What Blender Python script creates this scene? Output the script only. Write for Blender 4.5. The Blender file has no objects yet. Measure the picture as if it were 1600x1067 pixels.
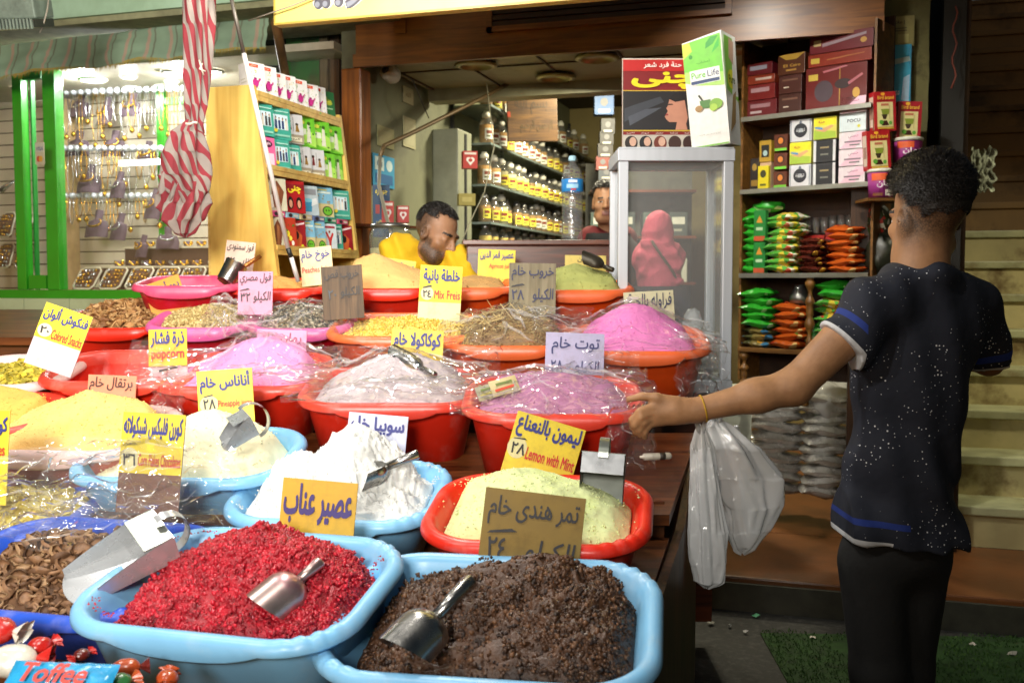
import bpy, math, random, unicodedata
import numpy as np
from mathutils import Vector, Matrix, noise
R = math.radians
rnd = random.Random(7)
scn = bpy.context.scene
COL = scn.collection

# ------------------------------------------------------------------ camera, sky, lamps, exposure
F = 1555.6; CAMH = 1.42; PIT = math.atan(93.5 / F); YAW = R(17)
cs, sn = math.cos(YAW), math.sin(YAW)
cd = bpy.data.cameras.new('camera'); cam = bpy.data.objects.new('camera', cd); COL.objects.link(cam)
cam.location = (0, 0, CAMH); cam.rotation_euler = (R(90) - PIT, 0, YAW)
cd.sensor_width = 36; cd.lens = 35; cd.clip_start = .05; cd.clip_end = 300
cd.dof.use_dof = True; cd.dof.focus_distance = 2.6; cd.dof.aperture_fstop = 5.6
scn.camera = cam
wd = bpy.data.worlds.new('World'); scn.world = wd; wd.use_nodes = True
nt = wd.node_tree; bg = nt.nodes['Background']
sky = nt.nodes.new('ShaderNodeTexSky'); sky.sky_type = 'NISHITA'; sky.sun_disc = False
sky.sun_elevation = R(4); sky.sun_rotation = R(200)
nt.links.new(sky.outputs[0], bg.inputs[0]); bg.inputs[1].default_value = .05
scn.view_settings.view_transform = 'Standard'; scn.view_settings.look = 'None'
scn.view_settings.exposure = 0; scn.view_settings.gamma = 1
scn.render.resolution_x = 1024; scn.render.resolution_y = 682
scn.cycles.max_bounces = 8; scn.cycles.transparent_max_bounces = 16
scn.cycles.caustics_reflective = False; scn.cycles.caustics_refractive = False
scn.cycles.sample_clamp_indirect = 6

def CW(X, Y, Z):                       # stall frame (right, away, up from the pavement under the camera) -> world
    return Vector((X * cs - Y * sn, X * sn + Y * cs, Z))
def PC(px, py, Y):                     # a pixel of the 1600 px photo at a real distance -> stall frame
    x = (px - 800) / F; y = (533.5 - py) / F
    f = math.cos(PIT) + y * math.sin(PIT); z = -math.sin(PIT) + y * math.cos(PIT)
    t = Y / f
    return (x * t, Y, CAMH + z * t)
def P(px, py, Y): return CW(*PC(px, py, Y))
def PV(px, py, v):                     # a pixel at the plane "v metres into the shop"
    a = P(px, py, 1.0); t = v / a.y
    return Vector((a.x * t, v, CAMH + (a.z - CAMH) * t))

def lamp(name, loc, power, col, size=.25, aim=None, kind='AREA'):
    l = bpy.data.lights.new(name, kind); l.energy = power; l.color = col
    if kind == 'AREA': l.shape = 'DISK'; l.size = size
    else: l.shadow_soft_size = size
    o = bpy.data.objects.new(name, l); COL.objects.link(o); o.location = loc
    if aim is not None: o.rotation_euler = (Vector(aim) - Vector(loc)).to_track_quat('-Z', 'Y').to_euler()
    return o
for bx, by, bz in ((-1.35, 1.25, 2.45), (-.45, 1.2, 2.5), (-1.35, 2.45, 2.6), (-.4, 2.45, 2.6), (-.5, 3.15, 2.62)): lamp('stall_bulb', CW(bx, by, bz), 40, (1, .96, .89), .04, None, 'POINT')
lamp('street_lamp', CW(-.9, -2.2, 2.5), 34, (1, .96, .88), 1.2, CW(-1.35, 3.0, 1.5)).data.spread = R(52)
lamp('shop_fill', (-1.2, 6.4, 2.9), 92, (1, .91, .64), .35, (-1.4, 7.0, 0))  # added fill for the shop interior, whose downlights stay unlit
lamp('shop_fill', (-1.3, 5.3, 2.5), 13, (1, .92, .7), .2, (-1.5, 5.4, 0))  # weaker added fill near the shop front
lamp('shelf_fill', CW(.75, 3.45, 2.85), 40, (1, .95, .84), .2, CW(1.36, 4.6, 1.45)).data.spread = R(84)  # added fill aimed at the corner shelf, no fixture there
lamp('stairway_lamp', CW(2.9, 4.3, 3.0), 11, (1, .91, .62), .2, CW(2.6, 5.6, .7)).data.spread = R(100)
for px, py, v in ((130, 112, 4.95), (200, 105, 5.0), (290, 110, 5.0)): lamp('jewellery_lamp', PV(px, py, v) - Vector((0, 0, .03)), 48, (.95, .98, 1), .06, None, 'POINT')
lamp('jewellery_lamp', PV(30, 130, 5.1), 16, (1, .9, .7), .06, None, 'POINT')

# ------------------------------------------------------------------ materials
def hx(s, k=1.0):
    c = [int(s[i:i + 2], 16) / 255 for i in (0, 2, 4)]
    return tuple(min(1, k * (x / 12.92 if x < .04045 else ((x + .055) / 1.055) ** 2.4)) for x in c)
MATS = {}
def newmat(name):
    m = bpy.data.materials.new(name); m.use_nodes = True; MATS[name] = m
    return m, m.node_tree.nodes, m.node_tree.links, m.node_tree.nodes['Principled BSDF']
def mat(name, col, rough=.6, metal=0, var=.12, scale=18, bump=0, bscale=150, spec=.5, trans=0, stretch=None, dist=.004, sss=0, coat=0, dark=None, dscale=6, damt=.5):
    if name in MATS: return MATS[name]
    if isinstance(col, str): col = hx(col)
    m, N, L, b = newmat(name)
    b.inputs['Roughness'].default_value = rough; b.inputs['Metallic'].default_value = metal
    b.inputs['Specular IOR Level'].default_value = spec; b.inputs['Transmission Weight'].default_value = trans
    if coat: b.inputs['Coat Weight'].default_value = coat; b.inputs['Coat Roughness'].default_value = .12
    if sss:
        b.inputs['Subsurface Weight'].default_value = sss; b.inputs['Subsurface Radius'].default_value = (.01, .006, .004)
    tc = N.new('ShaderNodeTexCoord'); src = tc.outputs['Object']
    if stretch:
        mp = N.new('ShaderNodeMapping'); mp.inputs['Scale'].default_value = stretch; L.new(src, mp.inputs[0]); src = mp.outputs[0]
    n = N.new('ShaderNodeTexNoise'); n.inputs['Scale'].default_value = scale; n.inputs['Detail'].default_value = 6; L.new(src, n.inputs['Vector'])
    mr = N.new('ShaderNodeMapRange'); mr.inputs[1].default_value = .3; mr.inputs[2].default_value = .7
    mr.inputs[3].default_value = 1 - var; mr.inputs[4].default_value = 1 + var; L.new(n.outputs[0], mr.inputs[0])
    mx = N.new('ShaderNodeVectorMath'); mx.operation = 'SCALE'; mx.inputs[0].default_value = col; L.new(mr.outputs[0], mx.inputs['Scale'])
    out = mx.outputs[0]
    if dark is not None:               # blotches of a second pigment (stains, dust, wear)
        if isinstance(dark, str): dark = hx(dark)
        n2 = N.new('ShaderNodeTexNoise'); n2.inputs['Scale'].default_value = dscale; n2.inputs['Detail'].default_value = 8; n2.inputs['Roughness'].default_value = .65
        L.new(src, n2.inputs['Vector'])
        r2 = N.new('ShaderNodeMapRange'); r2.inputs[1].default_value = .5; r2.inputs[2].default_value = .66; r2.inputs[4].default_value = damt; L.new(n2.outputs[0], r2.inputs[0])
        mm = N.new('ShaderNodeMix'); mm.data_type = 'RGBA'; L.new(r2.outputs[0], mm.inputs[0]); L.new(out, mm.inputs[6]); mm.inputs[7].default_value = (*dark, 1)
        out = mm.outputs[2]
    L.new(out, b.inputs['Base Color'])
    rv = N.new('ShaderNodeMapRange'); rv.inputs[3].default_value = max(0, rough - .08); rv.inputs[4].default_value = min(1, rough + .1); L.new(n.outputs[0], rv.inputs[0]); L.new(rv.outputs[0], b.inputs['Roughness'])
    if bump:
        n3 = N.new('ShaderNodeTexNoise'); n3.inputs['Scale'].default_value = bscale; n3.inputs['Detail'].default_value = 4; L.new(src, n3.inputs['Vector'])
        bp = N.new('ShaderNodeBump'); bp.inputs['Strength'].default_value = bump; bp.inputs['Distance'].default_value = dist; L.new(n3.outputs[0], bp.inputs['Height']); L.new(bp.outputs[0], b.inputs['Normal'])
    return m
def ink(hexs, rough=.5):               # printed flat colour on cards, boxes and labels
    return mat('print_' + hexs, hexs, rough, var=.07, scale=40)
def wood(name, c1, c2, axis=2, rough=.45, scale=3, coat=0):
    if name in MATS: return MATS[name]
    m, N, L, b = newmat(name)
    tc = N.new('ShaderNodeTexCoord'); mp = N.new('ShaderNodeMapping'); s = [14, 14, 14]; s[axis] = 1.1
    mp.inputs['Scale'].default_value = s; L.new(tc.outputs['Object'], mp.inputs[0])
    n = N.new('ShaderNodeTexNoise'); n.inputs['Scale'].default_value = scale; n.inputs['Detail'].default_value = 8; n.inputs['Distortion'].default_value = 1.2; L.new(mp.outputs[0], n.inputs['Vector'])
    cr = N.new('ShaderNodeValToRGB'); cr.color_ramp.elements[0].position = .33; cr.color_ramp.elements[1].position = .68
    cr.color_ramp.elements[0].color = (*hx(c2), 1); cr.color_ramp.elements[1].color = (*hx(c1), 1); L.new(n.outputs[0], cr.inputs[0])
    n2 = N.new('ShaderNodeTexNoise'); n2.inputs['Scale'].default_value = 3.5; n2.inputs['Detail'].default_value = 6; L.new(tc.outputs['Object'], n2.inputs['Vector'])
    mr = N.new('ShaderNodeMapRange'); mr.inputs[1].default_value = .3; mr.inputs[2].default_value = .7; mr.inputs[3].default_value = .75; mr.inputs[4].default_value = 1.1; L.new(n2.outputs[0], mr.inputs[0])
    mx = N.new('ShaderNodeVectorMath'); mx.operation = 'SCALE'; L.new(cr.outputs[0], mx.inputs[0]); L.new(mr.outputs[0], mx.inputs['Scale']); L.new(mx.outputs[0], b.inputs['Base Color'])
    b.inputs['Roughness'].default_value = rough
    if coat: b.inputs['Coat Weight'].default_value = coat; b.inputs['Coat Roughness'].default_value = .25
    bp = N.new('ShaderNodeBump'); bp.inputs['Strength'].default_value = .25; bp.inputs['Distance'].default_value = .002; L.new(n.outputs[0], bp.inputs['Height']); L.new(bp.outputs[0], b.inputs['Normal'])
    return m
def film(name, tint=(.985, .985, .985), ior=1.38, rough=.05, haze=.03, bump=.35, bscale=22, gloss=1.1):
    if name in MATS: return MATS[name]
    m, N, L, b = newmat(name); N.remove(b); out = [n for n in N if n.type == 'OUTPUT_MATERIAL'][0]
    tr = N.new('ShaderNodeBsdfTransparent'); tr.inputs[0].default_value = (*tint, 1)
    gl = N.new('ShaderNodeBsdfGlossy'); gl.inputs['Roughness'].default_value = rough
    df = N.new('ShaderNodeBsdfDiffuse'); df.inputs[0].default_value = (.92, .92, .92, 1)
    lw = N.new('ShaderNodeLayerWeight'); lw.inputs[0].default_value = .5; pw = N.new('ShaderNodeMath'); pw.operation = 'POWER'; pw.inputs[1].default_value = 4.2; L.new(lw.outputs['Facing'], pw.inputs[0]); fr = N.new('ShaderNodeMath'); fr.operation = 'MULTIPLY_ADD'; fr.inputs[1].default_value = .75; fr.inputs[2].default_value = ((ior - 1) / (ior + 1)) ** 2 * 1.6; L.new(pw.outputs[0], fr.inputs[0])
    tc = N.new('ShaderNodeTexCoord'); n = N.new('ShaderNodeTexNoise'); n.inputs['Scale'].default_value = bscale; n.inputs['Detail'].default_value = 3; n.inputs['Distortion'].default_value = .8
    L.new(tc.outputs['Object'], n.inputs['Vector'])
    if bump:
        bp = N.new('ShaderNodeBump'); bp.inputs['Strength'].default_value = bump; bp.inputs['Distance'].default_value = .01; L.new(n.outputs[0], bp.inputs['Height'])
        L.new(bp.outputs[0], lw.inputs['Normal']); L.new(bp.outputs[0], gl.inputs['Normal'])
    mu = N.new('ShaderNodeMath'); mu.operation = 'MULTIPLY'; mu.inputs[1].default_value = gloss; mu.use_clamp = True; L.new(fr.outputs[0], mu.inputs[0])
    m0 = N.new('ShaderNodeMixShader'); m0.inputs[0].default_value = haze; L.new(tr.outputs[0], m0.inputs[1]); L.new(df.outputs[0], m0.inputs[2])
    m1 = N.new('ShaderNodeMixShader'); L.new(mu.outputs[0], m1.inputs[0]); L.new(m0.outputs[0], m1.inputs[1]); L.new(gl.outputs[0], m1.inputs[2]); L.new(m1.outputs[0], out.inputs[0])
    return m
def emit(name, col, s):
    m, N, L, b = newmat(name); b.inputs['Base Color'].default_value = (*col, 1); b.inputs['Emission Color'].default_value = (*col, 1); b.inputs['Emission Strength'].default_value = s
    return m

# ------------------------------------------------------------------ Arabic letters to joined forms
FORMS = {}
for cp in range(0xFE80, 0xFEFD):
    d = unicodedata.decomposition(chr(cp)).split()
    if d: FORMS.setdefault(tuple(int(x, 16) for x in d[1:]), {})[d[0].strip('<>')] = chr(cp)
for cp in (0xFB7A, 0xFB7B, 0xFB7C, 0xFB7D):
    d = unicodedata.decomposition(chr(cp)).split(); FORMS.setdefault((int(d[1], 16),), {})[d[0].strip('<>')] = chr(cp)
def arabic(s):
    if not any(0x600 <= ord(c) < 0x700 for c in s): return s
    toks = []; i = 0
    while i < len(s):
        if s[i] == 'ل' and i + 1 < len(s) and (0x644, ord(s[i + 1])) in FORMS: toks.append((0x644, ord(s[i + 1]))); i += 2
        else: toks.append((ord(s[i]),)); i += 1
    out = []
    for k, t in enumerate(toks):
        f = FORMS.get(t)
        if not f: out.append(chr(t[0])); continue
        prev = k > 0 and 'initial' in FORMS.get(toks[k - 1], {})
        nxt = 'initial' in f and k + 1 < len(toks) and 'final' in FORMS.get(toks[k + 1], {})
        key = ('medial' if prev and nxt else 'final' if prev else 'initial' if nxt else 'isolated')
        out.append(f.get(key) or f.get('final' if prev else 'isolated') or list(f.values())[0])
    digs = '٠١٢٣٤٥٦٧٨٩'
    return ''.join(out if any(c in digs for c in out) and len(out) < 4 else reversed(out))
TXT = {}
def text_mesh(s, bold, shear=0):
    """outline of the lettering filled by winding number, so joined Arabic letters merge into one flat stroke"""
    from mathutils.geometry import delaunay_2d_cdt
    k = (s, bold, shear)
    if k in TXT: return TXT[k]
    c = bpy.data.curves.new('lettering', 'FONT'); c.body = arabic(s); c.resolution_u = 2; c.shear = shear; c.fill_mode = 'NONE'
    o = bpy.data.objects.new('lettering', c); COL.objects.link(o); bpy.context.view_layer.update()
    me = o.to_mesh(); v = np.array([p.co[:2] for p in me.vertices]).reshape(-1, 2); e = [tuple(q.vertices) for q in me.edges]
    o.to_mesh_clear(); bpy.data.objects.remove(o); bpy.data.curves.remove(c)
    nxt = {}; loops = []
    for a, b in e: nxt.setdefault(a, []).append(b); nxt.setdefault(b, []).append(a)
    seen = set()
    for a in range(len(v)):            # vertices of each closed outline are stored in drawing order
        if a in seen or a not in nxt: continue
        L = [a]; seen.add(a); prev, cur = None, a
        while True:
            n = [q for q in nxt[cur] if q not in seen]
            if not n: break
            q = cur + 1 if cur + 1 in n else n[0]; L.append(q); seen.add(q); cur = q
        if len(L) > 2: loops.append(L)
    area = lambda L: .5 * np.sum(v[L, 0] * np.roll(v[L, 1], -1) - np.roll(v[L, 0], -1) * v[L, 1])
    if not loops: TXT[k] = (v, []); return TXT[k]
    sg = np.sign(max((area(L) for L in loops), key=abs)); w = v.copy()
    for L in loops:
        p = v[L]; d = np.roll(p, -1, 0) - np.roll(p, 1, 0); d /= np.maximum(np.linalg.norm(d, axis=1), 1e-9)[:, None]; w[L] += bold * sg * np.stack([d[:, 1], -d[:, 0]], 1)
    A = np.concatenate([w[L] for L in loops]); B = np.concatenate([np.roll(w[L], -1, 0) for L in loops]); off = 0; E = []
    for L in loops: E += [(off + q, off + (q + 1) % len(L)) for q in range(len(L))]; off += len(L)
    r = delaunay_2d_cdt([Vector(p) for p in A], E, [], 0, 1e-6); P_ = np.array([p[:] for p in r[0]]); F_ = r[2]; keep = []
    for f in F_:
        x, y = P_[list(f)].mean(0); up = (A[:, 1] <= y) & (B[:, 1] > y); dn = (A[:, 1] > y) & (B[:, 1] <= y); side = (B[:, 0] - A[:, 0]) * (y - A[:, 1]) - (x - A[:, 0]) * (B[:, 1] - A[:, 1])
        if np.sum(up & (side > 0)) - np.sum(dn & (side < 0)) != 0: keep.append(tuple(f))
    lo, hi = A.min(0), A.max(0); TXT[k] = ((P_ - lo) / np.maximum(hi - lo, 1e-6), keep)
    return TXT[k]

# ------------------------------------------------------------------ mesh builder
class MB:
    def __init__(s): s.v = []; s.f = []; s.m = []; s.sm = []; s.mats = []
    def mi(s, m):
        if m not in s.mats: s.mats.append(m)
        return s.mats.index(m)
    def add(s, vs, fs, m, M=None, smooth=False):
        o = len(s.v); k = s.mi(m)
        s.v += [tuple(M @ Vector(v)) for v in vs] if M is not None else [tuple(v) for v in vs]
        s.f += [tuple(i + o for i in f) for f in fs]; s.m += [k] * len(fs); s.sm += [smooth] * len(fs)
    def box(s, a, b, m, M=None, bev=0):
        (x0, y0, z0), (x1, y1, z1) = a, b
        if not bev:
            vs = [(x0, y0, z0), (x1, y0, z0), (x1, y1, z0), (x0, y1, z0), (x0, y0, z1), (x1, y0, z1), (x1, y1, z1), (x0, y1, z1)]
            return s.add(vs, [(0, 3, 2, 1), (4, 5, 6, 7), (0, 1, 5, 4), (1, 2, 6, 5), (2, 3, 7, 6), (3, 0, 4, 7)], m, M)
        import bmesh
        bm = bmesh.new(); bmesh.ops.create_cube(bm, size=1)
        for v in bm.verts: v.co = Vector(((x0 + x1) / 2 + v.co.x * (x1 - x0), (y0 + y1) / 2 + v.co.y * (y1 - y0), (z0 + z1) / 2 + v.co.z * (z1 - z0)))
        bmesh.ops.bevel(bm, geom=bm.edges[:], offset=bev, segments=2, affect='EDGES', profile=.6)
        bm.verts.index_update()
        s.add([v.co[:] for v in bm.verts], [[v.index for v in f.verts] for f in bm.faces], m, M); bm.free()
    def lathe(s, prof, m, n=20, M=None, smooth=True, cap=True):
        vs = [(r * math.cos(2 * math.pi * k / n), r * math.sin(2 * math.pi * k / n), z) for r, z in prof for k in range(n)]
        fs = [(i * n + k, i * n + (k + 1) % n, (i + 1) * n + (k + 1) % n, (i + 1) * n + k) for i in range(len(prof) - 1) for k in range(n)]
        if cap: fs += [tuple(range(n))[::-1], tuple((len(prof) - 1) * n + k for k in range(n))]
        s.add(vs, fs, m, M, smooth)
    def tube(s, pts, rad, m, n=8, M=None, cap=True, flat=None):
        pts = [Vector(p) for p in pts]; vs = []
        rad = rad if isinstance(rad, (list, tuple)) else [rad] * len(pts)
        up = None
        for i, p in enumerate(pts):
            t = (pts[min(i + 1, len(pts) - 1)] - pts[max(i - 1, 0)]).normalized()
            if up is None: up = t.orthogonal().normalized() if flat is None else Vector(flat)
            a = (up - t * up.dot(t)).normalized(); b = t.cross(a); up = a
            for k in range(n):
                q = 2 * math.pi * k / n
                vs.append(p + (a * math.cos(q) + b * math.sin(q)) * rad[i])
        fs = [(i * n + k, i * n + (k + 1) % n, (i + 1) * n + (k + 1) % n, (i + 1) * n + k) for i in range(len(pts) - 1) for k in range(n)]
        if cap: fs += [tuple(range(n))[::-1], tuple((len(pts) - 1) * n + k for k in range(n))]
        s.add(vs, fs, m, M, True)
    def grid(s, fn, nu, nv, m, M=None, smooth=True, mfn=None, closed=False):
        vs = [fn(i / nu, j / nv) for i in range(nu + 1) for j in range(nv + 1)]
        fs = [(i * (nv + 1) + j, (i + 1) * (nv + 1) + j, (i + 1) * (nv + 1) + j + 1, i * (nv + 1) + j + 1) for i in range(nu) for j in range(nv)]
        if mfn is None: return s.add(vs, fs, m, M, smooth)
        o = len(s.f); s.add(vs, fs, m, M, smooth)
        for q, (i, j) in enumerate((i, j) for i in range(nu) for j in range(nv)): s.m[o + q] = s.mi(mfn((i + .5) / nu, (j + .5) / nv))
    def panel(s, O, X, Y, N, design, lift=.0008, M=None):   # flat printing laid on a face: rectangles, ellipses, polygons, lettering
        O, X, Y, N = Vector(O), Vector(X), Vector(Y), Vector(N); k = 1
        for d in design:
            z = N * (lift * k); k += .35
            if d[0] == 'r':
                _, x0, y0, x1, y1, m = d; pts = [(x0, y0), (x1, y0), (x1, y1), (x0, y1)]; fs = [(0, 1, 2, 3)]
            elif d[0] == 'e':
                _, cx, cy, rx, ry, m = d; pts = [(cx + rx * math.cos(t * math.pi / 9), cy + ry * math.sin(t * math.pi / 9)) for t in range(18)]; fs = [tuple(range(18))]
            elif d[0] == 'p':
                _, pts, m = d; fs = [tuple(range(len(pts)))]
            elif d[0] == 't':
                _, tx, x0, y0, x1, y1, m = d[:7]; v, fs = text_mesh(tx, d[7] if len(d) > 7 else .02, d[8] if len(d) > 8 else 0)
                pts = [(x0 + a * (x1 - x0), y0 + b * (y1 - y0)) for a, b in v]
            if isinstance(m, str): m = ink(m)
            s.add([O + X * a + Y * b + z for a, b in pts], fs, m, M)
    def build(s, name, parent=None, loc=None, rot=None, M=None):
        me = bpy.data.meshes.new(name); me.from_pydata(s.v, [], s.f)
        for m in s.mats: me.materials.append(m)
        me.polygons.foreach_set('material_index', s.m); me.polygons.foreach_set('use_smooth', s.sm); me.update()
        o = bpy.data.objects.new(name, me); COL.objects.link(o)
        if parent: o.parent = parent
        if M is not None: o.matrix_local = M
        if loc is not None: o.location = loc
        if rot is not None: o.rotation_euler = rot
        return o
def letters(parent, O, X, Y, N, items, lift=.0003, M=None):   # each line of writing is a part of its own
    for d in items: m = MB(); m.panel(O, X, Y, N, [d], lift, M); m.build('lettering' if d[0] == 't' else 'pen_mark', parent)
def tag(o, label, cat, group=None, kind=None):
    o['label'] = label; o['category'] = cat
    if group: o['group'] = group
    if kind: o['kind'] = kind
    return o
def thing(name, label, cat, loc=(0, 0, 0), rotz=0, group=None, M=None):
    o = bpy.data.objects.new(name, None); COL.objects.link(o); o.empty_display_size = .05
    if M is not None: o.matrix_world = M
    else: o.location = loc; o.rotation_euler = (0, 0, rotz)
    return tag(o, label, cat, group)
def struct(name, mb, kind='structure'):
    o = mb.build(name); o['kind'] = kind; return o
def dup(root, M, label, group=None):
    c = root.copy(); COL.objects.link(c); c.matrix_world = M; c['label'] = label
    if group: c['group'] = group
    for ch in root.children:
        d = ch.copy(); COL.objects.link(d); d.parent = c
        for g in ch.children:
            e = g.copy(); COL.objects.link(e); e.parent = d
    return c
ORD = 'first second third fourth fifth sixth seventh eighth ninth tenth eleventh twelfth thirteenth fourteenth fifteenth sixteenth seventeenth eighteenth nineteenth twentieth'.split()
def TR(loc, rz=0, rx=0, ry=0): return Matrix.Translation(loc) @ Matrix.Rotation(rz, 4, 'Z') @ Matrix.Rotation(rx, 4, 'X') @ Matrix.Rotation(ry, 4, 'Y')
def frame(o, x, y, z):
    M = Matrix.Identity(4)
    for i, a in enumerate((x, y, z)): M.col[i][:3] = a
    M.col[3][:3] = o; return M
def fbm(p, o=3):
    s = 0; a = 1; q = Vector(p)
    for _ in range(o): s += a * noise.noise(q); q = q * 2.1; a *= .5
    return s

# ------------------------------------------------------------------ implicit bodies (smooth unions meshed as one continuous surface)
class SDF:
    def __init__(s, lo, hi, h):
        s.lo = np.array(lo, np.float32); s.h = h; s.n = np.ceil((np.array(hi) - np.array(lo)) / h).astype(int) + 1
        s.D = np.full(s.n, .08, np.float32)
    def _box(s, lo, hi):
        a = np.clip(np.floor((np.array(lo) - s.lo) / s.h).astype(int), 0, s.n); b = np.clip(np.ceil((np.array(hi) - s.lo) / s.h).astype(int) + 1, 0, s.n)
        sl = tuple(slice(i, j) for i, j in zip(a, b)); ax = [s.lo[k] + s.h * np.arange(a[k], b[k], dtype=np.float32) for k in range(3)]
        return sl, np.stack(np.meshgrid(*ax, indexing='ij'), -1)
    def _mix(s, sl, d, k, sub=False):
        D = s.D[sl]
        if sub: d = -d; hh = np.clip(.5 - .5 * (d - D) / k, 0, 1); s.D[sl] = D * hh + d * (1 - hh) + k * hh * (1 - hh) if False else np.maximum(D, d)
        else: hh = np.clip(.5 + .5 * (d - D) / k, 0, 1); s.D[sl] = d * (1 - hh) + D * hh - k * hh * (1 - hh)
    def cap(s, a, b, ra, rb=None, k=.02):
        rb = ra if rb is None else rb; a = np.array(a, np.float32); b = np.array(b, np.float32); m = max(ra, rb) + k + .03
        sl, Q = s._box(np.minimum(a, b) - m, np.maximum(a, b) + m)
        if Q.size == 0: return
        ba = b - a; t = np.clip(((Q - a) @ ba) / max(ba @ ba, 1e-9), 0, 1)
        s._mix(sl, np.linalg.norm(Q - a - t[..., None] * ba, axis=-1) - (ra + (rb - ra) * t), k)
    def ell(s, c, r, Rm=None, k=.02, sub=False):
        c = np.array(c, np.float32); r = np.array(r, np.float32); m = r.max() + k + .03
        sl, Q = s._box(c - m, c + m)
        if Q.size == 0: return
        q = Q - c
        if Rm is not None: q = q @ np.array(Rm, np.float32)
        k0 = np.linalg.norm(q / r, axis=-1); k1 = np.linalg.norm(q / r ** 2, axis=-1) + 1e-9
        s._mix(sl, k0 * (k0 - 1) / k1, k, sub)
    def cut(s, p, n):                  # keep the side n does not point to
        n = np.array(n, np.float32); n /= np.linalg.norm(n)
        ax = [s.lo[k] + s.h * np.arange(s.n[k], dtype=np.float32) for k in range(3)]
        d = (ax[0] - p[0])[:, None, None] * n[0] + (ax[1] - p[1])[None, :, None] * n[1] + (ax[2] - p[2])[None, None, :] * n[2]
        s.D = np.maximum(s.D, d)
    def mesh(s):
        D = s.D; S = D < 0; nx, ny, nz = D.shape
        c = np.zeros((nx - 1, ny - 1, nz - 1), np.uint8)
        offs = [(i, j, k) for i in (0, 1) for j in (0, 1) for k in (0, 1)]
        for i, j, k in offs: c += S[i:nx - 1 + i, j:ny - 1 + j, k:nz - 1 + k]
        I = np.argwhere((c > 0) & (c < 8)); idx = -np.ones(c.shape, np.int64); idx[tuple(I.T)] = np.arange(len(I))
        acc = np.zeros((len(I), 3)); cnt = np.zeros(len(I))
        for a in offs:
            for ax in range(3):
                if a[ax]: continue
                b = list(a); b[ax] = 1
                A = D[tuple((I + a).T)]; B = D[tuple((I + b).T)]; m = (A < 0) != (B < 0)
                t = np.where(m, A / np.where(m, A - B, 1), 0); p = np.tile(np.array(a, float), (len(I), 1)); p[:, ax] += t
                acc[m] += p[m]; cnt[m] += 1
        V = s.lo + s.h * (I + acc / cnt[:, None]); Fs = []
        for ax in range(3):
            u, v = [(1, 2), (2, 0), (0, 1)][ax]
            sl0 = [slice(None)] * 3; sl1 = [slice(None)] * 3; sl0[ax] = slice(0, -1); sl1[ax] = slice(1, None)
            E = np.argwhere(S[tuple(sl0)] != S[tuple(sl1)]); E = E[(E[:, u] > 0) & (E[:, v] > 0) & (E[:, u] < D.shape[u] - 1) & (E[:, v] < D.shape[v] - 1)]
            q = []
            for du, dv in ((1, 1), (0, 1), (0, 0), (1, 0)):
                e = E.copy(); e[:, u] -= du; e[:, v] -= dv; q.append(idx[tuple(e.T)])
            q = np.stack(q, 1); fl = S[tuple(E.T)]; q[~fl] = q[~fl][:, ::-1]; Fs.append(q)
        return V, np.concatenate(Fs)
def np_obj(name, V, Fq, mats, parent=None, mi=None, M=None, smooth=True):
    me = bpy.data.meshes.new(name); me.from_pydata(V.tolist(), [], Fq.tolist())
    for m in mats: me.materials.append(m)
    if mi is not None: me.polygons.foreach_set('material_index', np.asarray(mi, np.int32))
    me.polygons.foreach_set('use_smooth', [smooth] * len(Fq)); me.update()
    o = bpy.data.objects.new(name, me); COL.objects.link(o)
    if parent: o.parent = parent
    if M is not None: o.matrix_local = M
    return o
# ================================================================== the setting
asphalt = mat('asphalt', (.02, .019, .017), .75, var=.3, scale=9, bump=.5, bscale=60, dark=(.09, .085, .08), dscale=30, damt=.5)
g = MB(); g.box((-40, -40, -.3), (40, 40, 0), asphalt); struct('ground', g)
litter = mat('litter', 'c8cdc6', .6)
for i, (px, py, s, c) in enumerate([(1140, 990, .013, '9a9c9c'), (1182, 973, .022, '4fae7e'), (1165, 1000, .012, 'dcdcdc'), (1110, 985, .02, 'b9b9b0'), (1270, 1010, .018, 'cfc6b8'), (1440, 1012, .03, '9aa0a8'), (1520, 1020, .02, 'c8beb0'), (1580, 1035, .03, 'a8a49a')]):
    m = MB(); Yg = CAMH * F / (py - 440); p = P(px, py, Yg); p.z = .004
    q = [(s * math.cos(a) * rnd.uniform(.4, 1.1), s * math.sin(a) * rnd.uniform(.4, 1.1), rnd.uniform(0, .012)) for a in np.linspace(0, 5.4, 8)]
    m.add([(0, 0, .014)] + q, [(0, k + 1, (k + 1) % 8 + 1) for k in range(8)], ink(c))
    tag(m.build('litter_scrap', loc=p), 'small ' + ['white', 'green', 'whitish', 'grey', 'beige', 'bluish grey', 'tan', 'dull grey'][i] + ' scrap of litter lying on the dark pavement', 'litter', 'litter scraps on the pavement')
# artificial turf strip
gm = MB(); tb = mat('turf', (.022, .07, .008), .8, var=.6, scale=4); tb2 = mat('turf_pale', (.04, .10, .012), .8, var=.5, scale=5)
a, b = CW(1.05, 3.55, 0), CW(2.6, 3.55, 0)
gm.box((0, 0, .002), (2.1, .99, .008), mat('turf_base', (.018, .055, .008), .9, var=.4), None)
for i in range(15000):
    x, y = rnd.uniform(0, 2.1), rnd.uniform(0, 1.05)
    if y > 1.0 + .05 * noise.noise(Vector((x * 6, 0, 0))) or noise.noise(Vector((x * 3, y * 3, 7))) >.42: continue
    h = rnd.uniform(.005, .015); a_ = rnd.uniform(0, 6.3); dx, dy = math.cos(a_) * .003, math.sin(a_) * .003; lx, ly = rnd.uniform(-.012, .012), rnd.uniform(-.012, .012)
    gm.add([(x - dx, y - dy, .01), (x + dx, y + dy, .01), (x + lx, y + ly, .01 + h)], [(0, 1, 2)], rnd.choice((tb, tb2)))
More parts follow.
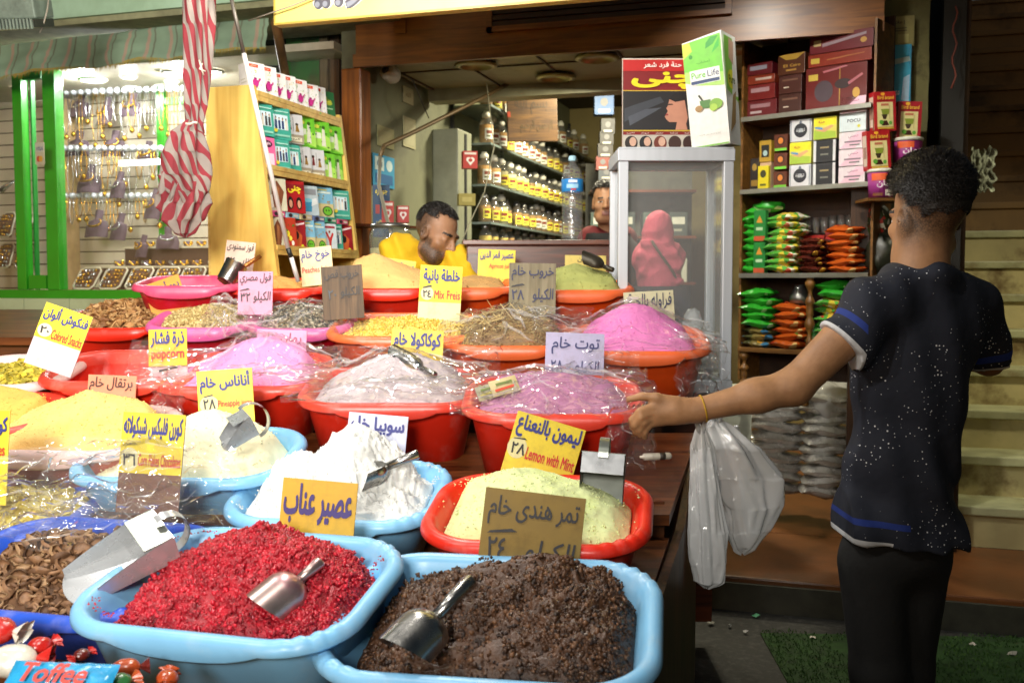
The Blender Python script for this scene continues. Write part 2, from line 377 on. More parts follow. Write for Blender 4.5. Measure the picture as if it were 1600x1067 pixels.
o = gm.build('grass', loc=CW(.95, 2.95, 0), rot=(0, 0, R(14))); tag(o, 'strip of bright green artificial turf laid on the pavement beside the stall', 'artificial turf', kind='stuff')

# doorstep platform and staircase
brown_floor = mat('brown_floor', '6b3f1e', .38, var=.3, scale=3, dark='3a2412', dscale=2.2, damt=.7, bump=.15, bscale=30)
platform = MB(); platform.box((-2.25, 4.35, 0), (3.6, 5.18, .145), brown_floor, bev=.01)
platform.box((-2.25, 5.18, 0), (.62, 9.5, .1445), brown_floor)
platform.box((-2.26, 4.33, .0), (3.6, 4.349, .12), mat('step_shade', (.03, .03, .02), .7, var=.3))  # near-black strip paints the shade on the platform's front face
struct('shop_floor', platform)
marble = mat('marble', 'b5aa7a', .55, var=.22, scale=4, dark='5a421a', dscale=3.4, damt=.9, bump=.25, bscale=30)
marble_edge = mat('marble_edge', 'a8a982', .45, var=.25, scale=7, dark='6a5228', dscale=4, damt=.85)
stone_shaded = mat('stone_shaded', '8a6a3e', .6, var=.22, scale=3.5, dark='33220f', dscale=2.2, damt=.8)  # upper steps: darker colour stands in for light fading up the stairs
st = thing('staircase', 'stained pale stone staircase climbing beside the spice shop', 'staircase', (0, 0, 0))
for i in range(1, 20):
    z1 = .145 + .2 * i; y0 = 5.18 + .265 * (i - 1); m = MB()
    mk = marble if i < 9 else stone_shaded
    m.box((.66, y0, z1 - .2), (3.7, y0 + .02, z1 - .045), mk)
    m.box((.655, y0 - .022, z1 - .044), (3.7, y0 + .30, z1), marble_edge if i < 9 else stone_shaded, bev=.006)
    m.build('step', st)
m = MB(); m.box((.60, 5.05, .146), (.655, 10.3, 4.2), mat('stair_wall', '3d2a18', .8, var=.3, dark='191108', dscale=3)); m.build('stair_wall', st)
m = MB(); m.box((3.71, 4.0, 0), (3.8, 10.3, 4.2), mat('stair_wall', '3d2a18')); m.build('stair_wall', st)
# things stuck to the stair side
m = MB(); pts = [(0, 0), (.07, -.03), (.11, .04), (.10, .13), (.05, .17), (-.02, .13), (-.03, .05)]
m.grid(lambda u, v: ((.11 + .03 * noise.noise(Vector((v * 5, 2, 0)))) * u - .02 + .012 * noise.noise(Vector((v * 9, 1, 0))), .05 * abs(noise.noise(Vector((u * 7, v * 5, 0)))) - .02, .21 * v + .03 * noise.noise(Vector((u * 6, 5, 0)))), 18, 22, mat('rag', '6f7464', .8, var=.3, dark='4a4c3c', dscale=12))
tag(m.build('plastic_sack', loc=P(1522, 300, 5.0)), 'crumpled pale sack hanging on the stair wall behind the standing man', 'sack')
m = MB(); pp = PC(1493, 10, 4.55); m.tube([CW(pp[0] + .01 * math.sin(k * 1.3), pp[1], pp[2] - .028 * k) for k in range(14)], .004, mat('red_cable', '7a3a2c', .6), 6)
m.build('hanging_cable'); tag(bpy.data.objects['hanging_cable'], 'thin reddish cable dangling above the stairs by the pillar', 'cable')

# ------------------------------------------------------------------ the spice shop building
shop = thing('spice_shop', 'open fronted spice shop with brown wood fascia and green painted interior', 'shop', (0, 0, 0))
oak = wood('oak_fascia', '9a5f22', '6a3a10', 0, .4, 2.2, coat=.2); oakv = wood('oak_post', 'b0641e', '7c3f0e', 2, .38, 2.2, coat=.2)
V0 = 4.7
zf = 2.535
m = MB(); m.box((-2.27, V0, zf), (.26, V0 + .06, 3.6), oak); m.box((-2.275, V0 - .025, zf - .03), (.26, V0 - .001, zf + .035), oak); m.box((-2.05, V0 - .012, 2.66), (-1.99, V0 - .001, 3.0), oak)
fas = m.build('fascia', shop)
m = MB(); lv = mat('louvre_dark', '3a2311', .6, var=.2)
for k in range(16): m.box((-1.53, V0 - .022, 2.655 + .03 * k), (-.42, V0 - .004, 2.655 + .03 * k + .022), lv, None)
m.box((-1.56, V0 - .03, 2.63), (-.39, V0 - .002, 2.654), oak); m.box((-1.56, V0 - .03, 2.63), (-1.531, V0 - .0021, 3.2), oak); m.box((-.419, V0 - .03, 2.655), (-.39, V0 - .0021, 3.2), oak)
m.build('louvre', fas)
m = MB(); m.box((-2.345, V0 - .02, .1), (-2.235, V0 + .1, zf - .031), oakv, bev=.008); m.build('door_post', shop)
m = MB(); m.box((.14, V0 + .02, .146), (.22, V0 + .12, zf - .031), wood('dark_post', '4a2c12', '2b190a', 2), None); m.build('door_post', shop)
# soffit with unlit downlights
sof = mat('soffit_paint', '9d9a7c', .5, var=.1, scale=5, dark='6d6a50', dscale=4, damt=.5); m = MB()
m.box((-2.235, V0 + .061, 2.56), (.22, 5.72, 2.62), sof); m.box((-2.235, 5.6, 2.49), (.22, 5.73, 2.5599), sof)
for k in range(6): m.box((-2.2 + .41 * k, V0 + .07, 2.552), (-2.19 + .41 * k, 5.59, 2.5599), lv)
m.box((-2.235, 5.1, 2.553), (.22, 5.107, 2.5599), lv)
soffit = m.build('soffit', shop)
ringm = mat('lamp_ring', '9c8f5c', .3, .7); lens = mat('lamp_lens', '77744f', .25, var=.1)
for (x, y) in [(-1.72, 4.98), (-1.08, 5.0), (-.42, 5.02), (-1.4, 5.4), (-.75, 5.4)]:
    m = MB(); m.lathe([(.105, 0), (.115, -.012), (.085, -.02), (.08, -.006)], ringm, 24); m.lathe([(.0, -.004), (.078, -.005)], lens, 24, cap=False); m.build('downlight', soffit, (x, y, 2.552))
wallg = mat('green_wall', '76785c', .65, var=.16, scale=2.5, dark='4a4a38', dscale=3, damt=.6, bump=.15, bscale=30)
wallb = mat('beige_wall', '9a8a56', .65, var=.14, scale=3, dark='5d5230', dscale=3, damt=.5)
m = MB(); m.box((-2.40, V0 + .1, .1), (-2.27, 9.5, 3.4), wallg); m.build('side_wall', shop)
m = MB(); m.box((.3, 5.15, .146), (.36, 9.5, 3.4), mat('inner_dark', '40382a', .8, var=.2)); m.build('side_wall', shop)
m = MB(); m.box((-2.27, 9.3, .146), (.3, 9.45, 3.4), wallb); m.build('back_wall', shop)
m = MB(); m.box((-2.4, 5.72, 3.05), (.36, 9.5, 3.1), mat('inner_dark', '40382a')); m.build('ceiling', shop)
m = MB(); pc = mat('pale_column', '80836f', .5, var=.1, dark='6a6a58', dscale=4)
m.box((-2.269, 5.75, .146), (-2.10, 6.0, 2.35), pc, bev=.01); m.box((-2.099, 5.86, 1.3), (-2.093, 5.89, 2.33), mat('black_gap', (.008, .008, .008), .7)); m.build('wall_column', shop)
# dirty concrete pillar and dark pipe, painted dado
conc = mat('concrete_pillar', '6f6b42', .85, var=.25, scale=5, dark='33301a', dscale=5, damt=.85, bump=.6, bscale=22, dist=.01)
m = MB()
def pil(u, v):
    a = u * 2 * math.pi; q = [(-1, -1), (1, -1), (1, 1), (-1, 1)]; i = int(u * 4) % 4; t = u * 4 - int(u * 4); A, B = q[i], q[(i + 1) % 4]
    x = (A[0] + (B[0] - A[0]) * t) * .145; y = (A[1] + (B[1] - A[1]) * t) * .14; z = .146 + v * 3.4
    n = .012 * fbm((x * 9, y * 9 + 4, z * 6)); return (x * (1 + n * 3), y * (1 + n * 2), z)
m.grid(pil, 32, 60, conc, smooth=False); m.build('pillar', shop, CW(1.80, 4.78, 0), (0, 0, 0))
m = MB(); pp = CW(2.035, 4.66, 0); m.box((pp.x - .05, pp.y - .05, .146), (pp.x + .045, pp.y + .05, 3.6), mat('dark_metal', (.016, .016, .014), .6, .3)); m.build('downpipe', shop)
# posters glued on the pillar
def flat(name, label, cat, px, py, Y, w, h, design, base, rz=YAW, roll=0, th=.003, lean=0):
    m = MB(); m.box((-w / 2, 0, -h / 2), (w / 2, th, h / 2), ink(base) if isinstance(base, str) else base)
    m.panel((-w / 2, 0, -h / 2), (w, 0, 0), (0, 0, h), (0, -1, 0), design)
    return tag(m.build(name, M=TR(P(px, py, Y), rz, lean, roll)), label, cat)
flat('wall_poster', 'torn faded yellowish notice glued high on the pillar', 'poster', 1400, 50, 4.6, .155, .135, [('p', [(.02, .3), (.1, .05), (.95, .0), (1, .75), (.75, 1), (.3, .92)], '8c8347'), ('r', .2, .1, .45, .4, '3d3a22'), ('r', .55, .1, .85, .4, 'a9a05e'), ('t', 'إعلان', .35, .72, .75, .86, '4b4526'), ('r', .3, .58, .8, .62, '5b5430'), ('r', .3, .5, .8, .54, '5b5430')], '857b44', 0)
flat('wall_poster', 'torn bright blue poster stuck on the pillar', 'poster', 1394, 118, 4.6, .16, .27, [('p', [(.05, .02), (.97, .0), (1, .55), (.9, .75), (.95, 1), (.1, .97), (.15, .8), (0, .55)], '2aa4c4'), ('p', [(.05, .62), (.98, .72), (.95, .8), (.08, .72)], '9db7ae'), ('r', .06, .28, .42, .55, 'cfe3df'), ('e', .38, .5, .1, .06, '1c2a30'), ('e', .37, .46, .06, .05, 'e8e4d8'), ('p', [(.75, .08), (.95, .05), (.97, .5), (.8, .45)], '9fc0d6'), ('t', 'نور', .1, .12, .35, .24, '1f6f8e'), ('t', 'مصر', .5, .12, .7, .24, 'e6f2f2')], '2489ab', 0)
# little fixtures inside
cctv = thing('security_camera', 'white dome security camera on the inner green wall', 'camera', M=TR(P(610, 115, 5.35), R(-20), R(-25)))
wht = mat('white_plastic', 'c4c2b4', .4, var=.05); blk = mat('black_plastic', (.012, .012, .012), .35)
m = MB(); m.lathe([(0, -.05), (.03, -.05), (.045, -.03), (.047, .02), (.04, .04), (0, .045)], wht, 20, Matrix.Rotation(R(90), 4, 'X')); m.build('housing', cctv)
m = MB(); m.lathe([(0, .0), (.022, 0), (.02, .01), (0, .012)], blk, 16, Matrix.Translation((.01, -.045, -.01)) @ Matrix.Rotation(R(90), 4, 'X')); m.build('lens', cctv)
for i, (px, py, w, h, c, d) in enumerate([(638, 150, .075, .09, 'a59f7c', [('t', 'الله', .25, .4, .75, .7, '7a7250')]), (640, 208, .09, .17, 'a8a47e', [('r', .1, .1, .9, .9, 'b0ac88')]), (603, 215, .11, .11, '8c8a62', [('r', .1, .1, .85, .8, '96906a')]), (600, 268, .14, .17, '2f8fb8', [('r', .08, .5, .5, .92, 'c7d9d2'), ('e', .3, .7, .12, .15, '245a78'), ('e', .75, .7, .15, .18, 'bcd2d2'), ('r', .1, .1, .9, .4, '1d5f94')])]):
    u = -2.262; a = P(px, py, 1); t = u / a.x; p = Vector((u, a.y * t, CAMH + (a.z - CAMH) * t))
    m = MB(); m.box((-w, 0, -h / 2), (w, .003, h / 2), ink(c)); m.panel((-w, 0, -h / 2), (2 * w, 0, 0), (0, 0, h), (0, -1, 0), d)
    tag(m.build('wall_notice', M=TR(p, R(90))), ['small square paper with faded script', 'tall blank yellowed paper', 'brown curling paper', 'blue and white printed leaflet'][i] + ' pinned to the inner wall', 'notice')
flat('display_card', 'dark blue hanging product card beside the doorway', 'sign', 596, 330, 5.0, .085, .26, [('r', .05, .02, .95, .35, '0c3f66'), ('t', 'جوهره', .15, .8, .85, .92, 'c9b63c'), ('r', .15, .45, .4, .62, '8f2320'), ('r', .5, .42, .85, .66, '1d6b4a'), ('t', 'طبيعي', .2, .25, .8, .36, 'b8a840')], '123a5a', R(30))

# ------------------------------------------------------------------ yellow shop sign
sb = P(428, 40, 3.95); sv = sb.y
sg = thing('shop_sign', 'yellow shop sign board with dark outlined Arabic lettering above the stall', 'sign', (sb.x, sv, sb.z))
m = MB(); yb = mat('sign_yellow', 'ead470', .5, var=.06, scale=3, dark='c8a94e', dscale=2, damt=.35); m.box((0, 0, 0), (2.0, .05, .7), yb, bev=.004)
m.panel((0, 0, 0), (2.0, 0, 0), (0, 0, .7), (0, -1, 0), [('r', 0, 0, 1, .012, 'a98f3a'), ('r', 0, 0, .004, 1, 'b59a3e')]); m.build('board', sg)
m = MB(); m.panel((0, -.001, 0), (1, 0, 0), (0, 0, 1), (0, -1, 0), [('t', 'بن العربية', .05, .035, .95, .30, 'd8d2c0', .07), ('t', 'بن العربية', .052, .035, .952, .30, '4b4a52', .035), ('t', 'بن العربية', .055, .042, .945, .285, '7a7c86', -.005)]); m.build('lettering', sg)
m = MB(); m.tube([Vector(P(431, 36, 4.05)) - sb - Vector((0, sv - sb.y, 0)), Vector(P(438, 75, 4.3)) - sb, Vector(P(447, 125, 4.5)) - sb, Vector(P(450, 240, 4.6)) - sb], .02, mat('rust_pipe', '6a5030', .6, .4, var=.3), 10); m.build('bracket_pipe', sg)
m = MB(); m.tube([(-.1, -.02, .02), (.1, -.03, .06), (.35, -.02, .13), (.62, -.015, .2)], .003, mat('grey_wire', '9a9080', .6), 6); m.build('wire', sg)

# ------------------------------------------------------------------ jewellery shop on the left
jw = thing('jewellery_shop', 'brightly lit jewellery shop with bright green window frames', 'shop', (0, 0, 0))
JV = 4.75
def jp(px, py, v=JV): return PV(px, py, v)
green = mat('green_frame', '2c941a', .35, var=.1, scale=6, coat=.3); dgreen = mat('dark_green_frame', '1f7a2a', .4, var=.15)
zb, zt = jp(95, 457).z, 2.62
uL, uP = jp(-60, 300).x, jp(95, 300).x
mint = mat('mint_paint', 'a9c9ac', .7, var=.1, scale=2, dark='7f9a78', dscale=2, damt=.5)
sv_ = 4.25; zs = PV(0, 38, sv_).z
m = MB(); m.box((-5.6, sv_, zs), (-2.02, sv_ + .25, zs + 1.2), mint); m.box((-5.6, sv_ + .02, zs - .03), (-2.02, sv_ + .6, zs - .0005), mat('slab_under', '8d8d6c', .8, var=.2, dark='54503a', dscale=4)); m.build('concrete_slab', jw)
tile = mat('pale_tile', 'b9c39a', .35, var=.1, scale=2, dark='9a9c74', dscale=3)
m = MB()
for k, (a, b) in enumerate([(-5.6, -4.85), (-4.845, -4.42), (-4.415, -4.1), (-4.095, -3.35), (-3.345, -2.4)]): m.box((a, JV - .03, 1.05), (b, JV + .6, zb - .035), tile)
m.build('tiled_base', jw)
m = MB(); m.box((-5.6, 4.2, .0), (-2.42, JV - .031, 1.045), mat('ledge_wood', '5e4424', .6, var=.3)); m.build('ledge', jw)
m = MB(); m.box((-5.6, JV - .02, zb - .034), (-2.4, JV + .02, zb + .015), green); m.build('window_frame', jw)
def post(px0, px1, mm, d=.03): 
    m = MB(); m.box((jp(px0, 300).x, JV - d, zb + .016), (jp(px1, 300).x, JV + d, zt), mm, bev=.004); m.build('window_frame', jw)
post(77, 96, green, .035); post(29, 43, green, .03); post(-50, -20, dgreen)
m = MB(); m.box((jp(44.5, 300).x, JV + .03, zb + .016), (jp(47, 300).x, JV + .06, zt), dgreen); m.box((jp(45, 300).x, JV - .02, zb + .02), (jp(72, 300).x, JV + .01, zb + .1), green); m.box((jp(45, 300).x, JV - .02, jp(60, 125).z), (jp(72, 300).x, JV + .01, zt), dgreen); m.build('window_frame', jw)
m = MB(); m.box((jp(250, 300, 5.3).x, 5.28, 1.6), (jp(262, 300, 5.3).x, 5.32, zt), green); m.box((jp(263, 300, 5.3).x, 5.28, 2.5), (jp(320, 300, 5.3).x, 5.32, 2.54), green); m.build('window_frame', jw)
pane = film('window_glass', haze=.01, bump=0, gloss=.55)
m = MB(); m.box((jp(97.5, 300).x, JV - .003, zb + .016), (-2.42, JV + .003, zt), pane); m.build('glass_pane', jw)
m = MB(); m.box((jp(-19, 300).x, JV - .003, zb + .016), (jp(21.5, 300).x, JV + .003, zt), pane); m.build('glass_pane', jw)
slat = mat('slatwall', 'd6cab2', .45, var=.06, scale=4); gap = mat('slat_gap', '54432e', .7)
m = MB(); m.box((-5.6, 5.5, .9), (-2.41, 5.56, 3.0), gap)
k = 0; z = 1.3
while z < 2.75: m.box((-5.6, 5.485, z), (-2.415, 5.4999, z + .072), slat); z += .08
m.build('slatted_back_wall', jw)
m = MB(); m.box((-5.6, JV - .02, zt + .001), (-2.41, 5.56, zt + .04), mat('jewel_ceiling', 'b8ae98', .5)); jc = m.build('ceiling', jw)
bulb = emit('lit_downlight', (1, .98, .95), 14)
for (px, py, v, r) in [(145, 112, 5.0, .07), (200, 106, 5.0, .035), (207, 127, 5.3, .04), (266, 98, 4.95, .04), (255, 126, 5.3, .04), (330, 105, 5.0, .06), (268, 118, 5.2, .03), (30, 112, 5.1, .04)]:
    p = jp(px, py, v); m = MB(); m.lathe([(r + .015, 0), (r + .012, -.012), (r, -.014)], wht, 20, cap=False); m.lathe([(0, -.006), (r, -.006)], bulb, 20, cap=False); m.build('downlight', jc, (p.x, v, zt - .001))
m = MB(); m.box((jp(190, 300, 5.0).x, 4.98, 2.1), (jp(252, 300, 5.0).x, 5.0, 2.13), emit('reflected_tube', (.9, 1, .95), 5)); m.build('tube_reflection', jw)  # glowing bar stands in for a tube's reflection in the window
m = MB(); m.box((-4.75, 5.3, 1.0), (-4.66, 5.48, 2.6), mat('cream_jamb', 'c9a877', .6)); m.build('inner_jamb', jw)
# awning valance
def stripes(name, c1, c2, c3, sc):
    m, N, L, b = newmat(name); tc = N.new('ShaderNodeTexCoord'); sp = N.new('ShaderNodeSeparateXYZ'); L.new(tc.outputs['Object'], sp.inputs[0])
    mm = N.new('ShaderNodeMath'); mm.operation = 'MULTIPLY'; mm.inputs[1].default_value = sc; L.new(sp.outputs[0], mm.inputs[0]); fr = N.new('ShaderNodeMath'); fr.operation = 'FRACT'; L.new(mm.outputs[0], fr.inputs[0])
    cr = N.new('ShaderNodeValToRGB'); cr.color_ramp.interpolation = 'LINEAR'; e = cr.color_ramp.elements; e[0].color = (*hx(c1), 1); e[1].color = (*hx(c1), 1); e[0].position = 0; e[1].position = 1
    for p_, c in ((.5, c1), (.55, c2), (.65, c2), (.7, c1), (.82, c1), (.85, c3), (.9, c3), (.93, c1)): q = e.new(p_); q.color = (*hx(c), 1)
    L.new(fr.outputs[0], cr.inputs[0])
    n2 = N.new('ShaderNodeTexNoise'); n2.inputs['Scale'].default_value = 3; n2.inputs['Detail'].default_value = 6; L.new(tc.outputs['Object'], n2.inputs['Vector']); mr = N.new('ShaderNodeMapRange'); mr.inputs[1].default_value = .3; mr.inputs[2].default_value = .7; mr.inputs[3].default_value = .55; mr.inputs[4].default_value = 1.1; L.new(n2.outputs[0], mr.inputs[0])
    mx = N.new('ShaderNodeVectorMath'); mx.operation = 'SCALE'; L.new(cr.outputs[0], mx.inputs[0]); L.new(mr.outputs[0], mx.inputs['Scale']); L.new(mx.outputs[0], b.inputs[0]); b.inputs['Roughness'].default_value = .85; return m
awm = stripes('awning_cloth', '8fa98e', 'b79f8a', '79806a', 8)
ends = PV(0, 125, 4.45), PV(420, 78, 4.45); tops = PV(0, 72, 4.45), PV(425, 22, 4.45)
L_ = ends[1].x - ends[0].x + 1.1
m = MB()
def aw(u, v):
    x = L_ * u; q = (x - 1.1) / (L_ - 1.1); zb_ = ends[0].z + (ends[1].z - ends[0].z) * q; zt_ = tops[0].z + (tops[1].z - tops[0].z) * q
    w = .022 * math.sin(x * 9 + 2 * math.sin(x * 3)) * v + .02 * fbm((x * 3, v * 3, 1)); return (x, -.05 * v + w, zt_ + (zb_ - zt_) * v + (.012 * noise.noise(Vector((x * 9, 0, 3))) if v > .95 else 0) - ends[0].z)
m.grid(aw, 120, 10, awm)
fr_ = mat('awning_fringe', 'a08a3a', .8)
for i in range(420):
    x = L_ * i / 420; a = aw(i / 420, 1); m.add([(a[0], a[1], a[2] + .012), (a[0] + .007, a[1], a[2] + .012), (a[0] + rnd.uniform(-.01, .01), a[1] - .004, a[2] - rnd.uniform(.004, .03))], [(0, 1, 2)], fr_)
o = m.build('awning', loc=(ends[0].x - 1.1, 4.45, ends[0].z)); tag(o, 'faded green striped cloth awning with frayed gold edge above the jewellery window', 'awning')
# flood lamp box under the slab
fl = thing('flood_lamp', 'grimy grey floodlight box fixed to the mint concrete slab', 'lamp', M=TR(P(34, 10, 4.2), R(12), R(15)))
m = MB(); m.box((-.085, -.06, -.05), (.085, .09, .12), mat('grimy_grey', '7c8a7c', .6, .2, var=.25, dark='3a3f36', dscale=8), bev=.008); m.build('housing', fl)
m = MB(); m.box((-.075, -.09, -.085), (.09, .07, -.051), mat('grille_dark', '3d3f38', .5, .4))
for k in range(11): m.box((-.07 + .015 * k, -.1, -.09), (-.063 + .015 * k, -.0905, -.05), mat('grimy_grey', '7c8a7c'))
m.build('grille', fl)
m = MB(); w0 = Vector(PC(75, 0, 4.2)); m.tube([CW(*PC(a, b, 4.2)) for a, b in [(77, -10), (74, 15), (68, 38), (62, 52)]], .003, mat('grey_wire', '9a9080'), 6); tag(m.build('dangling_wire'), 'thin wire dangling from the mint concrete slab', 'wire')
# dark gap between the two shops: green shutter and boards
sh = thing('green_shutter', 'dark green shutter edge standing in the gap between the shops', 'shutter', (0, 0, 0))
m = MB(); a, b = PV(447, 80, 4.95), PV(498, 80, 4.95); m.box((a.x, 4.95, 1.0), (b.x, 5.0, 3.1), mat('shutter_green', '1d5a1c', .5, var=.4, scale=5, dark='3c2a18', dscale=6, damt=.8)); m.build('panel', sh)
m = MB(); m.box((a.x, 4.90, 1.0), (a.x + .028, 4.949, PV(450, 72, 4.9).z), green); m.build('edge_strip', sh)
bd = thing('timber_boards', 'weathered timber boards beside the shop door post', 'boards', (0, 0, 0))
for px0, px1, c, v in ((499, 512, '6f6146', 4.93), (513, 530, '5f3f1e', 4.96), (531, 546, '1d140c', 4.98)):
    a, b = PV(px0, 80, v), PV(px1, 80, v); m = MB(); m.box((a.x, v, .9), (b.x - .002, v + .03, 3.1), wood('board' + c, c, '3a2a1a' if c != '1d140c' else '0a0705', 2, .8)); m.build('board', bd)
m = MB(); a, b = PV(405, 80, 5.0), PV(446, 80, 5.0); m.box((a.x, 5.0, .9), (b.x, 5.03, 3.1), mat('gap_dark', '2a1e12', .8)); m.build('board', bd)
# ================================================================== the stall: trestle, basins, heaps, cards, scoops, film
tw = wood('stall_wood', '7a4420', '3c1d0c', 0, .35, 2.5, coat=.3); twd = wood('stall_side', '5a351c', '2a170b', 2, .5, 2.5)
stall = thing('market_stall', 'stepped brown wooden market stall carrying rows of plastic basins', 'stall', CW(-.6, 1.5, 0), YAW)
TL = 11
def tread(Y0, z0, depth, x0, off, th=.028):
    m = MB(); a, b = .298 * Y0 - off, .298 * (Y0 + depth) - off; A = [(x0, 0, -th), (a, 0, -th), (b, depth, -th), (x0, depth, -th)]; B = [(x, y, 0) for x, y, z in A]
    m.add(A + B, [(0, 3, 2, 1), (4, 5, 6, 7), (0, 1, 5, 4), (1, 2, 6, 5), (2, 3, 7, 6), (3, 0, 4, 7)], tw); o = m.build('tread', stall); o.matrix_local = Matrix.Translation((.6, Y0 - 1.5, z0)) @ Matrix.Rotation(R(TL), 4, 'X'); return o
tread(1.30, .55, .56, -2.0, .33); tread(1.84, .70, .54, -2.3, .33); tread(2.36, .862, .58, -2.5, .325); tread(2.98, 1.02, .58, -2.7, .42); tread(3.48, 1.225, .45, -2.1, .62)
m = MB()
for (Y, x1, z0, z1) in ((1.90, .22, .6, .71), (2.42, .375, .76, .88), (3.04, .46, .93, 1.03), (3.54, .42, 1.1, 1.2)): m.box((-2.2, Y, z0), (x1, Y + .02, z1), tw)
m.build('riser', stall).location = (.6, -1.5, 0)
# side board under the right-hand ends, and legs
m = MB()
prof = [(1.27, .0), (1.27, .60), (1.9, .715), (2.46, .80), (2.75, .93), (2.75, 0)]
def sidept(Y, z, dx): return (Y * .298 + dx - .325 + .0, Y, z)
for dx0, dx1 in ((0, .022),):
    A = [sidept(Y, z, dx0) for Y, z in prof]; B = [sidept(Y, z, dx1) for Y, z in prof]; n = len(prof)
    m.add(A + B, [tuple(range(n))[::-1], tuple(range(n, 2 * n))] + [(i, (i + 1) % n, n + (i + 1) % n, n + i) for i in range(n)], twd)
m.build('side_board', stall).location = (.6, -1.5, 0)
for (X, Y) in ((.22, 1.33), (-1.9, 1.4), (.48, 2.95), (.42, 3.6)):
    m = MB(); m.box((X - .025, Y, 0), (X + .025, Y + .05, .55 if Y < 2 else .9), twd); m.build('leg', stall).location = (.6, -1.5, 0)
m = MB(); m.box((-2.2, 1.28, .45), (.2, 1.30, .6), twd); m.build('apron', stall).location = (.6, -1.5, 0)

def ringpts(a, b, r, n=22):
    out = []
    for q, (sx, sy) in enumerate(((1, 1), (-1, 1), (-1, -1), (1, -1))):
        for k in range(n + 1):
            t = (q + k / n) * math.pi / 2; out.append((sx * (a - r) + r * math.cos(t), sy * (b - r) + r * math.sin(t)))
        ex = ((-sx if q % 2 == 0 else sx) , sy) 
        nx = [(-1, 1), (-1, -1), (1, -1), (1, 1)][q]; t = (q + 1) * math.pi / 2
        e0 = out[-1]; e1 = (nx[0] * (a - r) + r * math.cos(t), nx[1] * (b - r) + r * math.sin(t))
        for k in range(1, 10): out.append((e0[0] + (e1[0] - e0[0]) * k / 10, e0[1] + (e1[1] - e0[1]) * k / 10))
    return out
BAS = {}
def basin(key, label, px, py, Y, L, W, H, r, m_rim, m_body=None, tilt=TL, tab=True, dents=()):
    B = TR(P(px, py, Y), YAW + R(r), R(tilt)); a, b, rc = L / 2 - .031, W / 2 - .031, min(.105, W * .26); m = MB(); m_body = m_body or m_rim; tp = .04
    prof = [(-tp - .05, -H + .004), (-tp - .004, -H + .02), (-.014, -.034), (-.005, -.008), (.003, .002), (.012, .005), (.022, .002), (.029, -.006), (.031, -.016), (.028, -.021), (.014, -.016), (.004, -.028), (-tp + .012, -H + .006), (-tp - .02, -H)]
    rings = []
    for k, (d, z) in enumerate(prof):
        row = []
        for (x, y) in ringpts(a + d, b + d, rc + d):
            zz = z
            if tab and k in (8, 9) and y < 0 and abs(x) < .13: s_ = max(0, 1 - (x / .13) ** 2) ** .5; zz -= .022 * s_
            if 3 <= k <= 7:
                for (dx, dy) in dents:
                    q = math.hypot(x - dx * a, y - dy * b)
                    if q < .10: w = .0045 * math.sin((x * dy - y * dx) * 150) * (1 - q / .10); zz += w
            row.append((x, y, zz))
        rings.append(row)
    n = len(rings[0]); vs = [p for row in rings for p in row]
    for i in range(len(prof) - 1):
        mm = m_rim if 2 <= i <= 10 else m_body
        o = len(m.v) if i == 0 else o
        if i == 0: m.v += vs
        fs = [(o + i * n + k, o + i * n + (k + 1) % n, o + (i + 1) * n + (k + 1) % n, o + (i + 1) * n + k) for k in range(n)]
        kk = m.mi(mm); m.f += fs; m.m += [kk] * n; m.sm += [True] * n
    kk = m.mi(m_body); m.f += [tuple(range(n)), tuple(o + (len(prof) - 1) * n + k for k in range(n))[::-1]]; m.m += [kk, kk]; m.sm += [False, False]
    ob = m.build('basin', M=B); tag(ob, label, 'basin', 'plastic basins on the stall')
    BAS[key] = dict(B=B, a=a, b=b, rc=rc, H=H, L=L, W=W)
    return ob
def fall(t, t0=.8): return 0 if t < t0 else ((t - t0) / (1 - t0)) ** 1.6 * .97
def hfun(peaks, amp, freq, seed, fill):
    def h(x, y):
        z = 0
        for (cx, cy, hh, rx, ry, pw) in peaks:
            d = math.sqrt(((x - cx) / rx) ** 2 + ((y - cy) / ry) ** 2); z = max(z, hh * max(0, 1 - d) ** pw) if pw < 3 else z + hh * math.exp(-d * d * 2.2)
        return -fill + z + amp * fbm((x * freq + seed, y * freq, seed * 1.7), 4)
    h.fill = fill; return h
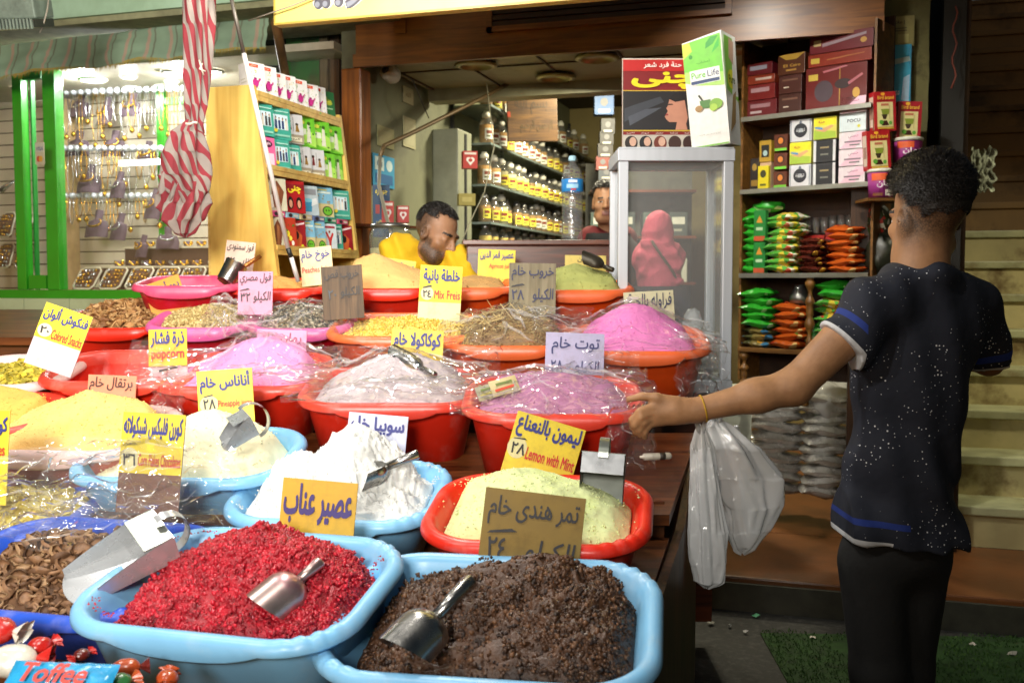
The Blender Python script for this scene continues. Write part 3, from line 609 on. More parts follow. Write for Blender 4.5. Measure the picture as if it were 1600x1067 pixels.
def heap(key, label, m_, peaks, fill=.03, amp=.006, freq=14, res=(26, 0), edge=(1, 1, 0, 0), name='powder_heap', cat='powder', chunks=None, micro=0, grains=500, spill=0):
    D = BAS[key]; seed = len(key) + hash(key[0]) % 7 * 0 + ord(key[0]) + ord(key[1]) * .3; h = hfun(peaks, amp, freq, seed, fill); D['h'] = h
    bd = ringpts((D['a'] - .018) * edge[0], (D['b'] - .018) * edge[1], D['rc'] - .02); m = MB(); n = len(bd); nr = res[0]; vs = []; ox, oy = edge[2], edge[3]
    for i in range(nr + 1):
        t = (i / nr) ** .8
        for (x, y) in bd:
            X, Y_ = x * t + ox, y * t + oy; z = h(X, Y_)
            if micro: z += micro * noise.noise(Vector((X * 90, Y_ * 90, seed))) + micro * .7 * noise.noise(Vector((X * 210, Y_ * 210, seed)))
            z = z + (-fill - .006 - z) * fall(t)
            vs.append((X, Y_, z))
    vs += [(x * 1.0 + ox, y * 1.0 + oy, -fill - .03) for x, y in bd]
    m.add(vs, [(i * n + k, i * n + (k + 1) % n, (i + 1) * n + (k + 1) % n, (i + 1) * n + k) for i in range(nr + 1) for k in range(n)][::1], m_, None, True)
    if chunks: chunks(m, h, bd, ox, oy)
    elif grains: scatter([m_], grains, .0017, lift=.15, rim=.96)(m, h, bd, ox, oy)
    rq = random.Random(seed)
    for _ in range(spill):             # grains spilled on the rim
        k = rq.randrange(n); x, y = bd[k]; q = rq.uniform(1.02, 1.1); s = rq.uniform(.0012, .0035)
        if noise.noise(Vector((x * 9, y * 9, 3))) > -.05: m.add([(x * q + s, y * q, .007), (x * q - s, y * q, .007), (x * q, y * q + s, .007), (x * q, y * q - s, .007), (x * q, y * q, .007 + s)], [(0, 2, 4), (2, 1, 4), (1, 3, 4), (3, 0, 4)], m_)
    o = m.build(name, M=D['B']); o.data.flip_normals(); tag(o, label, cat, 'goods heaped in the basins'); return o
ICO = None
def scatter(m_list, count, size, shape='chunk', lift=.3, rim=.98):
    def go(m, h, bd, ox, oy):
        r = random.Random(count)
        for _ in range(count):
            x, y = r.choice(bd); t = math.sqrt(r.random()) * rim; x = x * t + ox + r.uniform(-.02, .02) * (t < .85); y = y * t + oy + r.uniform(-.02, .02) * (t < .85); z = h(x, y); z += (-h.fill - .006 - z) * fall(t); s = size * r.choice((.5, .7, .9, 1, 1.1, 1.3, 1.9))
            Mx = Matrix.Translation((x, y, z + s * lift)) @ Matrix.Rotation(r.uniform(0, 6.28), 4, 'Z') @ Matrix.Rotation(r.uniform(-.9, .9), 4, 'X') @ Matrix.Rotation(r.uniform(-.9, .9), 4, 'Y')
            mm = r.choice(m_list)
            if shape == 'chunk':
                q = [s * r.uniform(.7, 1.2) for _ in range(6)]
                m.add([(q[0], 0, 0), (-q[1], 0, 0), (0, q[2], 0), (0, -q[3], 0), (0, 0, q[4]), (0, 0, -q[5])], [(0, 2, 4), (2, 1, 4), (1, 3, 4), (3, 0, 4), (2, 0, 5), (1, 2, 5), (3, 1, 5), (0, 3, 5)], mm, Mx, True)
            elif shape == 'seed':
                L_ = s; w = s * .38; m.add([(L_, 0, 0), (-L_, 0, 0), (0, w, 0), (0, -w, 0), (0, 0, w), (0, 0, -w)], [(0, 2, 4), (2, 1, 4), (1, 3, 4), (3, 0, 4), (2, 0, 5), (1, 2, 5), (3, 1, 5), (0, 3, 5)], mm, Mx, True)
            elif shape == 'cup':       # a curled, hollow flake
                k = 9; c = r.uniform(.35, .6)
                vs = [(0, 0, -c * s * .9)] + [(s * .6 * math.cos(2 * math.pi * j / k), s * .6 * math.sin(2 * math.pi * j / k), -c * s * .5) for j in range(k)] + [(s * (1 + .12 * math.sin(j * 2.4)) * math.cos(2 * math.pi * j / k), s * .85 * math.sin(2 * math.pi * j / k), c * s * .25 * math.cos(j * 1.4)) for j in range(k)]
                vs += [(x_ * .82, y_ * .82, z_ + s * .16) for x_, y_, z_ in vs]
                o = 2 * k + 1; f = []
                for off in (0, o):
                    f += [(off, off + 1 + j, off + 1 + (j + 1) % k) for j in range(k)] + [(off + 1 + j, off + 1 + k + j, off + 1 + k + (j + 1) % k, off + 1 + (j + 1) % k) for j in range(k)]
                f += [(1 + k + j, o + 1 + k + j, o + 1 + k + (j + 1) % k, 1 + k + (j + 1) % k) for j in range(k)]
                m.add(vs, f, mm, Mx, True)
            elif shape == 'flake':
                k = 7; bend = r.uniform(-.5, .5); vs = [(s * r.uniform(.7, 1.2) * math.cos(6.283 * j / k), s * r.uniform(.5, .9) * math.sin(6.283 * j / k), s * bend * math.cos(12.56 * j / k)) for j in range(k)]; th = s * .18
                vs = vs + [(a_, b_, c_ - th) for a_, b_, c_ in vs]
                m.add(vs, [tuple(range(k)), tuple(range(2 * k - 1, k - 1, -1))] + [(j, k + j, k + (j + 1) % k, (j + 1) % k) for j in range(k)], mm, Mx)
            elif shape == 'straw':
                L_ = s * r.uniform(1, 3); w = s * .07; m.add([(-L_, -w, 0), (L_, -w, .1 * L_), (L_, w, .1 * L_), (-L_, w, 0), (0, 0, w * 2)], [(0, 1, 4), (1, 2, 4), (2, 3, 4), (3, 0, 4)], mm, Mx)
    return go
def pl(name, c, **k): return mat(name, c, k.pop('rough', .34), var=k.pop('var', .08), scale=7, bump=.08, bscale=40, dark='d8d0c4', dscale=9, damt=.16, **k)
red = pl('red_plastic', 'de2a16'); orange = pl('orange_plastic', 'ea5216'); sky_ = pl('sky_plastic', '84c2ec'); royal = pl('royal_plastic', '2c56c8'); pinkp = pl('pink_plastic', 'd9486e'); hotpink = pl('hot_pink_plastic', 'd85f9c'); palep = pl('pale_plastic', 'd9b9b4'); salmon = pl('salmon_plastic', 'b5604a'); redrim = pl('coral_rim', 'dd4130'); orrim = pl('orange_rim', 'e86a38'); crimson = pl('crimson_plastic', 'c01226')

# front row
basin('A1', 'royal blue basin holding curled brown flakes beside the candy packets', 108, 880, 2.02, .56, .44, .15, -14, royal, dents=((1, -1),))
basin('A2', 'sky blue basin heaped with bright red hibiscus crystals', 378, 905, 1.83, .565, .43, .16, -15, sky_, dents=((1, -1), (1, 1)))
basin('A3', 'sky blue basin heaped with dark brown tamarind paste', 772, 958, 1.735, .595, .46, .16, -9, sky_, dents=((-1, -1), (1, 1)))
basin('A0', 'royal blue basin with yellow chips half hidden under clear film', 30, 792, 2.36, .36, .34, .14, -6, royal)
# second row
basin('B1', 'sky blue basin of cream pineapple powder behind the chocolate flakes card', 300, 706, 2.50, .55, .40, .15, -4, sky_)
basin('B2', 'sky blue basin full of lumpy white powder', 533, 764, 2.33, .51, .40, .15, -6, sky_, dents=((1, 1), (1, -1)))
basin('B3', 'red basin of pale green lime powder at the stall end', 842, 793, 2.15, .495, .40, .15, -9, red, dents=((1, -1),))
basin('B0', 'pale pinkish basin heaped with golden yellow powder', 118, 668, 2.62, .52, .40, .15, -4, palep, salmon)
basin('Bz', 'coral rimmed basin of orange powder at the picture edge', -12, 643, 2.68, .36, .36, .15, 0, redrim, red)
# third row
basin('C0', 'pale rimmed brownish basin with greenish yellow flakes', 25, 578, 3.0, .36, .37, .19, 0, palep, salmon)
basin('C1', 'empty red basin below the popcorn card', 200, 572, 2.98, .465, .38, .19, 2, redrim, red)
basin('C2', 'coral red basin of pink powder wrapped in clear film', 385, 577, 2.98, .515, .41, .19, 2, redrim, red)
basin('C3', 'red basin of greyish mauve powder wrapped in clear film', 615, 602, 2.80, .515, .39, .19, 0, redrim, red)
basin('C4', 'red basin of purple berry powder touched by the standing man', 865, 617, 2.64, .485, .38, .19, -2, redrim, red)
# fourth row
basin('D1', 'red basin of broken brown flakes', 192, 497, 3.62, .42, .38, .19, 2, red)
basin('D2', 'pink rimmed basin of small beige grains', 320, 497, 3.50, .37, .36, .19, 2, hotpink, crimson)
basin('D3', 'pink rimmed basin of black and white seeds', 475, 498, 3.50, .37, .36, .19, 1, hotpink, crimson)
basin('D4', 'orange basin of pale yellow grain below the mixed spice card', 638, 508, 3.40, .54, .38, .19, 0, orrim, orange)
basin('D5', 'orange basin of straw coloured dried herb under clear film', 795, 522, 3.32, .44, .38, .19, -2, orrim, orange)
basin('D6', 'orange basin of pink powder under film beside the glass cabinet', 994, 528, 3.22, .47, .40, .19, -3, orrim, orange)
# back row
basin('E1', 'pink rimmed red basin standing against the pine shelf', 300, 440, 3.72, .40, .36, .14, 4, pinkp, crimson, tilt=7)
basin('E2', 'red basin of peach powder behind the handwritten pink card', 440, 444, 3.80, .40, .36, .15, 3, red, tilt=7)
basin('E3', 'red basin with tall peach powder heap below the seated man', 608, 444, 3.78, .42, .36, .17, 2, red, tilt=7)
basin('E4', 'orange red basin behind the mixed spice card', 728, 443, 3.80, .40, .36, .17, 2, orrim, orange, tilt=7)
basin('E5', 'orange basin of pale green powder beside the cabinet post', 900, 446, 3.66, .42, .36, .17, 0, orrim, orange, tilt=7)

hib = mat('hibiscus', (.40, .006, .018), .34, var=.4, scale=40, bump=.7, bscale=300, spec=.6, dark=(.13, .002, .006), dscale=30, damt=.6); hib2 = mat('hibiscus_bright', (.56, .012, .03), .28, var=.35, scale=60, spec=.7); hib3 = mat('hibiscus_glint', (.62, .10, .13), .1, var=.2, spec=1)
heap('A2', 'glistening bright red hibiscus crystals heaped high', hib, spill=220, peaks=[(0.02, .06, .135, .30, .26, 1.15), (-.06, .02, .09, .26, .2, 1.2), (.1, -.05, .05, .3, .25, 1)], fill=.045, amp=.02, freq=15, res=(64, 0), edge=(.96, .97, .01, -.005), chunks=lambda m, h, b, x, y: (scatter([hib, hib, hib2], 11000, .0034, lift=.2)(m, h, b, x, y), scatter([hib3], 420, .0016, lift=1.2)(m, h, b, x, y)), micro=.009)
tam = mat('tamarind', (.075, .032, .014), .42, var=.45, scale=30, bump=.8, bscale=160, spec=.5); tam2 = mat('tamarind_light', (.14, .062, .026), .42, var=.4, scale=40); tam3 = mat('tamarind_glint', (.35, .27, .22), .12, spec=1); tam4 = mat('tamarind_dark', (.022, .009, .005), .5)
heap('A3', 'sticky dark brown tamarind paste heaped in lumps', tam, [(.06, .09, .10, .36, .3, 1.0), (.12, -.02, .075, .3, .3, 1), (-.1, .05, .06, .22, .2, 1)], .045, .02, 20, (60, 0), (.95, .97, .012, 0), chunks=lambda m, h, b, x, y: (scatter([tam, tam, tam2, tam, tam4], 11000, .0034, lift=.05)(m, h, b, x, y), scatter([tam3], 170, .0017, lift=1.4)(m, h, b, x, y), scatter([hib2], 0 + 4, .006)(m, h, b, x, y)), micro=.012)
cup1 = mat('choc_flake', '8a6648', .6, var=.3, scale=60, bump=.2, bscale=300); cup2 = mat('choc_flake_dark', '5e4028', .65, var=.3, scale=60); cup3 = mat('choc_flake_pale', 'a5825e', .6, var=.25, scale=60)
heap('A1', 'curled brown chocolate flakes filling the royal blue basin', cup2, [(0, .05, .05, .3, .3, 1.1)], .04, .008, 18, chunks=scatter([cup1, cup1, cup2, cup3], 1500, .0135, 'cup'), name='flake_heap', cat='flakes')
yel = mat('yellow_chip', 'cdb63a', .6, var=.3, scale=60); yel2 = mat('yellow_chip_pale', 'd8c860', .6, var=.3, scale=50)
heap('A0', 'yellow chips in the royal blue basin under film', yel, [(-.02, .03, .05, .2, .2, 1)], .03, .008, 18, chunks=scatter([yel, yel2], 700, .011, 'flake'), name='chip_heap', cat='chips')
cream = mat('cream_powder', 'f2ebc4', .9, var=.07, scale=22, bump=.35, bscale=220, dist=.002)
heap('B1', 'smooth cream yellow pineapple powder', cream, [(.05, .05, .085, .26, .24, 1.0), (.0, .02, .05, .3, .25, 4)], .035, .009, 12, res=(40, 0), micro=.002, grains=600)
white = mat('white_powder', 'dadad6', .9, var=.04, scale=18, bump=.5, bscale=120, dist=.003)
heap('B2', 'lumpy bright white powder piled above its basin', white, spill=160, peaks=[(.03, .07, .115, .15, .13, .8), (-.12, .05, .06, .16, .15, .9), (.0, .02, .05, .32, .25, 4), (.17, .03, .03, .12, .12, 1)], fill=.02, amp=.022, freq=16, res=(60, 0), micro=.011)
lime = mat('lime_powder', 'dbe4a6', .9, var=.12, scale=14, bump=.45, bscale=230, dist=.002, dark='c4d07a', dscale=14, damt=.5)
heap('B3', 'pale green lime powder with a gentle mound', lime, spill=60, peaks=[(-.06, .06, .06, .3, .26, 1.0), (-.05, .0, .04, .3, .25, 4)], fill=.03, amp=.009, freq=13, res=(44, 0), micro=.0014, grains=900)
gold = mat('golden_powder', 'e8c072', .9, var=.1, scale=20, bump=.5, bscale=200, dist=.003, dark='e2b052', dscale=7, damt=.5)
heap('B0', 'golden yellow orange powder heaped in a round mound', gold, [(.02, .04, .115, .32, .27, 1.0)], .025, .007, 13, res=(44, 0), micro=.0012, grains=900)
orp = mat('orange_powder', 'e0a850', .9, var=.1, scale=20, bump=.5, bscale=200, dist=.003)
heap('Bz', 'orange powder mound at the picture edge', orp, [(-.02, .04, .08, .25, .25, 1.0)], .02, .004, 14)
gy = mat('green_flake', '9c8f2e', .6, var=.35, scale=60)
heap('C0', 'greenish yellow flakes in the pale basin', gy, [(0, .03, .05, .2, .2, 1)], .04, .008, 18, chunks=scatter([gy, yel], 700, .009, 'flake'), name='flake_heap', cat='flakes')
pink = mat('pink_powder', 'eb93c9', .9, var=.08, scale=18, bump=.5, bscale=180, dist=.003, dark='e58fc4', dscale=9, damt=.5)
heap('C2', 'soft pink powder mounded under film', pink, [(.05, .05, .085, .22, .18, 4), (0, 0, .025, .3, .3, 4)], .02, .006, 16, micro=.0015)
mauve = mat('mauve_powder', 'c4b6ba', .9, var=.14, scale=30, bump=.5, bscale=200, dist=.003, dark='a2949a', dscale=20, damt=.6)
heap('C3', 'greyish mauve powder mounded under film', mauve, [(.02, .05, .095, .25, .19, 4)], .015, .006, 16, micro=.002)
berry = mat('berry_powder', 'b87aa0', .9, var=.14, scale=24, bump=.5, bscale=190, dist=.003, dark='98527e', dscale=9, damt=.5)
heap('C4', 'purple berry powder mounded under film', berry, [(-.02, .05, .055, .28, .2, 4)], .012, .007, 16, micro=.002)
bf = [mat('bran_flake', '9a7040', .65, var=.3, scale=50), mat('bran_flake_dark', '70471f', .65, var=.3, scale=50), mat('bran_flake_pale', 'b08a58', .65, var=.3, scale=50)]
heap('D1', 'broken brown flakes heaped loosely', bf[1], [(0, .04, .075, .26, .24, 1)], .02, .008, 18, chunks=scatter(bf, 1300, .0115, 'flake'), name='flake_heap', cat='flakes')
gr = [mat('beige_grain', 'c2ac74', .7, var=.25, scale=60), mat('beige_grain_dark', 'a28a52', .7, var=.25, scale=60)]
heap('D2', 'small round beige grains heaped in the pink rimmed basin', gr[0], [(.02, .03, .05, .22, .22, 1)], .01, .004, 16, chunks=scatter(gr, 2200, .0042), name='grain_heap', cat='grain')
sd = [mat('seed_black', '2e2a24', .5, var=.3), mat('seed_white', 'b9ad96', .5, var=.2), mat('seed_grey', '6d6252', .5, var=.2)]
heap('D3', 'black and white striped seeds heaped in the pink rimmed basin', sd[2], [(-.02, .04, .05, .24, .24, 1)], .01, .005, 16, chunks=scatter(sd, 2000, .0068, 'seed'), name='seed_heap', cat='seeds')
yg = [mat('pale_grain', 'e0c566', .7, var=.2, scale=60), mat('pale_grain_dark', 'cda93f', .7, var=.2, scale=60)]
heap('D4', 'pale yellow grain spread low in the orange basin', yg[0], [(.02, .03, .035, .28, .24, 1)], .02, .004, 15, chunks=scatter(yg, 2200, .0042), name='grain_heap', cat='grain')
sw = [mat('straw_pale', 'b9a06a', .6, var=.25), mat('straw_brown', '8a6a3c', .6, var=.25)]
heap('D5', 'straw coloured dried herb stalks under film', sw[1], [(.0, .04, .085, .27, .25, .9)], .01, .006, 15, chunks=lambda m, h, b, x, y: (scatter(sw, 2600, .0046, 'seed')(m, h, b, x, y), scatter([sw[0]], 160, .016, 'straw', rim=.75)(m, h, b, x, y)), name='herb_heap', cat='dried herb')
heap('D6', 'vivid pink powder in a pointed mound under film', mat('vivid_pink_powder', 'ea80c4', .9, var=.08, scale=18, bump=.5, bscale=180, dist=.003), [(.0, .06, .115, .22, .19, 4)], .015, .005, 16, micro=.0015)
peach = mat('peach_powder', 'dda55a', .9, var=.1, scale=20, bump=.4, bscale=200, dist=.003)
heap('E2', 'peach coloured powder lying level in its basin', peach, [(-.05, .03, .04, .2, .2, 1)], .01, .004, 15)
heap('E3', 'tall smooth peach powder heap', mat('light_peach_powder', 'e2b26e', .9, var=.08, scale=20, bump=.4, bscale=200, dist=.003), [(-.06, .04, .115, .27, .25, .9)], .0, .004, 14)
heap('E4', 'sandy beige powder in the orange red basin', mat('sandy_powder', 'c79a5e', .9, var=.1, scale=20), [(.03, .03, .04, .22, .2, 1)], .01, .004, 15)
heap('E5', 'pale green powder mound beside the cabinet', mat('pale_green_powder', 'a9ac62', .9, var=.1, scale=20, bump=.4, bscale=200, dist=.003), [(.0, .04, .09, .26, .24, .9)], .01, .004, 15)
heap('E1', 'reddish powder low in the pink rimmed basin', mat('russet_powder', '9a3d22', .9, var=.1, scale=20), [(.03, .03, .02, .22, .2, 1)], .05, .004, 15)

# ------------------------------------------------------------------ price cards
navy, rd, bk = '2b2f7c', 'c22a1c', '1d1b22'
def card(label, px, py, wp, hp, Y, base, design, roll=0, yaw=0, lean=-8, foot=0, th=.004):
    w, h = wp * Y / F, hp * Y / F; f = foot * Y / F
    t = thing('price_card', label, 'price card', M=TR(P(px, py, Y), YAW + R(yaw), R(lean), R(roll)), group='price cards on the stall')
    m = MB(); m.box((-w / 2, 0, -h / 2 - f), (w / 2, th, h / 2), base if not isinstance(base, str) else mat('card_' + base, base, .45, var=.08, scale=25, dark='6b5a2a', dscale=22, damt=.25), bev=.0008)
    bgd = [d for d in design if d[0] != 't' and not (d[0] == 'p' and d[2] == bk)]; fg = [d for d in design if d not in bgd]
    if bgd: m.panel((-w / 2, 0, -h / 2), (w, 0, 0), (0, 0, h), (0, -1, 0), bgd)
    m.build('board', t)
    letters(t, (-w / 2, -.0028, -h / 2), (w, 0, 0), (0, 0, h), (0, -1, 0), fg, .0004)
    return t
def tri(x, y, s): return ('p', [(x, y), (x + s, y + s * .18), (x + s * .8, y + s * .3), (x + s * .1, y + s * .12)], bk)
Yl = 'dfc62a'; Yd = 'cfa11e'
HW = .012
card('yellow card with purple Arabic lettering stuck behind the red hibiscus crystals', 497, 795, 121, 90, 2.03, Yd, [('t', 'عصير عناب', .04, .22, .95, .93, '3a2a70', .035)], roll=4, yaw=-4, foot=60)
card('brown cardboard card with black handwriting behind the tamarind paste', 831, 828, 160, 118, 1.95, mat('kraft_card', '8a6f2e', .6, var=.14, scale=12, dark='5c4618', dscale=9), [('t', 'تمر هندى خام', .05, .52, .95, .92, bk, HW, .1), ('t', '٢٤', .08, .06, .28, .36, bk, HW), tri(.06, .4, .3), ('t', 'الكيلو', .45, .04, .95, .38, bk, HW, .15)], roll=6, yaw=-4, foot=60)
card('yellow card reading Lemon with Mint behind the lime powder', 852, 694, 112, 78, 2.36, Yl, [('t', 'ليمون بالنعناع', .04, .50, .96, .97, navy, .035), ('e', .13, .28, .14, .22, 'd8cf9a'), ('t', '٢٨', .05, .15, .25, .38, bk, .02), tri(.04, .44, .2), ('t', 'Lemon with Mint', .27, .10, .97, .36, rd, .025)], roll=17, yaw=3, foot=24)
card('yellow card reading Corn Flakes Chocolates above the brown flakes', 238, 693, 100, 95, 2.18, '6d4434', [('r', 0, 0, 1, 1, Yl), ('t', 'كورن فليكس شيكولاته', .03, .56, .97, .95, navy, .035), ('e', .16, .22, .14, .2, 'd8cf9a'), ('t', '٣٦', .06, .12, .26, .32, bk, .02), tri(.03, .44, .24), ('t', 'Corn Flakes Chocolates', .3, .12, .98, .33, rd, .02)], roll=3, yaw=-2, foot=62)
card('yellow card with only its end showing at the picture edge', -32, 700, 92, 118, 2.2, Yl, [('t', 'كورن فليكس', .1, .66, .98, .92, navy, .035), ('t', 'Corn Flakes', .3, .4, .95, .56, rd, .02)], roll=0, yaw=-2, foot=30)
card('white card with blue Arabic letters behind the white powder', 590, 668, 94, 42, 2.52, 'c9cbe0', [('t', 'سوبيا خام', .04, .1, .95, .9, navy, .035)], roll=5, foot=30)
card('yellow card reading Pineapple juice between the cream and pink powders', 352, 612, 86, 70, 2.66, Yl, [('t', 'أناناس خام', .05, .48, .95, .95, navy, .035), ('e', .2, .24, .17, .2, 'd8cf9a'), ('t', '٢٨', .1, .12, .32, .36, bk, .02), tri(.1, .4, .2), ('t', 'Pineapple juice', .36, .12, .97, .32, rd, .015)], roll=-4, yaw=4, foot=38)
card('salmon paper card with handwriting above the golden powder', 174, 615, 76, 58, 2.78, 'd98a6a', [('t', 'برتقال خام', .04, .52, .93, .95, '3a2320', HW, .1), ('t', 'الكيلو', .5, .08, .95, .42, '3a2320', HW, .1)], roll=2, foot=20)
card('yellow card reading popcorn standing over the empty red basin', 262, 543, 60, 58, 2.88, 'e0b822', [('t', 'ذرة فشار', .06, .5, .94, .95, navy, .035), ('t', 'popcorn', .08, .12, .94, .4, rd, .03)], roll=-2, foot=0)
card('white card strip below the popcorn card', 264, 580, 58, 20, 2.89, 'd3b9bf', [('p', [(.25, .45), (.75, .75), (.72, .85), (.2, .6)], bk)], roll=-2, foot=10)
card('yellow card reading Colored Snacks with white lower half', 92, 529, 76, 96, 2.85, 'c9bcc4', [('r', 0, .42, 1, 1, 'e2d21e'), ('t', 'فنكوش ألوان', .04, .72, .97, .98, navy, .035), ('e', .17, .56, .15, .11, 'd6d0b8'), ('t', '٢٠', .08, .5, .27, .62, bk, .02), ('t', 'Colored Snacks', .33, .45, .98, .62, rd, .02)], roll=19, yaw=3, foot=4)
card('yellow card with blue Arabic letters above the mauve powder', 652, 536, 82, 42, 3.02, Yl, [('t', 'كوكاكولا خام', .05, .14, .95, .9, navy, .035)], roll=3, foot=34)
card('lavender card with blue handwriting above the purple berry powder', 898, 554, 92, 68, 2.92, 'b5b0d2', [('t', 'توت خام', .1, .5, .92, .9, '2c3068', HW, .1), ('t', 'الكيلو', .5, .08, .92, .36, '2c3068', HW, .1), ('t', '٢٨', .1, .08, .3, .36, '2c3068', HW)], roll=2, foot=30)
card('pink card with faint red handwriting seen through the film', 440, 531, 78, 32, 3.08, 'd58fb4', [('t', 'رمان خام', .08, .2, .9, .85, '8a3048', HW, .1)], roll=2, foot=20)
card('yellow card reading Mix Freis with white lower part', 688, 456, 66, 82, 3.45, 'd3cc9a', [('r', 0, .3, 1, 1, 'e3cf1f'), ('t', 'خلطة بانية', .08, .65, .95, .94, navy, .035), ('e', .19, .46, .15, .13, 'd8d2a8'), ('t', '٢٤', .09, .38, .3, .52, bk, .02), tri(.07, .55, .24), ('t', 'Mix Freis', .36, .36, .97, .53, rd, .02)], roll=3, foot=4)
card('grey wooden card with blue handwriting on the back row', 832, 444, 73, 66, 3.42, wood('grey_card', '8f8468', '6f6449', 2, .6), [('t', 'خروب خام', .05, .58, .95, .94, '23264e', HW, .1), ('t', '٢٨', .06, .12, .32, .36, '23264e', HW), tri(.04, .42, .3), ('t', 'الكيلو', .5, .06, .95, .4, '23264e', HW, .1)], roll=1, foot=14)
card('dark streaked wooden card with faint handwriting beside the peach heap', 535, 452, 64, 74, 3.42, wood('dark_card', '6a5236', '3a2a18', 2, .6), [('t', 'خروب قص', .08, .7, .92, .92, '221a16', HW, .1), ('t', 'الكيلو', .45, .3, .92, .55, '221a16', HW, .1), ('t', '٢٠', .15, .3, .35, .5, '3a4048', HW)], roll=-4, foot=10)
card('pink card with black handwriting and a price of thirty two', 399, 451, 54, 54, 3.45, 'd08aa6', [('t', 'فول مصري', .05, .6, .95, .95, bk, HW, .1), ('t', '٣٢', .08, .12, .36, .38, bk, HW), tri(.05, .42, .3), ('t', 'الكيلو', .45, .08, .95, .42, bk, HW, .1)], roll=0, foot=14)
card('cream card reading Peaches Juice in front of the boxes', 494, 409, 50, 46, 3.72, 'd9c795', [('t', 'خوخ خام', .05, .5, .94, .92, '3b3f86', .02), ('t', 'Peaches Juice', .05, .08, .96, .34, rd, .012)], roll=-6, foot=14)
card('yellow curved card with Arabic letters below the seated man', 622, 417, 54, 24, 3.9, 'd9c02a', [('t', 'يوسفي خام', .06, .12, .95, .9, '4a3f7c', .02)], roll=8, foot=14)
card('yellow card with Arabic letters in front of the wooden counter', 776, 407, 58, 34, 3.93, 'e0c81f', [('t', 'عصير قمر الدين', .05, .5, .95, .95, navy, .02), ('t', 'Apricot juice', .3, .08, .95, .34, rd, .01)], roll=2, foot=20)
card('amber card with dark Arabic letters tilted over the brown flakes', 257, 457, 58, 42, 3.6, 'c98f24', [('t', 'دوم أسواني', .06, .4, .95, .9, '33285c', .025), ('t', 'Aswani', .55, .06, .98, .32, rd, .02)], roll=-20, foot=20)
card('torn pinkish handwritten card leaning on the pine shelf', 374, 403, 46, 52, 3.74, 'cfae9a', [('t', 'فوز سمنودى', .05, .68, .95, .95, bk, HW, .2), ('t', '٢٤', .12, .2, .4, .5, bk, HW), ('t', 'الك', .55, .25, .9, .5, bk, HW, .1)], roll=6, foot=10)
card('cream card with blue handwriting behind the vivid pink powder', 1014, 473, 78, 36, 3.36, 'c9c4a0', [('t', 'فراوله بالحبة', .08, .2, .95, .92, '26294e', HW, .1)], roll=-3, foot=24)
card('yellow card tucked behind the pale green powder', 915, 406, 64, 14, 3.82, 'cdb65a', [('t', 'ليمون', .3, .2, .7, .8, '5a5030', HW)], roll=1, foot=12)

# ------------------------------------------------------------------ scoops
steel = mat('scoop_steel', '9a9894', .26, 1, var=.14, scale=30, bump=.08, bscale=90, dark='6a6862', dscale=30, damt=.5); steel2 = mat('tin_sheet', 'c4c6c8', .28, .72, var=.12, scale=24, bump=.06, bscale=50, dark='7c7e80', dscale=14, damt=.4)
def scoop(label, tip, end, hint, bl=.58, rad=.045, hr=.0125, mm=None, flip=False):
    """round scoop: tip = bowl mouth, end = handle end, hint = the way the closed back faces"""
    tip, end = Vector(tip), Vector(end); Lt = (end - tip).length; y = (end - tip).normalized(); z = Vector(hint); z = (z - y * z.dot(y)).normalized(); x = y.cross(z)
    t = thing('scoop', label, 'scoop', M=frame(tip, x, y, z), group='metal scoops in the basins'); mm = mm or steel; lb = Lt * bl; m = MB()
    def sh(o):
        def f(u, v):
            q = min(1, max(0, (1 - u)) / .42); r = (rad - o) * (math.sqrt(max(0, 1 - (1 - q) ** 2)) if q < 1 else 1) ; r = max(r, hr * .8)
            a = (v - .5) * R(215); sl = .035 * (1 - u) * math.cos(a) * (1 if u < .8 else 0)
            return (r * math.sin(a), lb * u - sl * 0 + (.03 * (1 - u) ** 2 * (1 - abs(math.cos(a / 1.2)))), r * math.cos(a) * .92)
        return f
    m.grid(sh(0), 22, 22, mm); m.grid(sh(.0018), 22, 22, mm); m.build('bowl', t)
    m = MB(); m.tube([(0, lb - .006, rad * .10), (0, lb + (Lt - lb) * .5, rad * .12), (0, Lt - .004, rad * .12), (0, Lt, rad * .12)], [hr * .85, hr, hr * 1.12, hr * .9], mm, 16); m.build('handle', t); return t
scoop('steel scoop lying mouth down in the red hibiscus crystals', P(402, 962, 1.70), P(502, 880, 1.80), (.1, -.6, .75), .66, .043, .0105, mat('pink_dusted_steel', 'b9a29c', .32, .9, var=.15, scale=20, dark='c06a86', dscale=9, damt=.6))
scoop('steel scoop with thick handle stuck in the tamarind paste', P(618, 1032, 1.58), P(738, 910, 1.72), (-.2, -.6, .75), .52, .048, .0125)
scoop('steel scoop with open bowl lying on the white powder', P(556, 747, 2.27), P(653, 706, 2.30), (.35, .3, -.75), .5, .036, .0105)
scoop('long dark steel scoop lying on the mauve powder under film', P(612, 552, 2.86), P(680, 588, 2.74), (.3, -.2, .9), .7, .03, .009)
scoop('dark scoop lying on the pale green powder', P(908, 404, 3.66), P(958, 424, 3.60), (.2, -.1, .9), .7, .034, .009, mat('dark_scoop', '3a352a', .4, .5))
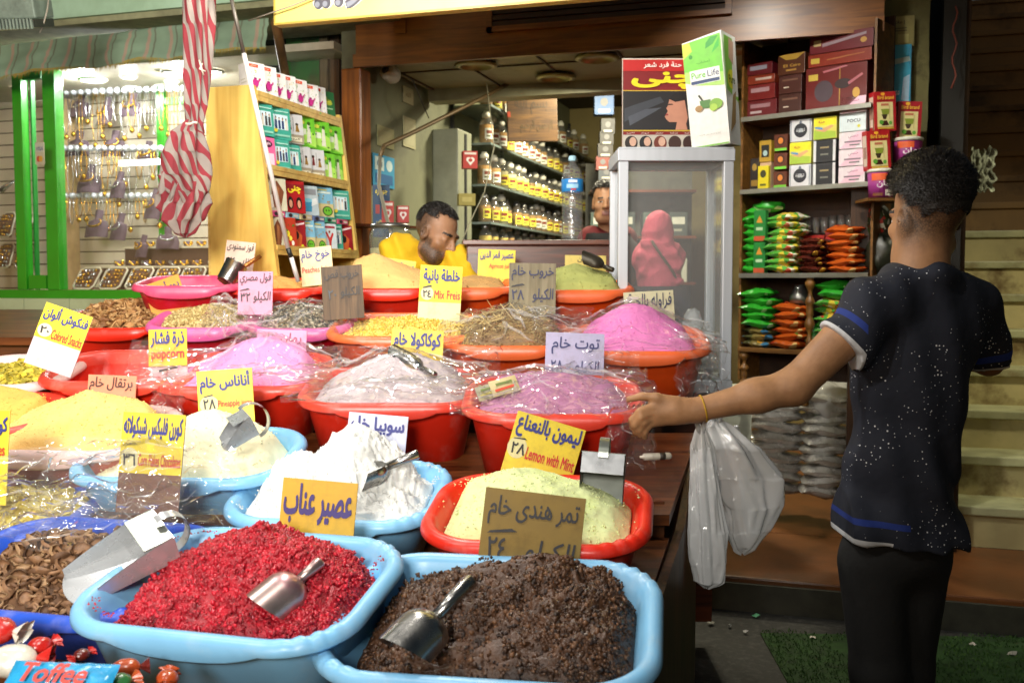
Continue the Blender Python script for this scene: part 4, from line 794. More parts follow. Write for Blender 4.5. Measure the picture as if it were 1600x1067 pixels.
def boxscoop(label, o, y, z, w, l, hgt, mm=None, cover=.35, cm=None):
    """sheet-metal scoop: origin at the closed back, y towards the mouth, z up out of the floor, strap handle behind"""
    y = Vector(y).normalized(); z = Vector(z); z = (z - y * z.dot(y)).normalized(); x = y.cross(z)
    t = thing('scoop', label, 'scoop', M=frame(Vector(o), x, y, z), group='metal scoops in the basins'); mm = mm or steel2; m = MB(); e = .0018
    def curve(off):
        def f(u, v):
            a = (v - .5) * 2; k = min(1, abs(a)); wl = w / 2 - off
            X = wl * a * (1 if abs(a) < .62 else 1); Z = 0 if k < .62 else hgt * ((k - .62) / .38) * (1 - .75 * u ** 1.5); X = wl * max(-1, min(1, a / .62)); ln = l * (1 - .08 * (a / .62) ** 2 if k < .62 else .92)
            return (X, ln * u, Z + off)
        return f
    m.grid(curve(0), 14, 26, mm, smooth=False); m.grid(curve(e), 14, 26, mm, smooth=False)
    m.box((-w / 2, -e, 0), (w / 2, 0, hgt), mm); m.box((-w / 2 + .002, 0, hgt - e), (w / 2 - .002, l * cover, hgt), cm or mm)
    m.build('tray', t)
    m = MB()
    def strap(u, v): a = R(-20 + 220 * u); return ((v - .5) * .022, -.004 - .042 * math.sin(max(0, a)) * (1 if a > 0 else .2), hgt * .5 + .045 * -math.cos(a) * 1)
    m.grid(strap, 18, 2, mm); m.grid(lambda u, v: (lambda q: (q[0], q[1] * .93, q[2]))(strap(u, v)), 18, 2, mm); m.build('strap_handle', t); return t
steelm = mat('shaded_tin', '8d9188', .32, .8, var=.08, scale=20); brt = mat('lit_tin', 'd2d4d6', .26, .6, var=.06, scale=20, dark='b4b4b4', dscale=10, damt=.4)  # same tin in a darker and a brighter copy, for shaded and lit faces
fw = CW(0, 1, 0); rt = CW(1, 0, 0); up = Vector((0, 0, 1))
boxscoop('square tin scoop with strap handle standing in the lime powder', P(945, 722, 2.25), (-rt * .12 - fw * .42 - up * .9), (-fw * .8 + up * .55 - rt * .1), .098, .11, .075, steelm, .42, steel2)
boxscoop('tin scoop with ring handle resting in the cream powder', P(398, 672, 2.38), (-rt * .75 - fw * .35 - up * .42), (up * .85 - rt * .25 - fw * .3), .075, .085, .05, cover=.5)
boxscoop('large open tin scoop resting across the brown flakes and blue rim', P(264, 850, 1.95), (-rt * .74 - fw * .5 - up * .32), (up * .72 - fw * .62 - rt * .30),   .112, .205, .056, brt, .28, steelm)
# deep measuring cup in the back basin
mc = thing('measuring_cup', 'tilted steel measuring cup with copper coloured handle in the pink rimmed basin', 'measuring cup', M=TR(P(363, 424, 3.66), YAW + R(10), R(-20), R(28)))
m = MB(); m.lathe([(.0, -.05), (.034, -.05), (.036, -.045), (.042, .03), (.044, .032), (.0405, .03), (.034, -.045)], steel, 20, cap=False); m.build('cup', mc)
m = MB(); m.tube([(.02, 0, .02), (.035, 0, .05), (.06, 0, .10)], [.007, .009, .008], mat('copper_handle', 'b0703c', .35, .8), 10); m.build('handle', mc)

# ------------------------------------------------------------------ clear plastic film
clear = film('clear_film', ior=1.42, haze=.03, bump=.2, bscale=9, gloss=1.2, rough=.035); pleat = film('film_pleat', ior=1.4, haze=.17, bump=.2, bscale=20, gloss=1.1, rough=.1)
def sheet(key, label, ex=(.05, .05, .05, .05), seed=1, amp=.011, fall=.5, tuck=.0, mm=None, hmax=0):
    D = BAS[key]; h = D['h']; nu, nv = 116, 92; x0, x1 = -D['L'] / 2 - ex[0], D['L'] / 2 + ex[1]; y0, y1 = -D['W'] / 2 - ex[2], D['W'] / 2 + ex[3]
    X = np.linspace(x0, x1, nu + 1); Y_ = np.linspace(y0, y1, nv + 1); Z = np.zeros((nu + 1, nv + 1))
    for i, x in enumerate(X):
        for j, y in enumerate(Y_):
            dx = max(0, abs(x) - D['L'] / 2 + .012); dy = max(0, abs(y) - D['W'] / 2 + .012); d = math.hypot(dx, dy)
            Z[i, j] = .012 - fall * d - 2.2 * d * d if d > 0 else max(.012, h(x, y) + .012)
    Zs = Z.copy()
    for _ in range(240):
        Zp = np.pad(Zs, 1, mode='edge'); Zs = (Zp[:-2, 1:-1] + Zp[2:, 1:-1] + Zp[1:-1, :-2] + Zp[1:-1, 2:]) / 4; Zs = np.maximum(Zs, Z)
    r = random.Random(seed); V = []
    rid = [(r.uniform(0, 3.14), r.uniform(9, 26), r.uniform(0, 9)) for _ in range(5)]
    crs = []
    for _ in range(15):
        px_, py_ = r.uniform(x0, x1) * .8, r.uniform(y0, y1) * .8; a = math.atan2(py_, px_) + r.uniform(-.5, .5) if r.random() < .6 else r.uniform(0, 3.14); crs.append((px_, py_, math.cos(a), math.sin(a), r.uniform(.05, .17), r.uniform(.005, .011), r.uniform(.004, .013) * amp / .011))
    for i, x in enumerate(X):
        for j, y in enumerate(Y_):
            w = 0
            for (cx_, cy_, ca, sa, ln, wd_, hh) in crs:
                al = (x - cx_) * ca + (y - cy_) * sa; pe = abs(-(x - cx_) * sa + (y - cy_) * ca + .01 * math.sin(al * 30))
                if pe < wd_ and abs(al) < ln: w += hh * (1 - pe / wd_) * (1 - (al / ln) ** 2)
            for a, fq, ph in rid:
                q = (x * math.cos(a) + y * math.sin(a)) * fq + ph + 1.6 * noise.noise(Vector((x * 7, y * 7, ph))); mk = max(0, noise.noise(Vector((x * 5 + ph, y * 5, seed)))) * 1.8
                w += amp * (1 - abs(math.sin(q))) ** 3 * mk
            w += amp * .6 * abs(noise.noise(Vector((x * 24, y * 24, seed * 3.1))))
            eg = 1 if min(i, nu - i, j, nv - j) < 3 else 0
            V.append((x + eg * .018 * noise.noise(Vector((x * 12, y * 12, 5))), y + eg * .018 * noise.noise(Vector((y * 12, x * 12, 9))), Zs[i, j] + w + eg * .012 * noise.noise(Vector((x * 20, y * 20, 2)))))
    Fq = [(i * (nv + 1) + j, (i + 1) * (nv + 1) + j, (i + 1) * (nv + 1) + j + 1, i * (nv + 1) + j + 1) for i in range(nu) for j in range(nv)]
    m = MB(); m.add(V, Fq, mm or clear, None, True); VA = np.array(V).reshape(nu + 1, nv + 1, 3)
    def at_(x, y): i = min(nu, max(0, (x - x0) / (x1 - x0) * nu)); j = min(nv, max(0, (y - y0) / (y1 - y0) * nv)); return Vector(VA[int(i), int(j)])
    for _ in range(24):                # folded-over pleats of the film, hazed white to draw its crease highlights
        px_, py_ = r.uniform(x0, x1) * .85, r.uniform(y0, y1) * .85; a = math.atan2(py_ - .02, px_) + r.uniform(-.6, .6) if r.random() < .65 else r.uniform(0, 3.14); ln = r.uniform(.02, .085); wd_ = r.uniform(.0015, .0065); pts = []
        for q in range(9):
            t = (q / 8 - .5) * 2; xx, yy = px_ + math.cos(a) * ln * t + .006 * math.sin(q * .9 + px_ * 90), py_ + math.sin(a) * ln * t; p = at_(xx, yy); w2 = wd_ * (1 - t * t) + .0003; pts.append((p + Vector((-math.sin(a) * w2, math.cos(a) * w2, .002)), p + Vector((0, 0, .003 + w2 * 1.3)), p + Vector((math.sin(a) * w2, -math.cos(a) * w2, .002))))
        m.add([v for p in pts for v in p], [(q * 3 + k, q * 3 + 3 + k, q * 3 + 4 + k, q * 3 + 1 + k) for q in range(8) for k in (0, 1)], pleat, None, False)
    return tag(m.build('plastic_film', M=D['B']), label, 'plastic film', 'clear films over the basins')
sheet('C2', 'clear crinkled film stretched over the pink powder basin', (.02, .02, .01, .05), 3)
sheet('C3', 'clear crinkled film stretched over the mauve powder basin', (.015, .02, .0, .06), 5)
sheet('C4', 'clear crinkled film over the purple berry powder by the hand', (.02, .03, .02, .08), 8, amp=.015)
sheet('D5', 'clear film tented over the straw coloured herb basin', (.02, .02, .01, .05), 11)
sheet('D6', 'clear film spread over the vivid pink powder basin', (.03, .03, .01, .05), 14)
sheet('A0', 'clear crinkled film over the yellow chips', (.03, .10, .03, .06), 17, amp=.018)
sheet('D3', 'clear film lying over the black and white seeds', (.02, .05, .06, .0), 19, amp=.012)
sheet('D2', 'clear film edge lying over the beige grain basin', (-.2, .05, .06, -.1), 22, amp=.014)
# loose crumpled film pulled back behind the brown flakes
def crumple(label, c, ex, ey, n, seed, amp, mm=None, name='plastic_film', cat='plastic film'):
    m = MB(); 
    def f(u, v):
        p = Vector(ex) * (u - .5) + Vector(ey) * (v - .5); nrm = Vector(ex).cross(Vector(ey)).normalized()
        q = Vector((u * 3, v * 3, seed)); d = amp * (fbm(q, 2) + .8 * abs(noise.noise(q * 2.3)) + .4 * abs(noise.noise(q * 5)))
        e_ = min(u, 1 - u, v, 1 - v); k = 1 if e_ > .06 else .5
        return Vector(c) + p + nrm * d * k + Vector((noise.noise(q * 3), noise.noise(q * 3 + Vector((9, 0, 0))), 0)) * amp * .35
    m.grid(f, n, n, mm or clear); r = random.Random(seed)
    for _ in range(int(n * .5)):
        u, v, a, ln = r.random(), r.random(), r.uniform(0, 3.14), r.uniform(.05, .25); pts = []
        for q in range(8):
            t = (q / 7 - .5) * 2; p = f(min(1, max(0, u + math.cos(a) * ln * t)), min(1, max(0, v + math.sin(a) * ln * t))); w2 = r.uniform(.001, .0025) * (1 - t * t) + .0003; pts.append((p + Vector((0, -.003, w2)), p + Vector((0, -.004, -w2))))
        m.add([x for p in pts for x in p], [(q * 2, q * 2 + 2, q * 2 + 3, q * 2 + 1) for q in range(7)], pleat)
    return tag(m.build(name), label, cat, 'clear films over the basins')
crumple('clear crumpled film pushed back over the chocolate flakes', P(215, 775, 2.12), rt * .42 - up * .02, fw * .12 + up * .22, 44, 2, .055)
crumple('large clear crinkled film tented over the yellow chips and chocolate flakes', P(140, 765, 2.12), rt * .40 + fw * .05, fw * .16 + up * .15, 54, 41, .06)
crumple('clear film hanging from the berry powder basin below the hand', P(985, 668, 2.47), rt * .12, up * .2 + fw * .04, 26, 6, .04)
crumple('clumped clear plastic lying between stall end and cabinet', P(1095, 580, 3.05), rt * .16, up * .2 + fw * .1, 30, 9, .07)
crumple('clear film peak standing behind the mauve powder basin', P(560, 566, 2.98), rt * .15 + fw * .03, up * .10 + fw * .03, 30, 21, .035)
crumple('clear film gathered between the mauve and berry basins', P(735, 566, 2.86), rt * .17 + fw * .05, up * .08 + fw * .05, 30, 24, .035)
crumple('clear film peak rising at the back of the berry basin', P(955, 578, 2.82), rt * .16, up * .11 + fw * .03, 30, 27, .04)
crumple('clear film swept over the front of the mauve powder', P(650, 600, 2.66), rt * .34, up * .03 + fw * .12, 36, 31, .022)
crumple('clear film swept over the front of the pink powder', P(430, 582, 2.80), rt * .30, up * .03 + fw * .12, 36, 33, .022)
crumple('clear film peak between the herb and vivid pink basins', P(880, 500, 3.22), rt * .2 + fw * .04, up * .08 + fw * .05, 30, 36, .03)
crumple('clear plastic edge hanging off the pink powder basin', P(262, 615, 2.75), rt * .09, up * .16, 22, 12, .04)
crumple('clear film lying folded over the empty red basin rim', P(240, 560, 2.84), rt * .14, up * .1 + fw * .06, 22, 15, .03)
# sachets lying on the berry powder film
for i, (a, b, w, h, c, c2) in enumerate([(788, 603, .075, .05, 'b9a878', 'c2442a'), (762, 612, .06, .045, '8f8a70', 'a89a4a')]):
    m = MB(); m.grid(lambda u, v: ((u - .5) * w, (v - .5) * h, .006 * math.sin(math.pi * u) * math.sin(math.pi * v) + .002 * noise.noise(Vector((u * 8, v * 8, i)))), 10, 8, ink(c)); m.panel((-w / 2, -h / 2, .006), (w, 0, 0), (0, h, 0), (0, 0, 1), [('p', [(.1, .2), (.8, .25), (.85, .4), (.12, .35)], c2), ('r', .2, .55, .8, .7, '6d7a3c')])
    tag(m.build('sachet', M=TR(P(a, b, 2.60), YAW + R(30), R(48), R(-20))), ['beige sachet with red band lying on the berry film', 'small olive sachet lying behind the beige one on the berry film'][i], 'sachet')
# marker pen on the tread
m = MB(); p0, p1 = P(1000, 714, 2.42), P(1048, 712, 2.44); dd = p1 - p0; m.tube([p0, p0 + dd * .1, p0 + dd * .12, p0 + dd * .95, p1], [.003, .004, .009, .009, .007], mat('pen_white', 'c9bfae', .4), 12); m.tube([p0 + dd * .62, p0 + dd * .8], .0093, ink('3a3128'), 12); tag(m.build('marker_pen'), 'white marker pen lying on the bare wooden tread', 'pen')
# wrapped sweets in the corner
cw = {k: mat('wrap_' + k, c, .25, var=.25, scale=30, bump=.5, bscale=40, spec=.7) for k, c in dict(red='b3201a', white='d6d2c4', blue='2e9bd0', orange='b0481e', green='2f6a38', maroon='5e1a14').items()}
def sweet(label, px, py, Y, s, mm, m2, rot):
    s *= .85; t = thing('wrapped_sweet', label, 'sweet', M=TR(P(px, py, Y), R(rot), R(15)), group='wrapped sweets in the corner'); m = MB()
    m.grid(lambda u, v: (lambda th, ph: (s * 1.25 * math.cos(ph), s * math.sin(ph) * math.cos(th) * (1 + .12 * noise.noise(Vector((u * 9, v * 9, px)))), s * .8 * math.sin(ph) * math.sin(th) * (1 + .12 * noise.noise(Vector((u * 9, v * 5, px + 3))))))(u * 6.2832, v * math.pi), 20, 12, mm); m.build('sweet_body', t)
    for sx in (-1, 1): m = MB(); m.grid(lambda u, v: (sx * s * (1.15 + .8 * u), s * (.15 + .75 * u) * math.cos(v * 6.2832) * (1 + .25 * math.sin(v * 38)), s * (.15 + .4 * u) * math.sin(v * 6.2832)), 5, 36, m2); m.build('twist_end', t)
for a in [('white wrapped sweet like a pale round lump', 18, 1032, 1.62, .038, cw['white'], cw['red'], 30), ('red wrapped sweet beside the white one', 62, 1008, 1.66, .02, cw['red'], cw['red'], 70), ('red and white wrapped sweet at the picture edge', -6, 985, 1.66, .032, cw['red'], cw['white'], 10), ('brown wrapped sweet under the blue rim', 196, 1044, 1.56, .022, cw['orange'], cw['maroon'], 40), ('small maroon wrapped sweet standing on end', 128, 1022, 1.60, .013, cw['maroon'], cw['red'], 80), ('orange brown wrapped sweet furthest along the ledge', 262, 1060, 1.52, .02, cw['orange'], cw['orange'], 120), ('green wrapped sweet behind the blue packet', 185, 1066, 1.5, .02, cw['green'], cw['orange'], 60)]: sweet(*a)
cp_ = thing('sweet_packet', 'bright blue shiny packet with red lettering in the corner', 'packet', M=TR(P(88, 1074, 1.47), YAW - R(6), R(38)))
m = MB(); m.grid(lambda u, v: ((u - .5) * .17, (v - .5) * .085, .016 * math.sin(math.pi * u) ** .5 * math.sin(math.pi * v) ** .5 + .003 * noise.noise(Vector((u * 9, v * 5, 1)))), 30, 16, cw['blue']); m.build('pouch', cp_)
m = MB(); m.panel((-.085, -.0425, .0195), (.17, 0, 0), (0, .085, 0), (0, 0, 1), [('t', 'Toffee', .18, .45, .8, .85, 'c8453a', .03, .2)]); m.build('lettering', cp_)
m = MB(); m.box((-1.25, 1.28, .655), (-.15, 1.52, .70), wood('corner_slat', '9a7440', '6a4a22', 0, .5)); o = m.build('front_ledge', stall); o.location = (.6, -1.5, 0)
# ================================================================== pine shelf with product boxes
pine = wood('pine', 'e6c668', 'cda148', 2, .5, 1.2); pinex = wood('pine_board', 'e4c46e', 'c79c4a', 0, .5, 1.6)
ps = thing('pine_shelf', 'yellow pine display shelf with sloping front full of product boxes', 'shelf', (0, 0, 0))
U0, Z0, VN, VF = -2.30, 1.12, 3.44, 4.17
def uf(z): return -2.10 + (2.18 - z) * .13          # sloping front
def side(v, th):
    m = MB(); A = [(U0, v, Z0), (uf(Z0), v, Z0), (uf(2.18), v, 2.18), (U0, v, 2.18)]; B = [(x, y + th, z) for x, y, z in A]
    m.add(A + B, [(0, 1, 2, 3), (7, 6, 5, 4)] + [(i, (i + 1) % 4 + 0, (i + 1) % 4 + 4, i + 4)[::-1] for i in range(4)], pine); return m.build('side_panel', ps)
side(VN, .022); side(VF, .022)
for z, d in ((2.145, .0), (1.86, .0), (1.545, .0)):
    m = MB(); m.box((U0 + .003, VN + .023, z - .02), (uf(z) + .0, VF - .001, z), pinex); m.box((uf(z) - .018, VN + .0225, z + .0002), (uf(z) + .002, VF - .001, z + .018), pinex); m.build('shelf_board', ps)
m = MB(); m.box((U0 - .012, VN, Z0), (U0, VF + .02, 2.18), pinex); m.build('back_panel', ps)
def leaf(x, y, s, c): return ('p', [(x - s, y), (x, y + s * .6), (x + s, y), (x, y - s * .6)], c)
rs = random.Random(3)
def spk(n, cols, x0=.08, x1=.92, y0=.1, y1=.85, s=.035): return [leaf(rs.uniform(x0, x1), rs.uniform(y0, y1), s * rs.uniform(.5, 1.3), rs.choice(cols)) for _ in range(n)]
def figures(x0, x1, y0, y1, n, cols):
    o = []
    for i in range(n):
        cx = x0 + (x1 - x0) * (i + .5) / n; w = (x1 - x0) / n * .36; hgt = (y1 - y0) * rs.uniform(.82, 1)
        o += [('p', [(cx - w, y0), (cx + w, y0), (cx + w * .9, y0 + hgt * .72), (cx - w * .9, y0 + hgt * .7)], rs.choice(cols)), ('e', cx, y0 + hgt * .84, w * .55, hgt * .12, 'b98a68'), ('e', cx, y0 + hgt * .93, w * .5, hgt * .06, '231812')]
    return o
def dz(kind):
    if kind == 'tea': return 'e9e6e2', [('r', .04, .86, .62, .96, 'd8482a'), ('t', 'شاي', .12, .88, .5, .94, 'f2e2c0')] + spk(26, ['7fae5a', '4f8f4a', 'b9cf6a', 'c9a9d8', 'dfc94a'], .05, .95, .08, .84) + [('e', .3, .36, .2, .13, 'b52a7a'), ('p', [(.45, .36), (.66, .5), (.62, .54), (.42, .42)], 'b52a7a'), ('e', .3, .5, .1, .03, '8f1f60'), ('r', 0, 0, 1, .06, '86a85a')]
    if kind == 'teal': return '3f9f8a', [('r', .12, .3, .88, .78, 'cfe2e6')] + figures(.18, .84, .32, .76, 4, ['2b3f6a', 'd9d2c2', '6a2b2b', '3a3a3a', 'e4e0d4']) + [('r', .2, .86, .9, .9, 'a9d9c8'), ('e', .2, .26, .1, .06, 'dfcf3a'), ('r', .1, .08, .9, .14, '8fcab4')]
    if kind == 'grey': return 'c9c9c9', [('r', 0, 0, 1, .3, '9a8f78'), ('e', .3, .75, .08, .05, '2a1c14'), ('p', [(.22, .45), (.4, .45), (.34, .72), (.27, .72)], '7a2a2a'), ('e', .68, .66, .08, .05, '2a1c14'), ('p', [(.58, .4), (.8, .4), (.72, .64), (.64, .64)], '8a6a2a'), ('r', .48, .4, .5, .9, '4a4a4a'), ('r', .1, .06, .9, .2, 'd9d2b4'), ('t', 'كريم', .2, .08, .8, .18, '3a3020')]
    if kind == 'green': return '6cbf2e', [('p', [(.0, .2), (1, .0), (1, .45), (0, .75)], 'a9dc5a'), ('r', .12, .4, .5, .6, 'e2ecd0'), ('p', [(.5, .15), (.75, .12), (.72, .72), (.58, .78)], 'd9d8c2'), ('e', .66, .8, .1, .06, '3a5a1a'), ('e', .3, .82, .16, .07, 'd2d84a')] + spk(7, ['3f8f1e', '2f6a1a'], .1, .9, .1, .9, .05)
    if kind == 'pink': return 'dc5f8f', [('e', .5, .8, .36, .12, '4a1a34'), ('t', 'Wight', .25, .75, .75, .86, 'e8c8d8'), ('r', .1, .1, .9, .5, 'efc2d2'), ('p', [(.4, .1), (.62, .1), (.56, .48), (.44, .48)], 'c9b98a')]
    if kind == 'wheel': return '7fb7d2', [('r', 0, 0, 1, .45, 'cdbf86'), ('r', .1, .8, .9, .86, 'd9e4d8'), ('r', .15, .9, .7, .94, 'c9b83a'), ('e', .66, .2, .28, .17, '1f2a18'), ('e', .66, .2, .23, .14, '69b52e'), ('e', .58, .22, .04, .03, '1f2a18'), ('e', .72, .22, .04, .03, '1f2a18')] + spk(6, ['b98f4a', '9f8a3a'], .1, .8, .45, .75, .06)
    if kind == 'red': return '8f1a22', [('p', [(.1, .0), (.6, .0), (.75, .5), (.4, .7)], 'c25a2a'), ('e', .35, .5, .18, .14, '1c0c0a'), ('p', [(.1, .78), (.95, .9), (.95, .96), (.1, .86)], 'e0c8c8'), ('e', .72, .12, .1, .07, 'cfd22e')]
    if kind == 'henna': return 'a01a1e', [('r', 0, .72, 1, .9, '7d1418'), ('t', 'چنى', .2, .6, .85, .86, 'e0cf2a', .04), ('e', .3, .3, .14, .2, '1a100c'), ('e', .3, .27, .08, .13, 'c98f70'), ('e', .7, .3, .14, .2, '1a100c'), ('e', .7, .27, .08, .13, 'c98f70')]
    if kind == 'hair': return 'b8b49a', [('p', [(.3, .1), (.7, .05), (.9, .6), (.6, .95), (.35, .7)], '6a3a22'), ('p', [(.45, .1), (.6, .1), (.7, .7), (.55, .8)], '8f5a34'), ('p', [(.1, .0), (.4, .1), (.35, .5), (.1, .4)], 'd9d2c2')]
    if kind == 'flower': return 'a8341e', [('e', .4, .5, .14, .1, 'd9c52a'), ('e', .55, .35, .12, .08, 'e0d24a'), ('e', .4, .15, .16, .1, 'b01818'), ('e', .7, .2, .1, .08, 'd8d0c0')] + spk(9, ['3f7a2a', '2f5a1e'], .1, .9, .1, .8, .06)
    if kind == 'grnstrip': return '1f6f3a', [('r', 0, .0, 1, .12, 'd4622a'), ('e', .5, .6, .3, .08, 'b9c83a'), ('t', 'حنة', .25, .62, .75, .8, 'd9cf3a'), ('r', .2, .38, .8, .42, '9fc8a0')]
    if kind == 'cup': return 'b9c9cf', [('p', [(.15, .1), (.6, .1), (.68, .5), (.1, .5)], '3a8fb5'), ('e', .4, .5, .3, .07, '7fc4d8'), ('r', .1, .7, .9, .9, '8a8f94'), ('p', [(.6, .3), (.95, .4), (.9, .6), (.65, .55)], 'dfe4e4')]
    if kind == 'sport': return 'c4cfd2', [('p', [(.45, .1), (.55, .1), (.62, .4), (.8, .65), (.7, .7), (.5, .5), (.3, .75), (.22, .68), (.42, .4)], 'b8322e'), ('e', .5, .72, .07, .05, '7a4a30'), ('r', .1, .85, .9, .93, '9a2a3a')]
ct = {}
def carton(name, label, kind, M, w, d, h, group, lay=False):
    """box with its printed front on local -y"""
    key = (kind, round(w, 3), round(d, 3), round(h, 3))
    if key in ct: o = ct[key].copy(); COL.objects.link(o); o.matrix_world = M
    else:
        base, des = dz(kind); m = MB(); m.box((-w / 2, 0, 0), (w / 2, d, h), ink(base, .42), bev=.0018); m.panel((-w / 2 + .002, 0, .002), (w - .004, 0, 0), (0, 0, h - .004), (0, -1, 0), des)
        m.panel((-w / 2, d - .004, .004), (0, -d + .008, 0), (0, 0, h - .008), (-1, 0, 0), [('r', .15, .2, .85, .3, 'd8d4c4'), ('r', .15, .4, .85, .44, 'cfcabc'), ('r', .15, .5, .7, .54, 'cfcabc')])
        o = m.build(name, M=M); ct[key] = o
    return tag(o, label, 'product box', group)
KD = dict(tea='white floral tea box', teal='teal box with family picture', grey='grey box with two small figures', green='lime green slimming box', pink='pink box with dark oval', wheel='sky blue box with green wheel', red='dark red box with yellow disc', henna='red henna box', hair='beige box with brown hair', flower='rust red box with yellow flower', grnstrip='dark green henna box', cup='pale box with blue cup', sport='pale box with red runner')
rows = [('the very top of the pine shelf', 2.147, 2.147, ['tea', 'tea', 'tea', 'tea', 'tea', 'tea', 'tea', 'grnstrip'], .133),
        ('the lower layer on the middle pine shelf', 1.862, 1.862, ['pink', 'teal', 'teal', 'grey', 'grey', 'green', 'green'], .128),
        ('the upper layer on the middle pine shelf', 1.995, 1.862, ['teal', 'teal', 'grey', 'green', 'green', 'green'], .128),
        ('the lower layer on the bottom pine shelf', 1.547, 1.547, ['hair', 'flower', 'red', 'wheel', 'wheel', 'sport', 'teal', 'red'], .128),
        ('the upper layer on the bottom pine shelf', 1.70, 1.547, ['hair', 'henna', 'cup', 'wheel', 'teal'], .13)]
for rn, z, zz, kinds, hb in rows:
    n = len(kinds); wv = (VF - VN - .03) / n; seen = {}
    for i, k in enumerate(kinds):
        seen[k] = seen.get(k, 0) + 1; tot = kinds.count(k); wv_ = wv * (.97 if z != 1.70 else .86)
        v = VN + .025 + wv * (i + .5); hh = hb * (1 + .03 * math.sin(i * 2.3)); dep = .062 + .01 * math.sin(i)
        lab = (ORD[seen[k] - 1] + ' ' if tot > 1 else '') + KD[k] + ' in ' + rn
        carton('product_box', lab, k, TR((uf(z) - .022 + .006 * math.sin(i * 1.7), v, z + .001), R(90) - R(20) + R(rs.uniform(-5, 5)), R(-6)), round(wv_ * .93, 3), round(dep, 3), round(hh, 3), 'product boxes on the pine shelf')
# small flat packs used as layer dividers
for i, (c, t) in enumerate([('d84f86', 'pink'), ('8fbfd0', 'pale blue'), ('c9b98a', 'sand coloured'), ('5a6fa0', 'slate blue'), ('3f9f7a', 'sea green'), ('cf4f74', 'rose')]):
    v = VN + .09 + .112 * i; m = MB(); m.box((-.05, 0, 0), (.05, .06, .022), ink(c), bev=.001); m.panel((-.05, 0, 0), (.1, 0, 0), (0, 0, .022), (0, -1, 0), [('e', .3, .5, .16, .36, '2a1a24'), ('r', .55, .3, .9, .7, 'd9d4c8')])
    tag(m.build('flat_box', M=TR((uf(1.68) - .012, v, 1.677), R(90))), t + ' flat box lying between the two layers on the bottom pine shelf', 'product box', 'product boxes on the pine shelf')

# ------------------------------------------------------------------ red and white striped cloth hanging in front
cr_, cw_ = mat('cloth_red', '7a232b', .85, var=.18, scale=9, bump=.3, bscale=120, dark='8a2a34', dscale=4, damt=.5), mat('cloth_white', '80766e', .85, var=.14, scale=9, bump=.3, bscale=120, dark='9a8a80', dscale=5, damt=.5)
hc = thing('striped_cloth', 'faded red and white striped cloth twisted and knotted, hanging by the pine shelf', 'cloth', (0, 0, 0))
def clothpart(name, px_pts, twist, folds, seed, stripes_=9):
    m = MB(); n = len(px_pts)
    def f(u, v):
        q = u * (n - 1); i = min(int(q), n - 2); t = q - i; t = t * t * (3 - 2 * t); a, b = px_pts[i], px_pts[i + 1]
        px, py, w = [a[k] + (b[k] - a[k]) * t for k in range(3)]; th = v * 2 * math.pi + twist * u
        rr = w * 3.55 / F / 2 * (1 + folds * math.sin(5 * th + 3 * u) + folds * .6 * math.sin(9 * th - 5 * u + seed) + .09 * noise.noise(Vector((u * 6, math.cos(th) * 1.5, math.sin(th) * 1.5 + seed))))
        c = PC(px, py, 3.55); return CW(c[0] + rr * math.cos(th), c[1] + .75 * rr * math.sin(th), c[2])
    m.grid(f, 70, 90, cr_, mfn=lambda u, v: cr_ if int(v * stripes_ * 2) % 2 else cw_); return m.build(name, hc)
clothpart('hanging_length', [(310, -40, 42), (309, 40, 41), (308, 110, 36), (306, 165, 32), (303, 192, 24), (298, 214, 28)], 3.6, .2, 1, 10)
clothpart('knot', [(303, 188, 20), (292, 208, 46), (287, 240, 64), (290, 275, 64), (294, 300, 54), (296, 325, 28)], 2.6, .2, 4, 12)
clothpart('tail', [(296, 285, 40), (292, 318, 56), (286, 345, 52), (288, 365, 26), (290, 372, 4)], -1.2, .26, 7, 8)
clothpart('tail', [(276, 270, 40), (268, 305, 40), (261, 325, 26), (258, 336, 4)], -1.4, .28, 9, 6)
m = MB(); st_ = mat('string', 'cfc8b4', .8)
m.tube([P(290 + 3 * k, 193 + 1.5 * math.sin(k), 3.49 + .0 * k) for k in range(7)], .004, st_, 6); m.build('string', hc); m = MB(); m.tube([P(311, 95, 3.48), P(314, 104, 3.46), P(318, 118, 3.47)], .003, st_, 5); m.tube([P(316, 100, 3.48), P(312, 108, 3.46), P(321, 112, 3.47)], .003, st_, 5); m.build('string', hc)

# ------------------------------------------------------------------ leaning pole, hanging wire
pl_ = thing('awning_pole', 'thin pole leaning across the pine shelf, pale below and dark above', 'pole', (0, 0, 0))
a, b, c, d = P(355, -30, 3.5), P(381, 84, 3.52), P(450, 388, 3.6), P(466, 440, 3.62)
m = MB(); m.tube([b, c], .0085, mat('pole_white', 'cfcac4', .4, .2), 12); m.build('lower_tube', pl_)
m = MB(); m.tube([a, b], .007, mat('pole_grey', '5a544c', .45, .5), 12); m.build('upper_tube', pl_)
m = MB(); m.tube([c, P(455, 402, 3.605)], .0092, blk, 12); m.tube([P(455, 402, 3.605), d], .0085, MATS['pole_white'], 12); m.build('grip', pl_)
m = MB(); m.tube([P(594, 245, 4.9), P(592, 290, 4.85), P(604, 340, 4.75), P(618, 385, 4.6)], .009, mat('bent_pipe', '8d8876', .5, .4), 10); m.tube([P(594, 245, 4.9), P(600, 228, 4.95), P(640, 210, 5.1), P(700, 180, 5.4), P(760, 150, 5.7), P(800, 128, 5.9)], .011, mat('pipe_brown', '6a5636', .5, .3), 10); tag(m.build('bent_pipe'), 'bent tubular arm reaching from the inner wall towards the ceiling', 'pipe')
